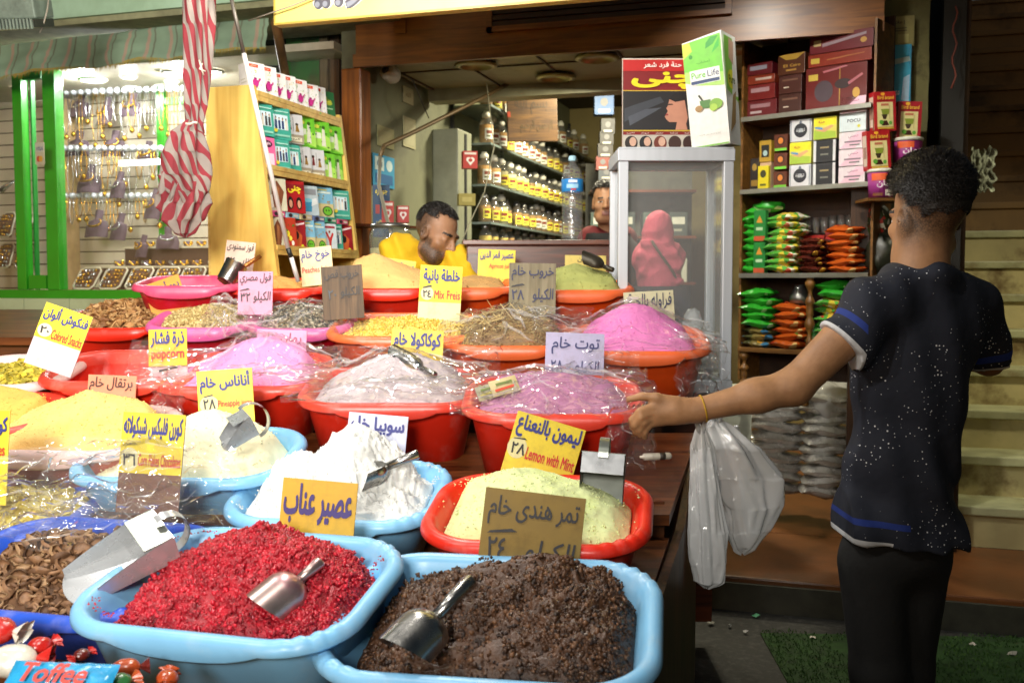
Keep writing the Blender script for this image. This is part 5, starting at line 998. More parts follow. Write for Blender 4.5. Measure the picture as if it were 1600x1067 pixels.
m = MB(); m.tube([P(760, 130, 5.4), P(772, 230, 5.2), P(757, 300, 5.1), P(733, 350, 5.0), P(718, 388, 4.9)], .003, mat('pale_wire', 'a9a588', .5), 6); tag(m.build('hanging_wire'), 'pale wire hanging from the shop ceiling beside the seated man', 'wire')
m = MB(); m.tube([P(632, 116, 5.4), P(645, 126, 5.5), P(655, 150, 5.5), P(670, 185, 5.6)], .003, blk, 6); tag(m.build('camera_cable'), 'black cable sagging from the security camera', 'cable')

# ------------------------------------------------------------------ wooden counter with the water bottle
ctw = wood('counter_wood', '6a3318', '3c190b', 0, .35, 2, coat=.3)
co = thing('counter', 'dark reddish wooden counter box behind the back basins', 'counter', CW(.14, 4.35, 0), YAW)
m = MB(); m.box((-.33, -.2, .146), (.30, .2, 1.57), ctw, bev=.006); m.build('cabinet_body', co)
m = MB(); m.box((-.345, -.215, 1.571), (.31, .21, 1.592), ctw, bev=.004); m.build('counter_top', co)
glassy = film('clear_plastic', tint=(.93, .96, .97), haze=.07, bump=.25, bscale=40, gloss=1.6, rough=.08)
wb = thing('water_bottle', 'large clear plastic water bottle with blue label on the wooden counter', 'bottle', M=Matrix.Translation(P(894, 375, 4.25)))
m = MB(); prof = [(0, 0), (.04, 0), (.045, .006)]
for k in range(10): prof += [(.045, .012 + .017 * k), (.0425, .018 + .017 * k)]
prof += [(.045, .19), (.0455, .20), (.0455, .255), (.045, .262), (.036, .295), (.018, .318), (.0145, .325), (.0145, .332)]
m.lathe(prof, glassy, 28); m.build('bottle_body', wb)
m = MB(); m.lathe([(.0458, .202), (.0462, .203), (.0462, .253), (.0458, .254)], ink('1f7fc4'), 28, cap=False)
Mq = Matrix.Rotation(YAW - R(6), 4, 'Z')
for k, (x0, x1, z0, z1, c) in enumerate([(-.3, .5, .238, .249, 'dfe6ec'), (-.5, .6, .215, .232, '9fd0ee'), (-.1, .4, .206, .213, 'c23a3a')]):
    n_ = 8; m.add([(.0466 * math.sin(x0 + (x1 - x0) * i / n_), -.0466 * math.cos(x0 + (x1 - x0) * i / n_), z) for z in (z0, z1) for i in range(n_ + 1)], [(i, i + 1, i + n_ + 2, i + n_ + 1) for i in range(n_)], ink(c), Mq)
m.build('label', wb)
m = MB(); m.lathe([(.0155, .331), (.0165, .333), (.0165, .35), (.015, .353), (0, .353)], ink('a8d3e4'), 20); m.build('cap', wb)

# ------------------------------------------------------------------ aluminium glass cabinet
alu = mat('aluminium', 'c4c8ce', .42, .4, var=.06, scale=30, stretch=(1, 1, .05)); X0, X1, Yc, Dc, zb_, zt_ = .385, .80, 3.62, .34, 1.06, 1.853
gc = thing('glass_cabinet', 'tall aluminium framed glass cabinet standing behind the pink powder', 'cabinet', CW(X0, Yc, 0), YAW)
Wc = X1 - X0; t_ = .036
for (x, y) in ((0, 0), (Wc - t_, 0), (0, Dc - t_), (Wc - t_, Dc - t_)):
    m = MB(); m.box((x, y, zb_), (x + t_, y + t_, zt_), alu, bev=.003); m.build('post', gc)
for z in (zt_ + .0002, zb_ - .045):
    m = MB(); m.box((-.004, -.004, z), (Wc + .004, .042, z + .044), alu, bev=.003); m.box((-.004, Dc - .042, z), (Wc + .004, Dc + .004, z + .044), alu, bev=.003); m.box((-.004, .0425, z), (.04, Dc - .0425, z + .044), alu); m.box((Wc - .04, .0425, z), (Wc + .004, Dc - .0425, z + .044), alu); m.build('rail', gc)
m = MB(); m.box((.0, .0, zt_ + .0445), (Wc, Dc, zt_ + .05), alu); m.build('top_plate', gc)
cg = film('cabinet_glass', tint=(.95, .965, .965), haze=.085, bump=.06, bscale=5, gloss=.75)  # white haze in the glass stands in for reflections on the panes
for (a, b) in (((t_, .018, zb_), (Wc - t_, .022, zt_)), ((.018, t_, zb_), (.022, Dc - t_, zt_)), ((Wc - .022, t_, zb_), (Wc - .018, Dc - t_, zt_))):
    m = MB(); m.box(a, b, cg); m.build('glass_pane', gc)
m = MB(); m.box((.01, .01, 1.1), (Wc - .01, Dc - .01, 1.108), cg); m.build('shelf', gc)
m = MB(); m.box((.05, .05, .146), (Wc - .05, Dc - .03, 1.014), ctw); m.build('stand', gc)
# poster and tall carton on top of the cabinet
base_y = zt_ + .051
pst = thing('hair_dye_poster', 'red hair dye poster board with yellow lettering standing on the glass cabinet', 'poster', M=TR(CW(X0 + .155, Yc + .08, base_y), YAW + R(0), R(-3)))
m = MB(); m.box((-.135, 0, 0), (.145, .006, .335), ink('7c1016'), bev=.001)
m.panel((-.135, 0, 0), (.28, 0, 0), (0, 0, .335), (0, -1, 0), [('r', .0, .985, 1, 1, 'c9beb0'), ('r', 0, 0, .012, 1, 'b9aea0'), ('r', .012, .86, 1, .985, 'b71d1c'), ('r', .012, .215, 1, .64, '1d1a1c'), ('r', .012, .64, 1, .65, 'c0a02a'), ('r', .012, .2, 1, .215, 'c0a02a'),
    ('p', [(.03, .3), (.35, .45), (.55, .52), (.5, .58), (.2, .5), (.03, .45)], '3a3d44'), ('p', [(.1, .26), (.4, .4), (.52, .46), (.3, .44), (.08, .36)], '4a4e57'),
    ('p', [(.56, .36), (.6, .42), (.58, .45), (.6, .48), (.62, .55), (.7, .6), (.85, .58), (.88, .4), (.84, .28), (.86, .216), (.7, .216), (.72, .3), (.62, .3), (.58, .33)], 'b9826a'),
    ('p', [(.62, .55), (.7, .52), (.82, .54), (.86, .36), (.9, .216), (1, .216), (1, .6), (.85, .635), (.68, .62)], '17100f'), ('p', [(.60, .485), (.67, .49), (.66, .5), (.61, .5)], '1c100e'), ('p', [(.565, .37), (.61, .375), (.6, .39), (.575, .39)], '8f3a38'),
    ('r', .012, 0, 1, .16, 'b9b2a6')] + [z for k in range(5) for z in (('e', .12 + .19 * k, .07, .085, .08, ['241a16', '141418', '6a2a1a', '3a2018', '33160f'][k]),) + ((('e', .14 + .19 * k, .085, .045, .05, 'c9a08a'),) if k < 3 else ())] + [('r', .0, 0, 1, .012, '2a1a1a')])
m.build('board', pst)
letters(pst, (-.135, -.0045, 0), (.28, 0, 0), (0, 0, .335), (0, -1, 0), [('t', 'حنة فرد شعر', .28, .885, .78, .96, 'efe0d8', .02), ('t', 'چنى', .12, .66, .97, .85, 'e8d21e', .04)] + [('t', w, .06 + .19 * k, .168, .16 + .19 * k, .19, 'e2d8d0', 0) for k, w in enumerate(['بني', 'سوداء', 'حمراء', 'قبل الحنة', 'بعد الحنة'])])
tc_ = thing('tall_carton', 'tall white and green herbal carton leaning on the glass cabinet', 'carton', M=TR(CW(X0 + .335, Yc + .02, base_y + .003), YAW - R(36), R(2), R(-4)))
def carton_front(m, w, d, h):
    m.add([(-w / 2, 0, 0), (w / 2, 0, 0), (w / 2, d, 0), (-w / 2, d, 0), (-w / 2 - .012, 0, h), (w / 2 - .006, -.004, h + .018), (w / 2 + .004, d, h + .004), (-w / 2, d, h)], [(0, 3, 2, 1), (4, 5, 6, 7), (0, 1, 5, 4), (1, 2, 6, 5), (2, 3, 7, 6), (3, 0, 4, 7)], ink('dcdcd6', .35))
m = MB(); w_, d_, h_ = .15, .095, .385; carton_front(m, w_, d_, h_)
m.panel((-w_ / 2, -.0015, .002), (w_, -.001, 0), (-.010, -.002, h_), (0, -1, 0), [('p', [(0, .62), (.3, .58), (.6, .56), (1, .54), (1, 1.02), (0, .985)], 'a6d66a'), ('p', [(0, .72), (.5, .7), (1, .66), (1, 1.02), (0, .985)], '6dc23a'), ('p', [(0, .84), (.25, .9), (.2, .985), (0, .985)], 'b9cf3a'), ('p', [(.6, .9), (.8, .93), (.95, 1.0), (.75, 1.0), (.62, .95)], '2f9a30'), ('p', [(.75, .85), (.95, .9), (.97, .98), (.85, .92)], '3fae3a'), ('e', .2, .85, .05, .02, '2f8a2a'), ('r', .14, .585, .92, .72, 'e4e9e0'), ('r', .16, .59, .9, .62, '28406a'),
    ('p', [(.35, .36), (.6, .35), (.62, .43), (.33, .43)], '4a7a3a'), ('p', [(.38, .43), (.43, .43), (.34, .49), (.3, .48)], '3a3f34'), ('e', .75, .38, .17, .05, '7aa83a'), ('e', .68, .35, .1, .035, '9fc24a'), ('e', .3, .36, .1, .03, '9a7a4a'), ('r', 0, 0, 1, .012, '79b548'), ('t', 'لعلاج طبيعي من الأعشاب', .2, .1, .8, .12, '8a8f88', 0), ('t', 'أعشاب', .35, .77, .7, .8, '3f8a2a', 0)])
m.panel((w_ / 2 + .001, .0, .002), (0, d_, 0), (0, .0, h_), (1, 0, 0), [('p', [(0, .5), (1, .4), (1, .98), (0, 1.0)], '86c24a'), ('e', .45, .6, .34, .09, 'd3d02e'), ('p', [(.1, .1), (.6, .2), (.8, .5), (.5, .45)], '9a7f52'), ('p', [(.3, .8), (.9, .7), (.9, .95), (.4, .98)], 'c7a28a'), ('t', 'Pure', .2, .56, .75, .64, '4a5a1a', .02)])
m.build('box_body', tc_)
letters(tc_, (-w_ / 2, -.0045, .002), (w_, -.001, 0), (-.010, -.002, h_), (0, -1, 0), [('t', 'Pure', .18, .64, .55, .70, '5aae2a', .02), ('t', 'Life', .6, .64, .9, .70, '3f4a6a', .01)])
# things inside / behind the cabinet
wbk = thing('white_tub', 'white plastic tub with lid seen through the cabinet glass', 'tub', M=Matrix.Translation(CW(.70, Yc + .20, 1.109)))
m = MB(); m.lathe([(0, 0), (.062, 0), (.07, .09), (.07, .092)], wht, 24); m.build('tub_body', wbk); m = MB(); m.lathe([(.0, .0925), (.075, .0925), (.076, .1), (.074, .108), (0, .108)], wht, 24); m.build('lid', wbk)
m = MB(); m.box((-.06, -.05, 0), (.06, .05, .012), mat('dark_tray', '4a4644', .4)); m.box((-.06, -.05, .012), (-.054, .05, .035), MATS['dark_tray']); m.box((.054, -.05, .012), (.06, .05, .035), MATS['dark_tray']); m.box((-.054, .044, .012), (.054, .05, .035), MATS['dark_tray']); m.box((-.054, -.05, .012), (.054, -.044, .035), MATS['dark_tray'])
tag(m.build('small_tray', loc=CW(.60, Yc + .13, 1.109), rot=(0, 0, YAW)), 'small dark grey tray on the cabinet floor', 'tray')
def blob(name, label, cat, c, r, mm, seed, sq=(1, 1, 1), amp=.25, n=26, group=None):
    m = MB()
    def f(u, v):
        th, ph = u * 6.28319, v * math.pi; d = Vector((math.sin(ph) * math.cos(th), math.sin(ph) * math.sin(th), math.cos(ph))); q = d * 2.2 + Vector((seed, 0, 0))
        k = r * (1 + amp * noise.noise(q) + amp * .6 * abs(noise.noise(q * 2.4))); return (d.x * k * sq[0], d.y * k * sq[1], d.z * k * sq[2])
    m.grid(f, n, n // 2, mm); return tag(m.build(name, loc=c), label, cat, group)
bagm = film('bag_film', tint=(.9, .92, .92), haze=.5, bump=.6, bscale=30, gloss=1.0)
blob('plastic_bag', 'small translucent bag knotted on the white tub', 'bag', CW(.69, Yc + .19, 1.26), .045, bagm, 3, (.8, .7, 1.2))
# ================================================================== jars along the inner wall
jarglass = film('jar_glass', tint=(.93, .95, .92), haze=.05, bump=.1, gloss=1.8, rough=.06)
wire = mat('shelf_glass', '6f7c78', .15, .1); metalcap = mat('metal_cap', '9a9a96', .3, .9)
fills = [mat('jar_fill_' + c, c, .8, var=.25, scale=60) for c in ('b59a45', 'c4b98a', 'a67a3c', '8f6a30', 'b5a850')]
def jarproto(i, fillm, r, h):
    t = thing('jar', 'x', 'jar', (0, 0, -50)); m = MB(); m.lathe([(0, 0), (r, 0), (r * 1.02, h * .05), (r * 1.02, h * .6), (r * .8, h * .72), (r * .5, h * .8), (r * .5, h * .83)], jarglass, 16); m.build('glass', t)
    m = MB(); m.lathe([(0, .003), (r * .95, .003), (r * .96, h * .58), (0, h * .58)], fillm, 14); m.build('contents', t)
    m = MB(); m.lathe([(r * .53, h * .8), (r * .6, h * .81), (r * .6, h * .92), (r * .4, h * .94), (r * .38, h), (0, h)], metalcap if i % 2 == 0 else wht, 14); m.build('lid', t)
    m = MB(); n_ = 6; A = [-.9 + 1.8 * k / n_ for k in range(n_ + 1)]; rr = r * 1.04
    def patch(a0, a1, z0, z1, mm, q): m.add([(q * math.sin(a0 + (a1 - a0) * k / n_) , -q * math.cos(a0 + (a1 - a0) * k / n_), z) for z in (z0, z1) for k in range(n_ + 1)], [(k, k + 1, k + n_ + 2, k + n_ + 1) for k in range(n_)], mm, Matrix.Rotation(R(45), 4, 'Z'))
    patch(-.65, .65, h * .14, h * .46, ink('e2d44a' if i != 3 else 'd8d8cc'), rr); patch(-.45, .45, h * .3, h * .4, ink('7c3a2a'), rr + .0006); patch(-.45, .2, h * .2, h * .25, ink('5a5a2a'), rr + .0006); m.build('label', t); return t
JP = [jarproto(0, fills[0], .043, .20), jarproto(1, fills[1], .05, .21), jarproto(2, fills[3], .042, .19), jarproto(3, fills[2], .047, .21)]
js = thing('wall_shelves', 'dark glass wall shelves with metal uprights carrying jars inside the shop', 'shelves', (0, 0, 0))
levels = [1.60, 1.80, 2.04, 2.30, 2.54]
lv_n = ['lowest', 'second lowest', 'middle', 'second highest', 'highest']
for z in levels:
    m = MB(); m.box((-2.265, 6.05, z - .014), (-1.99, 9.25, z), wire); m.build('shelf_board', js)
for v in (6.05, 7.1, 8.2, 9.2):
    m = MB(); m.box((-2.262, v, 1.2), (-2.24, v + .02, 2.9), blk); m.build('upright', js)
used = [False] * 4
for li, z in enumerate(levels):
    n = 17 if li < 4 else 12
    for k in range(n):
        v = 6.15 + k * (3.0 / n) + rs.uniform(-.02, .02); p = [0, 2, 1, 3, 3][li] if rs.random() < .4 else rs.randrange(4); M = TR((-2.06 + rs.uniform(-.02, .01), v, z + .001), 0)
        lab = 'labelled %s jar from the doorway on the %s wall shelf' % (ORD[k], lv_n[li]); grp = 'jars on the wall shelves'
        if not used[p]: used[p] = True; JP[p].matrix_world = M; JP[p]['label'] = lab; JP[p]['group'] = grp
        else: dup(JP[p], M, lab, grp)
for p in range(4):
    if not used[p]: JP[p].matrix_world = TR((-2.06, 9.2, 2.05)); JP[p]['label'] = 'labelled jar at the far end of the middle wall shelf'
# odds and ends by the wall shelves
for i, (px, py, Y, w, h, c, lab) in enumerate([(735, 250, 5.85, .085, .10, 'a8322a', 'red box with white heart beside the jars'), (730, 312, 5.9, .10, .07, '8f8440', 'olive cardboard box below the jars'), (606, 332, 5.0, .06, .11, 'b0342c', 'red carton with photo on the inner wall ledge'), (630, 335, 5.1, .06, .085, 'a8302c', 'red carton with white heart on the inner wall ledge')]):
    t = MB(); t.box((-w / 2, 0, 0), (w / 2, .06, h), ink(c), bev=.001); t.panel((-w / 2, 0, 0), (w, 0, 0), (0, 0, h), (0, -1, 0), [('r', .1, .8, .9, .92, 'd8cfc4'), ('e', .38, .5, .17, .14, 'dcd8d0'), ('e', .62, .5, .17, .14, 'dcd8d0'), ('p', [(.22, .47), (.78, .47), (.5, .16)], 'dcd8d0'), ('e', .5, .47, .14, .1, c)] if i != 1 else [('r', .2, .3, .8, .7, 'a79c5a')])
    p = P(px, py + h * F / Y / 2, Y); tag(t.build('small_box', M=TR(p, R(30))), lab, 'product box')
m = MB(); m.box((-.30, 0, -.012), (.25, .16, 0), ctw); tag(m.build('wall_ledge', M=TR(P(620, 352, 5.12), R(60))), 'narrow dark ledge on the inner green wall', 'ledge')
bj = thing('storage_jar', 'big glass storage jar behind the seated man', 'jar', M=Matrix.Translation(P(610, 408, 4.72)))
m = MB(); m.lathe([(0, 0), (.09, 0), (.1, .02), (.1, .12), (.09, .15), (.08, .155)], jarglass, 24); m.build('glass', bj); m = MB(); m.lathe([(.088, .156), (.092, .158), (.092, .172), (.06, .178), (0, .178)], metalcap, 24); m.build('lid', bj)
m = MB(); m.lathe([(0, .004), (.088, .004), (.094, .02), (.094, .06), (0, .065)], fills[1], 20); m.build('contents', bj)
# wooden plaque hanging before the jars
wp = thing('wooden_plaque', 'brown wooden plaque with dark carved script hanging before the jars', 'plaque', M=TR(P(832, 178, 6.6), YAW + R(14), 0, R(-2)))
m = MB(); m.box((-.17, 0, -.18), (.17, .02, .17), wood('plaque_wood', '64451e', '3a2410', 0, .5), bev=.004); m.panel((-.17, 0, -.18), (.34, 0, 0), (0, 0, .35), (0, -1, 0), [('t', 'بسم الله', .15, .5, .8, .85, '3a2a18', 0), ('t', 'الرحمن الرحيم', .25, .15, .9, .4, '4a3a22', 0), ('r', .0, .45, .06, .55, 'a03a22')]); m.build('board', wp)
m = MB(); m.tube([P(805, 120, 6.6), P(803, 145, 6.6)], .003, blk, 5); m.tube([P(860, 118, 6.6), P(862, 142, 6.6)], .003, blk, 5); m.build('hook', wp)
for i, (px, py, w, h, c) in enumerate([(944, 165, .14, .15, '1f4f86'), (950, 195, .1, .11, '1c1c1e'), (948, 213, .1, .1, '222022'), (946, 232, .11, .1, '2a2626'), (942, 252, .1, .1, '6a2a22'), (948, 268, .12, .1, '3a4048')]):
    m = MB(); m.box((-w / 2, 0, 0), (w / 2, .1, h), ink(c)); m.panel((-w / 2, 0, 0), (w, 0, 0), (0, 0, h), (0, -1, 0), [('r', .2, .1, .8, .25, 'a9a49a'), ('e', .5, .6, .2, .2, '5a5a5e')]); tag(m.build('stacked_carton', M=TR(P(px, py + 14, 7.4), YAW)), ['dark blue carton', 'upper black carton', 'second black carton', 'lowest black carton', 'dull red carton', 'slate grey carton'][i] + ' piled against the back wall beside the poster', 'carton', 'cartons against the back wall')
dk = thing('goods_rack', 'dark wooden rack of goods deep inside the shop', 'rack', CW(.95, 7.6, .146), YAW)
for z in (.9, 1.25, 1.6, 1.95):
    m = MB(); m.box((-.35, 0, z), (.45, .3, z + .02), ctw); m.build('shelf_board', dk)
m = MB(); m.box((-.37, .31, .2), (.47, .33, 2.2), mat('rack_back', '4a4a42', .7, var=.3)); m.build('back_panel', dk)
for i in range(12):
    z = (.92, 1.27, 1.62)[i % 3] + .146; x = -.28 + .2 * (i // 3); m = MB(); c = ['5a6a70', '8a8f90', '3a4a44', '6a3a2a', 'a9a9a0', '2f3a3a'][i % 6]; m.box((-.07, -.06, 0), (.07, .1, .18), ink(c), bev=.004); m.panel((-.07, -.06, 0), (.14, 0, 0), (0, 0, .18), (0, -1, 0), [('r', .15, .5, .85, .8, 'b0b0a8'), ('r', .2, .2, .7, .3, '8a8a80')])
    tag(m.build('rack_carton', loc=CW(.95 + x, 7.7, z + .001), rot=(0, 0, YAW)), '%s carton from the cabinet side on the %s board of the dark rack' % (ORD[i // 3], ['bottom', 'middle', 'top'][i % 3]), 'carton', 'cartons on the dark rack')
m = MB(); m.box((-.3, -.2, 0), (.3, .2, .85), mat('chair_brown', '5a2c1c', .5)); m.box((-.3, .2001, 0), (.3, .26, 1.25), MATS['chair_brown']); 

# ================================================================== right-hand shelf unit
rsX, rsY, rsL, rsD = 1.084, 4.75, .615, .22; RZ = YAW - R(41)
ru = thing('goods_shelf', 'small wooden corner shelf unit stacked with packets and boxes beside the pillar', 'shelf', CW(rsX, rsY, 0), RZ)
edge = mat('shelf_edge_metal', '8f8f84', .3, .6); shw = wood('shelf_wood', '8a5f2a', '5a3a16', 0, .45, 2)
RM = Matrix.Translation(CW(rsX, rsY, 0)) @ Matrix.Rotation(RZ, 4, 'Z')
SZ = [2.19, 1.852, 1.458, 1.108]
for z in SZ:
    m = MB(); m.box((-.0, 0, z - .02), (rsL, rsD, z), shw); m.box((-.003, -.006, z - .021), (rsL + .003, -.0005, z + .001), edge if z != SZ[3] else shw, bev=.002); m.build('shelf_board', ru)
for x in (-.014, rsL + .002):
    m = MB(); m.box((x, .02, .95), (x + .011, rsD, 2.55), shw); m.build('side_panel', ru)
m = MB(); m.box((-.014, rsD + .001, .95), (rsL + .013, rsD + .012, 2.6), mat('unit_back', '3a2414', .7, var=.3)); m.build('back_panel', ru)
def turned(x, z0, z1):
    m = MB(); H = z1 - z0; pr = [(.016 + .008 * math.sin(t * 22) * (.3 < t % .5 / .5 < .9), z0 + H * t) for t in np.linspace(0, 1, 30)]; m.lathe(pr, shw, 14, Matrix.Translation((x, .02, 0))); m.build('turned_post', ru)
turned(.345, 1.108, 1.438); turned(.02, .85, 1.087); turned(.33, .85, 1.087)
def rpos(px, z, dy=.02): return RM @ Matrix.Translation((max(.0, (px - 1155) / 200 * rsL), dy, z))
kx = rsL / 200; kz = .00292
def rbox(label, x0, x1, hpx, z, base, des, dy=.03, d=.1, rot=0, name='goods_box', bev=.0015, stack=0, grp='boxes on the corner shelf', film_=False):
    w = (x1 - x0) * kx * .97; h = hpx * kz; m = MB(); m.box((-w / 2, 0, 0), (w / 2, d, h), ink(base, .35), bev=bev); m.panel((-w / 2 + .002, 0, .002), (w - .004, 0, 0), (0, 0, h - .004), (0, -1, 0), des)
    return tag(m.build(name, M=rpos((x0 + x1) / 2, z + .001, dy) @ Matrix.Rotation(R(rot), 4, 'Z')), label, 'product box', grp)
mar = lambda: [('r', .04, .7, .2, .85, 'b9a03a'), ('e', .3, .42, .16, .26, '3f3038'), ('r', .56, .03, .575, .97, '9a7a2a'), ('e', .62, .55, .14, .12, '2a1418'), ('e', .84, .3, .06, .12, 'b98f3a'), ('p', [(.3, .85), (.7, .95), (.66, .98), (.28, .9)], 'a9606a'), ('p', [(.72, .5), (.95, .7), (.93, .75), (.7, .56)], 'a9606a')]
z = SZ[0]
rbox('small dark red wrapped pack at the bottom of its pile', 1158, 1208, 26, z, '5a1218', [('r', .1, .55, .8, .8, '8f6a70'), ('r', .1, .2, .5, .35, 'a89a9a')]); rbox('dark red wrapped pack second in the pile by the shelf end', 1159, 1205, 24, z + 27 * kz, '6a1a1a', [('r', .1, .5, .8, .8, '9a7a80')]); rbox('rust brown flat pack third in the pile by the shelf end', 1158, 1204, 14, z + 52 * kz, '7a2c18', [('r', .3, .4, .9, .7, 'b9a9a0')]); rbox('dark red pack on the shiny silver pile end', 1157, 1200, 18, z + 67 * kz, '5c141c', [('r', .1, .4, .8, .8, '8a8a98')])
rbox('brown carton with dark band at the bottom of the brown pile', 1210, 1247, 30, z, '3a1a12', [('r', .15, .7, .85, .8, '6a4a3a'), ('r', .2, .3, .45, .36, 'c9bfb0')]); rbox('brown carton in the middle of the brown pile', 1210, 1247, 28, z + 31 * kz, '42201a', [('r', .15, .7, .85, .8, '6a4a3a'), ('r', .2, .3, .45, .36, 'c9bfb0')]); rbox('brown flared packet with golden lettering on the brown pile', 1208, 1252, 32, z + 60 * kz, '4a2412', [('p', [(0, 1), (.3, .72), (.7, .72), (1, 1)], 'a8842a'), ('t', 'El', .2, .35, .35, .5, 'b58f3a'), ('t', 'Cairo', .45, .35, .85, .5, 'b58f3a'), ('r', .3, .15, .7, .24, 'a07a34')])
rbox('large maroon gift box with oval picture and gold clasp', 1252, 1346, 64, z, '5e1514', mar(), d=.14); rbox('orange red flat gift box on the large maroon box', 1255, 1352, 19, z + 65 * kz, '7d2410', [('r', .04, .25, .18, .7, 'b9a03a'), ('p', [(.3, .4), (.9, .6), (.9, .7), (.3, .5)], '9a5a2a')], d=.14); rbox('dark red shiny gift box at the top of the pile', 1257, 1354, 27, z + 85 * kz, '641820', [('r', .06, .4, .18, .75, 'b09a6a'), ('p', [(.2, .3), (.9, .7), (.9, .85), (.2, .5)], '8f7a84'), ('e', .86, .4, .05, .16, 'b98a3a')], d=.14)
z = SZ[1]
gd = lambda: [('r', .1, .55, .9, .9, '2a2320'), ('e', .5, .72, .3, .12, '9a7a2a'), ('r', .1, .1, .9, .3, '8a6a22')]
rbox('black and gold perfume box at the shelf end', 1165, 1180, 50, z, '241c1a', gd()); rbox('pale slim box with black band near the shelf end', 1181, 1200, 42, z, 'b9987c', [('e', .5, .72, .25, .1, '1c1816'), ('r', .2, .1, .8, .25, '6a5a4a')]); rbox('gold tin box with black label on the pale slim box', 1180, 1200, 34, z + 43 * kz, 'a8862a', [('r', .15, .2, .85, .8, '191714'), ('e', .5, .4, .2, .14, '9ab4b8')]); rbox('yellow packet with dark mark in front of the slim box', 1182, 1200, 36, z, 'd2c21e', [('e', .5, .65, .3, .18, '3a3a1a'), ('r', .2, .1, .8, .2, '5a5a1a')], dy=.006, d=.02)
for k in range(3): rbox(['bottom', 'middle', 'upper'][k] + ' brown box with orange sun badge in its column', 1204, 1226, 26, z + 29 * k * kz, '5a2a18', [('e', .5, .62, .34, .3, '3a1a0e'), ('e', .5, .62, .2, .2, 'c97a2a'), ('r', 0, .0, 1, .16, '6fbf3a')])
wb_ = lambda: [('e', .5, .5, .32, .34, '23252c'), ('e', .5, .5, .1, .1, '8a8f96'), ('p', [(.5, .98), (.42, .88), (.5, .8), (.58, .88)], '5a6070'), ('r', .02, .02, .06, .98, '6a7080'), ('r', .94, .02, .98, .98, '6a7080'), ('t', 'لؤلؤة', .3, .4, .7, .6, 'd0d0d0', 0)]
yb_ = lambda: [('r', 0, .62, 1, 1, 'd9d01e'), ('p', [(0, .0), (1, .0), (1, .3), (0, .45)], '9ab53a'), ('p', [(.05, .4), (.5, .3), (.9, .55), (.8, .62), (.4, .48)], 'c99a6a'), ('p', [(.05, .5), (.4, .42), (.4, .52), (.05, .58)], '4a7fb5'), ('t', 'حنه', .2, .72, .5, .85, 'a03a22', .01)]
kb_ = lambda: [('r', .0, .0, .12, 1, 'c9c9c9'), ('r', .88, .0, 1, 1, 'c9c9c9'), ('r', .15, .08, .85, .92, '1c1c1e'), ('r', .3, .62, .7, .7, '8a7a52'), ('r', .32, .3, .68, .38, '6a6a60')]
for col, (x0, x1) in enumerate(((1229, 1264), (1266, 1302))):
    for r_ in range(3):
        k = [['w', 'y', 'w'], ['k', 'k', 'y']][col][r_]; des = dict(w=wb_, y=yb_, k=kb_)[k]()
        rbox('%s box %s of the %s column' % (dict(w='white box with black rosette', y='yellow henna box with hand picture', k='black box with pale sides')[k], ['at the bottom', 'in the middle', 'at the top'][r_], ['patterned', 'yellow topped'][col]), x0, x1, 34, z + 35 * r_ * kz, dict(w='c9c9cc', y='cfc85a', k='222224')[k], des)
pk_ = lambda: [('p', [(0, 0), (.6, 0), (1, .6), (1, 1), (.7, 1)], 'dcb4c4'), ('t', 'حسنى', .35, .62, .75, .85, '8a4a6a', 0), ('r', .2, .35, .85, .45, '7a6a74'), ('r', .4, .15, .8, .24, '6a6a6a')]
for r_ in range(5): rbox('%s pinkish white soap box in the end column' % ['bottom', 'second', 'third', 'fourth', 'topmost'][r_] if r_ != 3 else 'pale blue white box second from top of the end column', 1305, 1345, 25 if r_ != 3 else 26, z + (0, 26, 52, 78, 105)[r_] * kz, 'd3c8cc' if r_ != 3 else 'c6d2d4', pk_() if r_ != 3 else [('t', 'FOCU', .3, .5, .8, .7, '2a2a3a'), ('e', .75, .25, .06, .1, 'c9c23a')], d=.12)
z = SZ[2]
rbox('red box with pale lettering at the back of the snack shelf', 1274, 1338, 64, z, 'a01e18', [('r', .0, .9, 1, 1, '7d1612'), ('p', [(.1, .5), (.9, .62), (.9, .68), (.1, .56)], 'b9605a'), ('e', .5, .95, .1, .04, 'c9b9a0')], dy=.12, d=.09); rbox('red box lying behind the snack packets', 1235, 1272, 60, z, '8f1c16', [('r', .2, .4, .8, .5, 'b9605a')], dy=.13, d=.08)
rbox('green tea carton with golden triangle, lower one', 1176, 1196, 50, z, '1f7a34', [('p', [(.2, .6), (.8, .6), (.5, .85)], 'c98a2a'), ('r', 0, 0, 1, .16, 'b9502a'), ('r', .2, .35, .8, .45, 'a9c8a0')], dy=.008, d=.03); rbox('green tea carton with golden triangle, upper one', 1176, 1196, 50, z + 51 * kz, '1f7a34', [('p', [(.2, .6), (.8, .6), (.5, .85)], 'c98a2a'), ('r', 0, 0, 1, .16, 'b9502a'), ('r', .2, .35, .8, .45, 'a9c8a0')], dy=.008, d=.03)
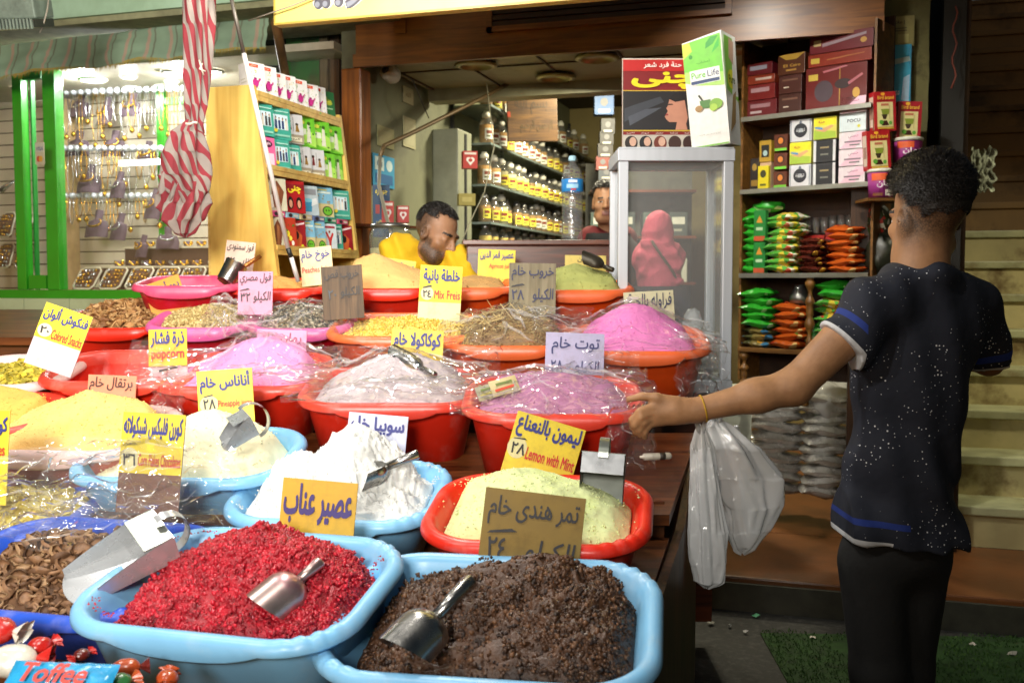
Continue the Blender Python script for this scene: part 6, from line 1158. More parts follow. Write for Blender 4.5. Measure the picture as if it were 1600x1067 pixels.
# soft packets
def pouchmat(name, cols, sc=16, rough=.22):
    m, N, L, b = newmat(name); tc = N.new('ShaderNodeTexCoord'); v = N.new('ShaderNodeTexVoronoi'); v.inputs['Scale'].default_value = sc; L.new(tc.outputs['Object'], v.inputs['Vector'])
    sx = N.new('ShaderNodeSeparateColor'); L.new(v.outputs['Color'], sx.inputs[0]); cr = N.new('ShaderNodeValToRGB'); cr.color_ramp.interpolation = 'CONSTANT'; e = cr.color_ramp.elements
    e[0].color = (*hx(cols[0]), 1); e[1].color = (*hx(cols[1]), 1); e[1].position = 1 / len(cols) + .25
    for i, c in enumerate(cols[2:]): q = e.new(.5 + .45 * (i + 1) / len(cols)); q.color = (*hx(c), 1)
    L.new(sx.outputs[0], cr.inputs[0]); L.new(cr.outputs[0], b.inputs[0]); b.inputs['Roughness'].default_value = rough
    n = N.new('ShaderNodeTexNoise'); n.inputs['Scale'].default_value = 45; L.new(tc.outputs['Object'], n.inputs['Vector']); bp = N.new('ShaderNodeBump'); bp.inputs['Strength'].default_value = .5; bp.inputs['Distance'].default_value = .006; L.new(n.outputs[0], bp.inputs['Height']); L.new(bp.outputs[0], b.inputs['Normal']); return m
pm = dict(green=pouchmat('pouch_green', ['2f9a2a', '3fb534', '1f6f22', 'a9c88a']), snack=pouchmat('pouch_snack', ['d0b83a', 'd8cfc0', 'b5402a', 'c9a04a', 'd8d4c0', '4f9a3a'], 40), brown=pouchmat('pouch_brown', ['4a1c12', 'b9862a', '3a1410', 'c9a03a'], 20), orange=pouchmat('pouch_orange', ['b5521a', 'c9702a', '8f2c12', '5a8f2a', 'd0b070'], 22), silver=mat('pouch_silver', 'e4e3de', .24, .3, var=.2, scale=16, bump=.7, bscale=40, dist=.006, dark='6a6862', dscale=12, damt=.5), seed=pouchmat('pouch_seed', ['7a6a3a', '9a8a4a', '4a4a2a', 'c98f2a', '3a6a8a'], 30))
POUCH = {}
def pouch(kind, w, d, h, seed):
    key = (kind, w, d, h, seed)
    if key not in POUCH:
        m = MB()
        def f(s):
            def g_(u, v):
                e = (math.sin(math.pi * u) ** .45) * (math.sin(math.pi * v) ** .4); n = noise.noise(Vector((u * 5, v * 5, seed * 3.3 + s))); n2 = noise.noise(Vector((u * 14, v * 10, seed * 1.3 + s)))
                return ((u - .5) * w + .01 * w * n, (v - .5) * d * (1 + .05 * n), h * .5 + s * (h * .5 * e * (1 + .35 * n + .3 * n2) + .0006) + h * .25 * noise.noise(Vector((u * 2, seed, 0))))
            return g_
        m.grid(f(1), 18, 14, pm[kind]); m.grid(lambda u, v: f(-1)(u, v), 18, 14, pm[kind]); POUCH[key] = m.build('packet', loc=(0, 0, -50)); return POUCH[key], True
    o = POUCH[key].copy(); COL.objects.link(o); return o, False
def stack(kind, M0, n, w, d, h, what, where, grp):
    for i in range(n):
        o, _ = pouch(kind, w, d, round(h * 1.25, 4), i % 3 + 1); o.matrix_world = M0 @ TR((rs.uniform(-.011, .011), rs.uniform(-.012, .008), i * h * .93), R(rs.uniform(-13, 13)), R(rs.uniform(-4, 4)), R(rs.uniform(-3, 3)))
        tag(o, '%s, %s from the bottom of its stack %s' % (what, ORD[i], where), 'packet', grp)
stack('green', rpos(1166, SZ[2], .09), 9, .085, .12, .036, 'bright green packet', 'at the shelf end', 'green packets')
stack('snack', rpos(1222, SZ[2], .07), 8, .165, .13, .036, 'patterned snack packet', 'beside the green carton', 'snack packets on the shelf')
stack('brown', rpos(1268, SZ[2], .055), 6, .13, .11, .027, 'brown and yellow packet', 'before the red box', 'brown packets on the shelf')
stack('orange', rpos(1317, SZ[2], .055), 7, .145, .11, .031, 'orange packet', 'by the shelf corner', 'orange packets on the shelf')
stack('seed', rpos(1180, SZ[3], .07), 3, .15, .12, .03, 'speckled seed packet', 'on the lowest board', 'seed packets')
stack('green', rpos(1180, SZ[3] + .09, .07), 5, .17, .12, .038, 'green herb packet', 'over the seed packets', 'green herb packets')
stack('orange', rpos(1232, SZ[3], .07), 6, .15, .12, .036, 'orange brown packet', 'beside the turned post', 'orange packets by the turned post')
stack('snack', rpos(1300, SZ[3], .08), 7, .16, .12, .034, 'red and yellow packet', 'behind the turned post', 'packets behind the turned post')
stack('green', rpos(1300, SZ[3] + .23, .08), 2, .16, .12, .04, 'dark green packet', 'at the shadowy shelf end', 'dark green packets')
blob('green_pouch', 'floppy green bag lying over the green tea cartons', 'packet', rpos(1188, SZ[2] + .315, .09).translation, .055, pm['green'], 21, (1.3, .8, .45), .3)
blob('green_pouch', 'dark folded green bag behind the turned post', 'packet', rpos(1262, SZ[3] + .06, .14).translation, .06, pm['green'], 23, (1, .6, .9), .3)
# glasses in a film tray, steel jar
for i in range(8):
    m = MB(); m.lathe([(0, 0), (.016, 0), (.02, .075), (.0192, .075), (.0155, .003)], jarglass, 12, cap=False)
    tag(m.build('drinking_glass', M=rpos(1243 + 13 * i, SZ[2] + (.19 if i > 2 else .185), .15)), '%s clear tumbler from the green carton side in the row above the red boxes' % ORD[i], 'glass', 'tumblers on the shelf')
m = MB(); m.lathe([(0, 0), (.045, 0), (.045, .03), (.03, .06), (.022, .075), (.022, .085), (0, .085)], metalcap, 20); tag(m.build('steel_pot', M=rpos(1240, SZ[3] + .213, .09)), 'small steel pot standing on the orange brown packets', 'pot')
# coffee boxes and tubs on a bracket in front of the pillar
def fbox(label, px, py, Y, wp, hp, des, base, rot=0, roll=0):
    w, h = wp * Y / F, hp * Y / F; m = MB(); m.box((-w / 2, 0, 0), (w / 2, .045, h), ink(base, .35), bev=.0015); m.panel((-w / 2 + .001, 0, .001), (w - .002, 0, 0), (0, 0, h - .002), (0, -1, 0), des)
    m.panel((-w / 2, .043, .003), (0, -.041, 0), (0, 0, h - .006), (-1, 0, 0), [('r', .1, .1, .9, .9, 'c9b9a8'), ('r', .2, .3, .8, .6, '9a7a6a')])
    t = thing('coffee_box', label, 'product box', M=TR(P(px, py, Y), YAW + R(rot), 0, R(roll)), group='coffee boxes by the pillar'); m.build('box_body', t)
    q = MB(); q.panel((-w / 2 + .001, -.0055, .001), (w - .002, 0, 0), (0, 0, h - .002), (0, -1, 0), [('t', 'Bird brand', .12, .8, .88, .9, 'd9b23a', .02)], .0003); q.build('lettering', t)
cof = lambda: [('e', .4, .945, .1, .04, 'd9a82a'), ('r', .12, .1, .86, .74, 'cfc78a'), ('p', [(.3, .56), (.7, .56), (.66, .42), (.36, .42)], '7a8a2a'), ('p', [(.32, .42), (.6, .42), (.52, .3), (.4, .3)], '3a2a1a'), ('r', .3, .64, .66, .7, 'b06a4a'), ('r', .68, .3, .71, .66, 'b9a06a'), ('p', [(.3, .14), (.66, .14), (.56, .26), (.4, .26)], '3a1a12'), ('e', .3, .22, .1, .06, '4f8f2a'), ('e', .72, .2, .08, .05, '5f9f3a'), ('r', .12, .05, .86, .09, 'c9a83a')]
fbox('red coffee box at the top front of the pillar shelf', 1384, 205, 4.36, 36, 60, cof(), 'a01a20', 8, -3); fbox('red coffee box nearer the pillar, standing on the white tub', 1419, 220, 4.42, 36, 60, cof(), '9c1c28', -6, 2); fbox('red coffee box at the lower front above the striped tub', 1375, 266, 4.32, 38, 61, cof(), 'a01a20', 8, -4)
def tub(label, px, py, Y, r, h):
    t = thing('coffee_tub', label, 'tub', M=Matrix.Translation(P(px, py, Y)), group='coffee tubs by the pillar'); m = MB(); m.lathe([(0, 0), (r * .9, 0), (r, h), (0, h)], ink('8f2f7a'), 24, Matrix.Rotation(YAW, 4, 'Z')); 
    def pt(a0, a1, z0, z1, c, q=1.02): m.add([(((r * .9 + r * .1 * z / h) * q) * math.sin(a0 + (a1 - a0) * k / 8), -((r * .9 + r * .1 * z / h) * q) * math.cos(a0 + (a1 - a0) * k / 8), z) for z in (z0, z1) for k in range(9)], [(k, k + 1, k + 10, k + 9) for k in range(8)], ink(c), Matrix.Rotation(YAW, 4, 'Z'))
    pt(-1.1, .1, h * .66, h * .95, 'd2582a'); pt(.1, 1.1, h * .66, h * .95, '7a1f5a'); pt(.0, .8, h * .05, h * .3, 'd0c8b8'); pt(-1, -.2, h * .04, h * .16, '6a3a1a'); m.build('tub_body', t)
    m = MB(); m.panel((-r * .75, -r * 1.06, h * .32), (r * 1.5, 0, 0), (0, 0, h * .36), (0, -1, 0), [('t', 'عمان', .02, .1, .98, .98, 'e8dfe4', .03)], .001, Matrix.Rotation(YAW, 4, 'Z')); m.build('lettering', t)
    m = MB(); m.lathe([(0, h + .0005), (r * 1.06, h + .0005), (r * 1.07, h + .012), (r * .95, h + .016), (0, h + .016)], wht, 24); m.build('lid', t)
tub('purple and orange coffee tub lowest by the pillar', 1376, 309, 4.32, .056, .105); tub('purple and orange coffee tub under the coffee box', 1417, 256, 4.42, .062, .095)
m = MB(); m.box((-.075, -.06, -.012), (.2, .1, 0), shw); tag(m.build('bracket_shelf', M=TR(P(1376, 311, 4.32), YAW)), 'little wooden bracket shelf holding coffee tubs', 'shelf')
m = MB(); m.box((-.03, -.01, 0), (.15, .06, .006), shw); tag(m.build('bracket_shelf', M=TR(P(1395, 259, 4.42), YAW)), 'thin wooden ledge under the upper coffee tub', 'shelf')
# hanging net of sweets below
blob('sweet_net', 'dark net bag of small red and white sweets beside the corner shelf', 'bag', P(1372, 345, 4.45), .06, pouchmat('net_sweets', ['3a3a2a', '5a2a1a', 'a02a20', 'c9c4b0', '2a3a1a'], 60, .4), 4, (.8, .7, 1.3))
blob('dark_sack', 'dark bag of dried goods hanging under the bracket shelf', 'bag', P(1378, 400, 4.42), .085, mat('dark_bag', '26281c', .4, var=.4, scale=30, bump=.6, bscale=40), 8, (.8, .7, 1.2))
# silver packets on the floor
sm = thing('packet_base', 'x', 'base', (0, 0, -60)); bpy.data.objects.remove(sm)
stack('silver', TR(P(1211, 768, 5.35), YAW - R(12)), 10, .29, .2, .058, 'silver foil packet', 'below the corner shelf', 'silver packets in the nearer stack')
stack('silver', TR(P(1287, 776, 5.2), YAW - R(8)), 10, .25, .2, .058, 'silver foil packet', 'beside the standing man', 'silver packets behind the standing man')
whitebag = film('white_bag', tint=(.95, .96, .95), haze=.62, bump=.6, bscale=26, gloss=.9)
blob('white_bag', 'crumpled white plastic bag on the stack behind the man', 'bag', P(1300, 625, 5.2), .13, whitebag, 6, (1, .8, .8), .4); blob('white_bag', 'crumpled white plastic bag on the silver stack below the corner shelf', 'bag', P(1225, 600, 5.3), .13, whitebag, 12, (1.2, .8, .6), .4)
m = MB(); m.box((-.17, 0, 0), (.17, .2, .30), mat('pale_box', 'a9ab98', .6, var=.15)); m.panel((-.17, 0, 0), (.34, 0, 0), (0, 0, .3), (0, -1, 0), [('r', .1, .6, .6, .8, '6a8a6a'), ('r', .1, .2, .8, .26, '7a7a6a')]); tag(m.build('floor_carton', M=TR(P(1120, 700, 4.9), YAW)), 'pale carton standing on the shop floor behind the stall', 'carton')

# ------------------------------------------------------------------ white carrier bags hanging from the stall end
bagw = film('carrier_film', tint=(.95, .97, .97), ior=1.45, haze=.62, bump=.9, bscale=34, gloss=1.7, rough=.1)
hb = thing('carrier_bags', 'x', 'bag', (0, 0, -60)); bpy.data.objects.remove(hb)
def cbag(label, prof, Y, seed, mm=bagw, flat=.5):
    """prof: (px centre, py, half width px) from the handle down"""
    t = thing('carrier_bag', label, 'carrier bag', (0, 0, 0), group='white carrier bags hanging from the stall'); m = MB(); n = len(prof)
    def f(u, v):
        q = u * (n - 1); i = min(int(q), n - 2); k = q - i; k = k * k * (3 - 2 * k); a, b = prof[i], prof[i + 1]; px, py, hw = [a[j] + (b[j] - a[j]) * k for j in range(3)]; th = v * 6.28319
        w = hw * Y / F; fl = 1 + .15 * math.sin(7 * th + seed + 4 * u + 2 * math.sin(u * 5)) * (1 - u * .5) + .05 * math.sin(17 * th - 6 * u) * (1 - u) + .3 * noise.noise(Vector((math.cos(th) * 1.6, math.sin(th) * 1.6, u * 4 + seed))) + .12 * (noise.noise(Vector((math.cos(th) * 4, math.sin(th) * 4, u * 7 + seed))))
        c = PC(px, py, Y); return CW(c[0] + w * fl * math.cos(th), c[1] + w * flat * fl * math.sin(th), c[2] + .01 * noise.noise(Vector((th, u * 5, seed))))
    m.grid(f, 70, 110, mm); m.build('bag_body', t); q = MB(); px, py, hw = prof[0]
    for sx in (-1, 1): q.tube([P(px + sx * 2, py + 12, Y), P(px + sx * 7, py - 8, Y - .01), P(px + sx * 3, py - 20, Y - .02), P(px - sx * 2, py - 24, Y - .04)], [.007, .006, .005, .004], mm, 8)
    q.build('handle', t); return t
cbag('long white carrier bag bundle hanging widest from the stall end', [(1120, 655, 6), (1122, 668, 22), (1140, 700, 46), (1158, 745, 60), (1168, 790, 52), (1166, 830, 36), (1163, 856, 18), (1160, 866, 3)], 2.62, 2)
cbag('narrow white carrier bag hanging lowest against the stall board', [(1095, 665, 6), (1098, 700, 18), (1102, 770, 24), (1106, 830, 28), (1107, 880, 30), (1106, 908, 24), (1104, 918, 4)], 2.5, 5)
cbag('small bulging white carrier bag at the side of the bundle', [(1150, 690, 6), (1180, 720, 20), (1192, 760, 30), (1188, 800, 28), (1180, 830, 12), (1178, 838, 2)], 2.7, 8)
blob('blue_sachets', 'bluish plastic sachets showing between the carrier bags', 'sachets', P(1103, 750, 2.6), .05, pouchmat('sachet_blue', ['2f5a7a', '7f9fb0', 'b9c4c8'], 40), 5, (.7, .5, 1.3))
# ================================================================== jewellery on show
goldm = mat('gold', 'd9a63a', .25, .9, var=.1); silverm = mat('silver', 'c9c9c9', .2, .9); purple = mat('bust_velvet', '5c4a52', .7, var=.12, scale=10); knobm = mat('crystal_knob', 'd8dce0', .1, .3); trim = mat('tray_trim', 'd8cdb0', .5); vel = mat('tray_velvet', '6a4a34', .8, var=.15)
rj = random.Random(5)
def necklace(m, c, w, L_, mm, r=.004, n=16):
    m.tube([Vector(c) + Vector((w * math.cos(a), -.004, -L_ * math.sin(a) if L_ else 0)) for a in np.linspace(math.pi, 2 * math.pi, n)] if False else [Vector(c) + Vector((w * math.sin(t * math.pi / 2) * (1 if s_ > 0 else -1), 0, -L_ * (1 - math.cos(t * math.pi / 2)))) for s_, t in [(-1, 1 - k / n) for k in range(n)] + [(1, k / n) for k in range(n + 1)]], r, mm, 5)
# knob rails with chains
for ri, (py0, x0, x1, n) in enumerate(((140, 104, 310, 19), (232, 100, 262, 16), (306, 102, 262, 15))):
    for k in range(n):
        px = x0 + (x1 - x0) * k / (n - 1); v = 5.3 - .1 * (px - 100) / 200; p = jp(px, py0 + (4 if ri == 0 else 0) - .03 * (px - x0) * (ri == 0), v)
        t = thing('hanging_necklace', '%s crystal knob with hanging gold chain on the %s rail' % (ORD[k], ['upper', 'middle', 'lower'][ri]), 'jewellery', p, group='chains hanging from the crystal knobs')
        m = MB(); m.lathe([(0, -.022), (.016, -.018), (.022, 0), (.016, .018), (0, .022)], knobm, 12, Matrix.Rotation(R(90), 4, 'X')); m.build('knob', t)
        m = MB(); Lc = rj.uniform(.16, .34) if ri < 2 else rj.uniform(.1, .2); w = rj.uniform(.012, .03); mm = goldm if rj.random() < .6 else silverm
        m.tube([(-.008, -.01, 0), (-w, -.012, -Lc * .6), (-w * .5, -.012, -Lc * .92), (0, -.012, -Lc), (w * .5, -.012, -Lc * .92), (w, -.012, -Lc * .6), (.008, -.01, 0)], rj.choice((.002, .0026, .0032)), mm, 6)
        if rj.random() < .7: m.lathe([(0, -.02), (.012, -.012), (.016, 0), (.01, .014), (0, .018)], goldm, 10, Matrix.Translation((0, -.014, -Lc - .012)))
        m.build('chain', t)
# velvet busts
def bust(px, py, v, s, k):
    t = thing('necklace_bust', '%s purple velvet bust with gold necklace counted from the green door' % ORD[k], 'jewellery bust', M=TR(jp(px, py, v), R(rj.uniform(-35, 35)), R(-14)) @ Matrix.Scale(.82, 4), group='velvet busts in the jewellery window'); m = MB()
    def f(u, v_): 
        w = s * (.30 + .7 * min(1, (1 - u) * 1.6) ** .8) if u < .62 else s * (.30 + .1 * (u - .62)); x = (v_ - .5) * 2; return (w * x, -.55 * s * (1 - x * x) * (.6 + .4 * (1 - u)) * .6, s * 2.1 * (u - .5))
    m.grid(f, 20, 14, purple); m.grid(lambda u, v_: (lambda q: (q[0], q[1] + .012, q[2]))(f(u, v_)), 20, 14, purple); m.build('bust_form', t)
    m = MB(); n = 20; r_ = s * .62
    m.tube([(r_ * math.sin(a), -.42 * s * (1 - (.6 * math.sin(a)) ** 2) - .008, .18 * s - r_ * 1.15 * (.5 + .5 * math.cos(a)) + .2 * s) for a in np.linspace(-2.3, 2.3, n)], [.0045 + .004 * math.exp(-((i - n / 2) / 4) ** 2) for i in range(n)], goldm if k % 3 else silverm, 6); m.build('necklace', t)
for k, (px, py, v, s) in enumerate([(124, 165, 5.4, .10), (165, 175, 5.35, .11), (205, 165, 5.3, .09), (122, 225, 5.35, .10), (178, 225, 5.3, .10), (140, 280, 5.3, .11), (185, 290, 5.2, .10), (230, 240, 5.25, .09), (152, 350, 5.1, .10), (186, 355, 5.1, .10), (240, 320, 5.15, .11), (222, 385, 5.05, .08), (262, 372, 5.05, .08)]): bust(px, py, v, s, k)
# stepped display and trays
m = MB(); stp = mat('display_step', '4a362a', .6); z_ = jp(200, 455, 4.8).z
m.box((-4.1, 4.98, zb + .016), (-2.5, 5.15, 1.50), stp); m.box((-4.05, 5.151, zb + .016), (-2.5, 5.35, 1.62), stp); m.box((-4.105, 4.975, 1.5005), (-2.5, 5.15, 1.512), trim); m.box((-4.055, 5.146, 1.6205), (-2.5, 5.35, 1.632), trim); tag(m.build('display_steps'), 'brown stepped display stand with cream edges in the jewellery window', 'display stand')
def rings(m, n, w, h, r=.008):
    for i in range(n[0]):
        for j in range(n[1]):
            x, y = -w / 2 + w * (i + .5) / n[0] + rj.uniform(-.004, .004), h * (j + .5) / n[1] + rj.uniform(-.004, .004); s = r * rj.uniform(.7, 1.4); mm = rj.choice((goldm, goldm, silverm)); m.lathe([(0, -s), (s * .8, -s * .5), (s, 0), (s * .6, s * .7), (0, s)], mm, 7, Matrix.Translation((x, -.012, y)) @ Matrix.Rotation(rj.uniform(0, 3), 4, 'X'))
def tray(label, px, py, v, w, h, lean, n=(5, 5), rz=0, bulge=0):
    t = thing('ring_tray', label, 'jewellery tray', M=TR(jp(px, py, v), R(rz), R(lean)), group='trays of gold rings'); m = MB()
    m.grid(lambda u, q: ((u - .5) * w, -bulge * math.sin(math.pi * q) + .004, q * h), 8, 8, vel); m.box((-w / 2, .006, 0), (w / 2, .012, h), vel); m.build('pad', t)
    m = MB(); c = .02; pts = [(-w / 2 + c, 0, 0), (w / 2 - c, 0, 0), (w / 2, 0, c), (w / 2, 0, h - c), (w / 2 - c, 0, h), (-w / 2 + c, 0, h), (-w / 2, 0, h - c), (-w / 2, 0, c), (-w / 2 + c, 0, 0)]; m.tube(pts, .006, trim, 8, cap=False); m.build('rim', t)
    m = MB(); rings(m, n, w * .86, h * .9); o = m.build('rings', t); o['kind'] = 'stuff'
for i in range(5): tray('%s tilted tray of gold rings along the front of the jewellery window' % ORD[i], 128 + 41 * i, 451, 4.88, .145, .155, -38)
for i, (px, py) in enumerate([(6, 370), (34, 370), (4, 418), (32, 418)]): tray(['brown ring tray in the upper row next to the picture edge', 'brown ring tray in the upper row next to the green door', 'brown ring tray in the lower row next to the picture edge', 'brown ring tray in the lower row next to the green door'][i], px, py, 5.3, .105, .17, -20, (4, 6), 0, .02)
for row, (z, v, n) in enumerate(((1.514, 5.06, 16), (1.634, 5.25, 16))):
    for k in range(n):
        m = MB(); p = Vector((-4.03 + 1.5 * k / n + rj.uniform(-.02, .02), v, z + .012)); s = rj.uniform(.018, .028)
        m.tube([(s * math.cos(a), s * .8 * math.sin(a), .012 * math.sin(2 * a) + .004) for a in np.linspace(0, 6.28, 15)], .0055, rj.choice((goldm, goldm, silverm)), 6); m.lathe([(0, -.01), (.012, -.004), (.01, .012), (0, .016)], goldm, 8, Matrix.Translation((s, 0, .006)))
        m.lathe([(s * 1.0, -.0115), (s * .9, .004), (s * .5, .018), (0, .02)], purple, 12); tag(m.build('gold_bracelet', loc=p), '%s gold bracelet on a purple pad along the %s display step' % (ORD[k], ['lower', 'upper'][row]), 'bracelet', 'gold bracelets on the display steps')
m = MB(); m.tube([(0, 0, 0), (.05, 0, .03), (.12, 0, .06)], [.02, .014, .004], silverm, 10); tag(m.build('small_spotlight', M=TR(jp(2, 298, 5.2))), 'small silver spotlight at the picture edge over the ring trays', 'lamp')
flat('card_sticker', 'small white payment sticker on the green framed door glass', 'sticker', 62, 240, 5.56, .06, .12, [('r', .02, .55, .98, .98, 'b9b4a0'), ('t', 'VISA', .1, .62, .92, .8, '3a4a7a', .02), ('e', .38, .25, .22, .14, 'b8402e'), ('e', .62, .25, .22, .14, 'c9963a')], 'b8ac90', R(0))

# ================================================================== people
skin1 = mat('skin_tan', (.37, .19, .09), .52, var=.16, scale=24, bump=.16, bscale=90, spec=.35, dark=(.28, .13, .065), dscale=14, damt=.45); skin2 = mat('skin_brown', (.33, .17, .09), .5, var=.1, scale=30, bump=.08, bscale=300, spec=.4); hairm = mat('hair_black', (.012, .009, .007), .5, var=.3, scale=80, bump=.6, bscale=220)
lipm = mat('lip', (.20, .075, .055), .45); browm = mat('brow', (.02, .013, .01), .7); eyew = mat('eye_white', (.55, .52, .48), .3); iris = mat('iris', (.02, .012, .008), .2); stub = mat('stubble', (.12, .066, .04), .6, var=.3, scale=160)
def head_sdf(S, T, s=1.0, face=True, neck=None, k=.014):
    """T: 4x4 head frame (x right, y forward out of the face, z up); sizes in metres"""
    Rm = np.array([[T[i][j] for j in range(3)] for i in range(3)]); 
    def w(*p): return np.array(T @ Vector(p))[:3]
    E = lambda p, r, kk=k, sub=False: S.ell(w(*p), np.array(r) * s, Rm, kk, sub)
    C = lambda a, b, ra, rb=None, kk=k: S.cap(w(*a), w(*b), ra * s, (rb or ra) * s, kk)
    E((0, -.018 * s, .035 * s), (.076, .095, .088)); E((0, .025 * s, -.035 * s), (.060, .066, .082), .03)
    C((-.028 * s, .055 * s, -.088 * s), (.028 * s, .055 * s, -.088 * s), .026, None, .03); C((-.05 * s, .0, -.07 * s), (-.03 * s, .05 * s, -.09 * s), .022, None, .03); C((.05 * s, .0, -.07 * s), (.03 * s, .05 * s, -.09 * s), .022, None, .03)
    for sx in (-1, 1):
        E((sx * .076 * s, -.008 * s, -.005 * s), (.011, .022, .034), .008); E((sx * .082 * s, -.004 * s, -.0 * s), (.006, .012, .02), .004, True)
        E((sx * .043 * s, .058 * s, -.022 * s), (.024, .022, .02), .02)
    if face:
        C((-.036 * s, .078 * s, .024 * s), (.036 * s, .078 * s, .024 * s), .011)
        for sx in (-1, 1): E((sx * .032 * s, .095 * s, .004 * s), (.020, .014, .012), .012, True); E((sx * .032 * s, .072 * s, .003 * s), (.0135, .0135, .0125), .003)
        C((0, .085 * s, .014 * s), (0, .108 * s, -.026 * s), .0085, .0135, .01); E((-.013 * s, .096 * s, -.029 * s), (.009, .011, .008), .006); E((.013 * s, .096 * s, -.029 * s), (.009, .011, .008), .006)
        C((-.02 * s, .086 * s, -.057 * s), (.02 * s, .086 * s, -.057 * s), .0078, None, .008); C((-.017 * s, .085 * s, -.069 * s), (.017 * s, .085 * s, -.069 * s), .0088, None, .008)
def paint_face(V, Fq, T, s, mats_idx, beard=True):
    Ti = np.array(T.inverted()); c = V[Fq].mean(1); L = c @ Ti[:3, :3].T + Ti[:3, 3]; L /= s; x, y, z = np.abs(L[:, 0]), L[:, 1], L[:, 2]; mi = np.zeros(len(Fq), int)
    inside = (np.abs(L[:, 0]) < .1) & (y > -.02) & (np.abs(z) < .14)
    mi[inside & (x < .024) & (y > .078) & (z < -.0505) & (z > -.076)] = mats_idx['lip']
    mi[inside & (x > .012) & (x < .052) & (y > .06) & (z > .021 + .1 * (x - .03)) & (z < .0325 - .08 * np.abs(x - .03))] = mats_idx['brow']
    ey = inside & (((x - .032) / .0135) ** 2 + ((z - .003) / .0048) ** 2 < 1) & (y > .065); mi[ey] = mats_idx['eye']; mi[ey & ((x - .030) ** 2 + (z - .003) ** 2 < .0052 ** 2)] = mats_idx['iris']
    return mi
def stipple(V, Fq, T, s, mi, k, fn, seed=1):
    Ti = np.array(T.inverted()); c = V[Fq].mean(1); L = (c @ Ti[:3, :3].T + Ti[:3, 3]) / s; pr = fn(np.abs(L[:, 0]), L[:, 1], L[:, 2]); hit = (np.random.RandomState(seed).rand(len(Fq)) < pr) & (np.abs(L).max(1) < .16) & (mi == 0); mi[hit] = k; return mi
def stub_attr(o, V, T, s, fns):       # where short hair grows: a per-vertex weight the skin material reads
    Ti = np.array(T.inverted()); L = (V @ Ti[:3, :3].T + Ti[:3, 3]) / s; w = np.zeros(len(V))
    for fn in fns: w = np.maximum(w, fn(np.abs(L[:, 0]), L[:, 1], L[:, 2]) * (np.abs(L).max(1) < .16))
    o.data.attributes.new('stubble', 'FLOAT', 'POINT').data.foreach_set('value', w.astype(np.float32))
for m_ in (skin1, skin2):
    N, L = m_.node_tree.nodes, m_.node_tree.links; b = N['Principled BSDF']; src = b.inputs[0].links[0].from_socket; at = N.new('ShaderNodeAttribute'); at.attribute_name = 'stubble'; tc = N.new('ShaderNodeTexCoord'); n = N.new('ShaderNodeTexNoise'); n.inputs['Scale'].default_value = 260; L.new(tc.outputs['Object'], n.inputs['Vector'])
    mr = N.new('ShaderNodeMapRange'); mr.inputs[1].default_value = .3; mr.inputs[2].default_value = .6; mr.inputs[3].default_value = .6; mr.inputs[4].default_value = 1; L.new(n.outputs[0], mr.inputs[0])
    mu = N.new('ShaderNodeMath'); mu.operation = 'MULTIPLY'; L.new(at.outputs['Fac'], mu.inputs[0]); L.new(mr.outputs[0], mu.inputs[1]); mx = N.new('ShaderNodeMix'); mx.data_type = 'RGBA'; L.new(mu.outputs[0], mx.inputs[0]); L.new(src, mx.inputs[6]); mx.inputs[7].default_value = (.028, .018, .012, 1); L.new(mx.outputs[2], b.inputs[0])
def sst(a, b, x): t = np.clip((x - a) / (b - a), 0, 1); return t * t * (3 - 2 * t)
beardf = lambda x, y, z: np.maximum(sst(-.035, -.058, z) * sst(.0, .03, y) * sst(-.135, -.11, z), sst(.048, .056, x) * sst(.05, .03, y) * sst(-.012, .01, y) * sst(.0, -.03, z) * sst(-.12, -.1, z)) * .92
fadef = lambda x, y, z: sst(-.10, -.02, z) * sst(.03, -.02, y) * .9
FM = [None, stub, lipm, browm, eyew, iris]; FI = dict(stub=1, lip=2, brow=3, eye=4, iris=5)
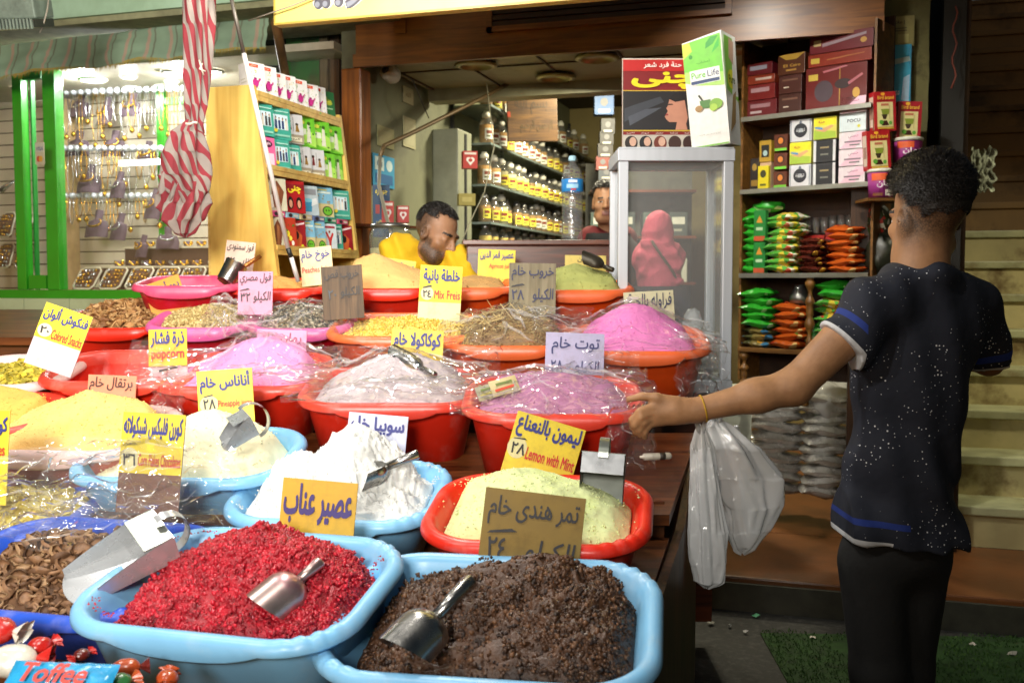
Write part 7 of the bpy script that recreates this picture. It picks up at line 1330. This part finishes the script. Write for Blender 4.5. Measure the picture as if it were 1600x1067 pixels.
def curls(name, T, parent, s, region, n, length, mm, seed=1, rad=1.0):
    """short curly hair as many small bent locks rooted on the scalp, over a thin cap"""
    r = random.Random(seed); m = MB()
    cap_v = []; nu, nv = 40, 24
    def sp(th, ph, k): return Vector((.079 * s * k * math.sin(ph) * math.cos(th), -.018 * s + .098 * s * k * math.sin(ph) * math.sin(th), .037 * s + .091 * s * k * math.cos(ph)))
    def ok(th, ph): return region(th, ph)
    vs = []; idx = {}
    for i in range(nu):
        for j in range(nv + 1):
            th, ph = 2 * math.pi * i / nu, math.pi * j / nv * .9
            if ok(th, ph): idx[i, j] = len(vs); vs.append(T @ sp(th, ph, 1.02 + .02 * noise.noise(Vector((th * 3, ph * 6, seed)))))
    fs = [(idx[i, j], idx[(i + 1) % nu, j], idx[(i + 1) % nu, j + 1], idx[i, j + 1]) for i in range(nu) for j in range(nv) if all(q in idx for q in ((i, j), ((i + 1) % nu, j), ((i + 1) % nu, j + 1), (i, j + 1)))]
    m.add(vs, fs, mm, None, True)
    for _ in range(n):
        th, ph = r.uniform(0, 6.2832), math.acos(1 - r.random() * 1.9)
        if not ok(th, ph): continue
        p = sp(th, ph, 1.0); nrm = (p - Vector((0, -.018 * s, .037 * s))).normalized(); t1 = nrm.orthogonal().normalized(); t2 = nrm.cross(t1); a = r.uniform(0, 6.28); d = t1 * math.cos(a) + t2 * math.sin(a); L_ = length(th, ph) * r.uniform(.6, 1.2); b_ = nrm.cross(d); wv = .0016 * s * rad
        q0, q1, q2, q3 = p, p + nrm * L_ * .5 + d * L_ * .25, p + nrm * L_ * .9 + d * L_ * .5, p + nrm * L_ * .75 + d * L_ * .95
        m.add([T @ v for v in (q0 - b_ * wv, q0 + b_ * wv, q1 - b_ * wv, q1 + b_ * wv, q2 - b_ * wv, q2 + b_ * wv, q3)], [(0, 1, 3, 2), (2, 3, 5, 4), (4, 5, 6)], mm, None, True)
    return m.build(name, parent)
def hframe(c, fwd, up=(0, 0, 1)):
    y = Vector(fwd).normalized(); z = Vector(up); z = (z - y * z.dot(y)).normalized(); return frame(Vector(c), y.cross(z), y, z)
ROOT = Matrix.Rotation(YAW, 4, 'Z')
# ---- standing man (stall frame coordinates, metres)
J = lambda px, py, Y: np.array(PC(px, py, Y))
man = thing('person', 'standing man seen from behind in a dark speckled t-shirt reaching for the berry basin', 'person', M=ROOT)
S = SDF((.28, 2.2, .70), (1.30, 2.86, 1.80), .0046)
hT = hframe(J(1449, 340, 2.52), (-.30, .94, -.10), (-.05, .0, 1)); head_sdf(S, hT, 1.02)
S.cap(J(1442, 370, 2.51), J(1436, 440, 2.50), .063, .074, .03); S.cap(J(1436, 450, 2.50), J(1370, 478, 2.47), .035, .04, .04); S.cap(J(1436, 450, 2.51), J(1505, 474, 2.56), .035, .04, .04)
S.ell(J(1432, 560, 2.53), (.12, .075, .17), None, .04); S.ell(J(1402, 740, 2.53), (.105, .07, .18), None, .04)
sh, el, wr = J(1358, 488, 2.46), J(1240, 604, 2.44), J(1088, 641, 2.44)
S.cap(sh, el, .056, .044, .03); S.cap(el, wr, .046, .0285, .02); S.ell(el * .62 + wr * .38, (.05, .044, .042), None, .02)
S.cap(J(1520, 478, 2.60), J(1545, 560, 2.66), .054, .042, .03); S.cap(J(1545, 560, 2.66), J(1500, 560, 2.86), .044, .03, .02)
# hand: palm, thumb along the film, fingers curled over the basin rim
hk = J(1020, 647, 2.43); S.cap(wr, J(1058, 642, 2.435), .027, .028, .02); S.cap(J(1066, 634, 2.435), J(1022, 634, 2.43), .019, .016, .018); S.cap(J(1066, 650, 2.435), J(1024, 657, 2.435), .018, .016, .018); S.cap(J(1050, 642, 2.43), J(1024, 646, 2.43), .02, .017, .016)
S.cap(J(1056, 628, 2.43), J(1026, 621, 2.425), .0135, .012, .012); S.cap(J(1026, 621, 2.425), J(1004, 619, 2.43), .0115, .0098, .006); S.cap(J(1004, 619, 2.43), J(981, 624, 2.435), .0098, .0078, .006)
for k, (a, b, c, d) in enumerate([((1022, 634, 2.425), (1000, 643, 2.415), (988, 656, 2.425), (988, 667, 2.44)), ((1020, 643, 2.425), (1001, 652, 2.412), (992, 664, 2.42), (993, 675, 2.435)), ((1021, 651, 2.43), (1006, 660, 2.417), (999, 671, 2.425), (1000, 680, 2.438)), ((1024, 658, 2.435), (1012, 667, 2.425), (1007, 676, 2.43), (1008, 683, 2.44))]):
    r0 = (.0102, .0104, .0098, .0086)[k]; S.cap(J(*a), J(*b), r0 * 1.05, r0, .005); S.cap(J(*b), J(*c), r0, r0 * .92, .004); S.cap(J(*c), J(*d), r0 * .92, r0 * .78, .004)
V, Fq = S.mesh(); mi = paint_face(V, Fq, hT, 1.02, FI, True); FM[0] = skin1; stub_attr(np_obj('body', V, Fq, list(FM), man, mi), V, hT, 1.02, (fadef,))
reg = lambda th, ph: ph < 1.05 + .75 * max(0, -math.sin(th)) ** .8 + .25 * (abs(math.cos(th)) > .75) * 0
curls('hair', hT, man, 1.04, lambda th, ph: ph < (2.02 + .05 * math.sin(th * 9) if math.sin(th) < -.4 else 1.72 if math.sin(th) < -.12 else 1.3 if math.sin(th) < .35 else 1.0), 38000, lambda th, ph: .038 * max(.07, 1 - (ph / 1.8) ** 2.4) , hairm, 4, .5)
def tshirt():
    m, N, L, b = newmat('speckled_shirt'); tc = N.new('ShaderNodeTexCoord'); out = None
    base = (.011, .014, .026)
    v = N.new('ShaderNodeTexVoronoi'); v.inputs['Scale'].default_value = 115; v.inputs['Randomness'].default_value = 1; L.new(tc.outputs['Object'], v.inputs['Vector'])
    sx = N.new('ShaderNodeSeparateColor'); L.new(v.outputs['Color'], sx.inputs[0])
    n = N.new('ShaderNodeTexNoise'); n.inputs['Scale'].default_value = 5; n.inputs['Detail'].default_value = 3; L.new(tc.outputs['Object'], n.inputs['Vector'])
    rad = N.new('ShaderNodeMath'); rad.operation = 'MULTIPLY_ADD'; L.new(sx.outputs[0], rad.inputs[0]); rad.inputs[1].default_value = .42; rad.inputs[2].default_value = -.08
    cl = N.new('ShaderNodeMapRange'); cl.inputs[1].default_value = .36; cl.inputs[2].default_value = .6; L.new(n.outputs[0], cl.inputs[0])
    r2 = N.new('ShaderNodeMath'); r2.operation = 'MULTIPLY'; L.new(rad.outputs[0], r2.inputs[0]); L.new(cl.outputs[0], r2.inputs[1])
    lt = N.new('ShaderNodeMath'); lt.operation = 'LESS_THAN'; L.new(v.outputs['Distance'], lt.inputs[0]); L.new(r2.outputs[0], lt.inputs[1])
    mx = N.new('ShaderNodeMix'); mx.data_type = 'RGBA'; L.new(lt.outputs[0], mx.inputs[0]); mx.inputs[6].default_value = (*base, 1); mx.inputs[7].default_value = (.7, .72, .76, 1); L.new(mx.outputs[2], b.inputs[0]); b.inputs['Roughness'].default_value = .85
    n3 = N.new('ShaderNodeTexNoise'); n3.inputs['Scale'].default_value = 7; n3.inputs['Detail'].default_value = 3; L.new(tc.outputs['Object'], n3.inputs['Vector']); bp = N.new('ShaderNodeBump'); bp.inputs['Strength'].default_value = .5; bp.inputs['Distance'].default_value = .03; L.new(n3.outputs[0], bp.inputs['Height']); L.new(bp.outputs[0], b.inputs['Normal']); return m
shirtm = tshirt(); bluem = mat('shirt_blue', (.015, .05, .30), .8); pipem = mat('shirt_white', (.55, .56, .58), .8)
def bandmat(m, bands):
    N, L = m.node_tree.nodes, m.node_tree.links; b = N['Principled BSDF']; src = b.inputs[0].links[0].from_socket; tc = N.new('ShaderNodeTexCoord'); sep = N.new('ShaderNodeSeparateXYZ'); L.new(tc.outputs['Object'], sep.inputs[0])
    def mth(op, a, c):
        q = N.new('ShaderNodeMath'); q.operation = op
        for i, x in enumerate((a, c)):
            if isinstance(x, (int, float)): q.inputs[i].default_value = x
            else: L.new(x, q.inputs[i])
        return q.outputs[0]
    for p, n, lo, hi, xa, xb, za, zb2, col in bands:
        d = N.new('ShaderNodeVectorMath'); d.operation = 'DOT_PRODUCT'; L.new(tc.outputs['Object'], d.inputs[0]); d.inputs[1].default_value = tuple(float(q) for q in n); v = mth('SUBTRACT', d.outputs['Value'], float(np.dot(p, n)))
        k = mth('MULTIPLY', mth('GREATER_THAN', v, lo), mth('LESS_THAN', v, hi))
        for s_, a, c in ((sep.outputs[0], xa, xb), (sep.outputs[2], za, zb2)): k = mth('MULTIPLY', k, mth('MULTIPLY', mth('GREATER_THAN', s_, float(a)), mth('LESS_THAN', s_, float(c))))
        mx = N.new('ShaderNodeMix'); mx.data_type = 'RGBA'; L.new(k, mx.inputs[0]); L.new(src, mx.inputs[6]); mx.inputs[7].default_value = (*col, 1); src = mx.outputs[2]
    L.new(src, b.inputs[0])
S = SDF((.66, 2.2, .74), (1.30, 2.80, 1.52), .006)
S.ell(J(1433, 520, 2.53), (.158, .112, .17), None, .05); S.ell(J(1420, 620, 2.53), (.146, .108, .2), None, .05); S.ell(J(1403, 760, 2.53), (.146, .108, .2), None, .05); S.cap(J(1350, 830, 2.52), J(1455, 840, 2.54), .10, .10, .05); S.cap(J(1400, 880, 2.53), J(1410, 880, 2.53), .12, .12, .05)
S.cap(J(1437, 452, 2.50), J(1364, 478, 2.46), .066, .068, .04); S.cap(J(1437, 452, 2.51), J(1515, 474, 2.58), .066, .066, .04); S.ell(J(1440, 432, 2.505), (.094, .088, .048), None, .02)
S.cap(J(1364, 480, 2.46), J(1318, 540, 2.45), .069, .068, .04); S.cap(J(1512, 478, 2.58), J(1540, 545, 2.64), .067, .064, .04)
S.cap(J(1318, 540, 2.45), J(1285, 570, 2.445), .068, .068, .02); S.cap(J(1540, 545, 2.64), J(1550, 575, 2.67), .064, .064, .02)
hem = J(1405, 842, 2.53); S.cut(hem, (-.10, 0, -1)); sc_ = J(1318, 541, 2.45); sn_ = el - sh; sn_ = sn_ / np.linalg.norm(sn_); sc2 = J(1545, 556, 2.66); sn2 = np.array((.25, .45, -.85)); sn2 /= np.linalg.norm(sn2)
ax = [S.lo[k] + S.h * np.arange(S.n[k]) for k in range(3)]; GX = np.stack(np.meshgrid(*ax, indexing='ij'), -1); cutL = ((GX - sc_) @ sn_); nearL = GX[..., 0] < J(1345, 0, 2.45)[0]; cutL = np.where(nearL, cutL, -1); cutR = np.where(GX[..., 0] > J(1505, 0, 2.6)[0], (GX - sc2) @ sn2, -1)
fold = .007 * np.sin(GX[..., 2] * 34 + GX[..., 0] * 30 + 2 * np.sin(GX[..., 0] * 17)) * np.clip((1.25 - GX[..., 2]) * 3, 0, 1) + .005 * np.sin(GX[..., 0] * 60 + GX[..., 2] * 12)
S.D = np.maximum(np.maximum(S.D + fold.astype(np.float32), cutL.astype(np.float32)), cutR.astype(np.float32)); neckc = J(1440, 405, 2.5)
V, Fq = S.mesh(); c = V[Fq].mean(1); mi = np.zeros(len(Fq), int); hd = (c - hem) @ np.array((.0995, 0, .995)); lf = c[:, 0] < J(1395, 0, 2.5)[0]
mi[:] = 0; dl = -((c - sc_) @ sn_); onL = c[:, 0] < J(1352, 0, 2.45)[0]; bandmat(shirtm, [(sc_, sn_, -.010, .02, -9, J(1352, 0, 2.45)[0], 1.12, 9, (.55, .56, .58)), (sc_, sn_, -.058, -.043, -9, J(1352, 0, 2.45)[0], 1.12, 9, (.010, .03, .20)), (hem, np.array((-.0995, 0, -.995)), -.012, .02, -9, J(1395, 0, 2.5)[0], 0, .9, (.55, .56, .58)), (hem, np.array((-.0995, 0, -.995)), -.062, -.047, -9, J(1420, 0, 2.5)[0], 0, .95, (.010, .03, .20)), (sc2, sn2, -.010, .02, J(1512, 0, 2.6)[0], 9, 1, 9, (.55, .56, .58)), (sc2, sn2, -.05, -.03, J(1512, 0, 2.6)[0], 9, 1, 9, (.010, .03, .20))])
dr = -((c - sc2) @ sn2); onR = c[:, 0] > J(1512, 0, 2.6)[0]; 
np_obj('t_shirt', V, Fq, [shirtm, bluem, pipem], man, mi)
S = SDF((.7, 2.25, .05), (1.25, 2.85, .95), .009); trou = mat('black_trousers', (.007, .007, .007), .85, var=.3, scale=8, bump=.3, bscale=10, dist=.02)
S.ell(J(1403, 850, 2.53), (.135, .105, .12), None, .04); S.cap(J(1362, 880, 2.52), J(1372, 1050, 2.50), .085, .066, .03); S.cap(J(1372, 1050, 2.50), J(1375, 1300, 2.56), .066, .055, .03); S.cap(J(1430, 880, 2.55), J(1415, 1050, 2.56), .085, .066, .03); S.cap(J(1415, 1050, 2.56), J(1425, 1290, 2.66), .066, .055, .03); V, Fq = S.mesh(); np_obj('trousers', V, Fq, [trou], man)
S = SDF((.7, 2.3, .0), (1.25, 3.0, .16), .006)
for a, b in ((J(1375, 1300, 2.58), (-.06, .14)), (J(1425, 1290, 2.68), (-.04, .15))): S.cap((a[0], a[1] - .04, .045), (a[0] + b[0], a[1] + b[1], .04), .045, .038, .03)
S.cut((0, 0, .006), (0, 0, -1)); V, Fq = S.mesh(); np_obj('shoes', V, Fq, [blk], man)
m = MB(); ax_ = Vector(wr - el).normalized(); o1 = ax_.orthogonal().normalized(); o2 = ax_.cross(o1); cb = Vector(wr * .93 + el * .07)
m.tube([cb + (o1 * math.cos(t) + o2 * math.sin(t)) * .0335 for t in np.linspace(0, 6.2832, 30)], .0022, mat('yellow_thread', 'b58a1e', .6), 6); m.build('bracelet', man)
# ---- seated man in yellow
ym = thing('person', 'man with short dark hair and beard in a yellow t-shirt leaning on the counter', 'person', M=ROOT)
S = SDF((-.62, 3.95, 1.0), (.02, 4.62, 1.82), .0046); yT = hframe(J(682, 366, 4.25), (.80, -.52, -.44), (.10, .05, 1)); head_sdf(S, yT, 1.0)
S.cap(J(672, 392, 4.28), J(655, 425, 4.32), .055, .065, .03); S.ell(J(660, 470, 4.36), (.17, .12, .15), None, .04); S.cap(J(720, 420, 4.22), J(735, 465, 4.12), .046, .042, .03); S.cap(J(618, 420, 4.25), J(625, 480, 4.1), .05, .045, .03)
S.cap(J(735, 465, 4.12), J(690, 480, 4.0), .042, .034, .02)
V, Fq = S.mesh(); mi = paint_face(V, Fq, yT, 1.0, FI, True); mi[(mi == 4) | (mi == 5)] = 0; FM[0] = skin2; stub_attr(np_obj('body', V, Fq, list(FM), ym, mi), V, yT, 1.0, (fadef, beardf))
curls('hair', yT, ym, 1.0, lambda th, ph: ph < (1.72 if math.sin(th) < -.3 else 1.22 if math.sin(th) < .45 else .92), 9000, lambda th, ph: .008 * max(.25, 1 - (ph / 1.8) ** 3), hairm, 9, .9)
yel_ = mat('yellow_shirt', 'd9ae10', .8, var=.06, scale=6, bump=.4, bscale=7, dist=.03)
S = SDF((-.75, 3.95, 1.1), (.12, 4.7, 1.66), .006); S.cap(J(655, 412, 4.33), J(628, 400, 4.30), .075, .09, .06); S.ell(J(655, 455, 4.36), (.19, .135, .16), None, .05); S.cap(J(628, 402, 4.30), J(622, 470, 4.18), .088, .085, .05); S.cap(J(690, 428, 4.32), J(716, 415, 4.24), .075, .07, .05); S.cap(J(716, 412, 4.24), J(728, 445, 4.15), .066, .066, .04)
S.cut(J(700, 480, 4.2), (0, 0, -1)); ax = [S.lo[k] + S.h * np.arange(S.n[k]) for k in range(3)]; GX = np.stack(np.meshgrid(*ax, indexing='ij'), -1); S.D = S.D + (.006 * np.sin(GX[..., 0] * 45 + GX[..., 2] * 40 + np.sin(GX[..., 0] * 25) * 2) + .004 * np.sin(GX[..., 2] * 70 - GX[..., 0] * 35)).astype(np.float32)
V, Fq = S.mesh(); np_obj('t_shirt', V, Fq, [yel_], ym)
# ---- man deeper in the shop
dm = thing('person', 'dark haired man in red shirt and black vest half hidden behind the cabinet', 'person', M=ROOT)
S = SDF((.35, 5.6, 1.0), (1.0, 6.3, 2.08), .007); dT = hframe(J(947, 318, 5.9), (-.12, -1, -.02)); head_sdf(S, dT, 1.0); S.cap(J(948, 345, 5.92), J(948, 375, 5.95), .05, .06, .03); S.ell(J(950, 440, 5.95), (.16, .1, .2), None, .04); V, Fq = S.mesh(); mi = paint_face(V, Fq, dT, 1.0, FI, False); FM[0] = skin2; np_obj('body', V, Fq, list(FM), dm, mi)
curls('hair', dT, dm, 1.0, lambda th, ph: ph < (1.75 if math.sin(th) < -.3 else 1.25 if math.sin(th) < .45 else .98), 3000, lambda th, ph: .02 * max(.25, 1 - (ph / 1.8) ** 3), hairm, 11, 1.5)
S = SDF((.3, 5.5, .9), (1.1, 6.3, 1.8), .008); S.cap(J(948, 378, 5.95), J(925, 352 + 22, 5.92), .07, .08, .05); S.cap(J(948, 378, 5.95), J(975, 374, 5.95), .07, .08, .05); S.ell(J(948, 440, 5.95), (.19, .13, .24), None, .05); S.cap(J(922, 380, 5.92), J(915, 440, 5.85), .07, .065, .04); V, Fq = S.mesh(); np_obj('shirt', V, Fq, [mat('red_shirt', '5f1518', .8, bump=.3, bscale=9)], dm)
S = SDF((.3, 5.4, .9), (1.2, 6.2, 1.7), .008); S.ell(J(955, 425, 5.78), (.2, .14, .24), None, .05); S.cap(J(930, 370, 5.75), J(970, 352, 5.78), .05, .06, .06); V, Fq = S.mesh(); np_obj('vest', V, Fq, [mat('black_vest', (.008, .008, .008), .8)], dm)
# ---- woman in pink headscarf seen through the cabinet
wm = thing('person', 'woman in a fringed pink headscarf seen from behind through the cabinet glass', 'person', M=ROOT)
Yw = 5.6; S = SDF((.55, 5.2, 1.0), (1.15, 6.0, 1.86), .006); S.ell(J(1028, 357, Yw), (.072, .085, .095), None, .03); V, Fq = S.mesh(); np_obj('body', V, Fq, [skin2], wm)
scarf = mat('pink_scarf', 'b84a5e', .85, var=.18, scale=10, bump=.9, bscale=14, dist=.03, stretch=(1, 1, .45)); S = SDF((.5, 5.2, 1.0), (1.2, 6.0, 1.86), .0055); S.ell(J(1029, 356, Yw), (.080, .095, .098), None, .03); S.cap(J(1026, 372, Yw), J(1024, 395, Yw), .078, .10, .05); S.cap(J(1012, 405, Yw), J(1048, 402, Yw), .09, .085, .05); S.ell(J(1030, 440, Yw), (.125, .12, .17), None, .05)
for a, b, rr in (((1006, 380), (1050, 396), .022), ((1000, 398), (1058, 418), .024), ((1003, 425), (1062, 440), .022), ((1040, 372), (1062, 410), .02)): S.cap(J(*a, Yw - .075), J(*b, Yw - .085), rr, rr, .02)
S.cut(J(1035, 455, Yw), (.35, 0, -1)); ax = [S.lo[k] + S.h * np.arange(S.n[k]) for k in range(3)]; GX = np.stack(np.meshgrid(*ax, indexing='ij'), -1); S.D = S.D + (.006 * (np.abs(np.sin(GX[..., 2] * 34 - GX[..., 0] * 26 + 1.2 * np.sin(GX[..., 0] * 21 + GX[..., 2] * 9))) - .5) * np.clip((1.80 - GX[..., 2]) * 7, .25, 1)).astype(np.float32); V, Fq = S.mesh(); np_obj('headscarf', V, Fq, [scarf], wm)
m = MB(); 
for k in range(60):
    a = J(1003 + k, 440 + .33 * k + 10, Yw - .11 + .0012 * abs(k - 30)); m.tube([a, a + np.array((rj.uniform(-.01, .01), -.01, -.05)), a + np.array((rj.uniform(-.015, .015), -.01, -.09))], .003, scarf, 4)
m.build('fringe', wm)
m = MB(); m.tube([J(1018, 376, Yw - .11), J(1034, 400, Yw - .135), J(1052, 425, Yw - .12), J(1058, 440, Yw - .08)], [.008] * 4, mat('bag_strap', '4a3228', .6), 8); m.build('bag_strap', wm)
S = SDF((.45, 5.2, .14), (1.25, 6.0, 1.4), .012); S.cap(J(1030, 450, Yw), (J(1030, 450, Yw)[0], Yw, .35), .16, .2, .05); S.cut((0, 0, .155), (0, 0, -1)); V, Fq = S.mesh(); np_obj('dress', V, Fq, [mat('dark_dress', (.02, .018, .025), .8)], wm)
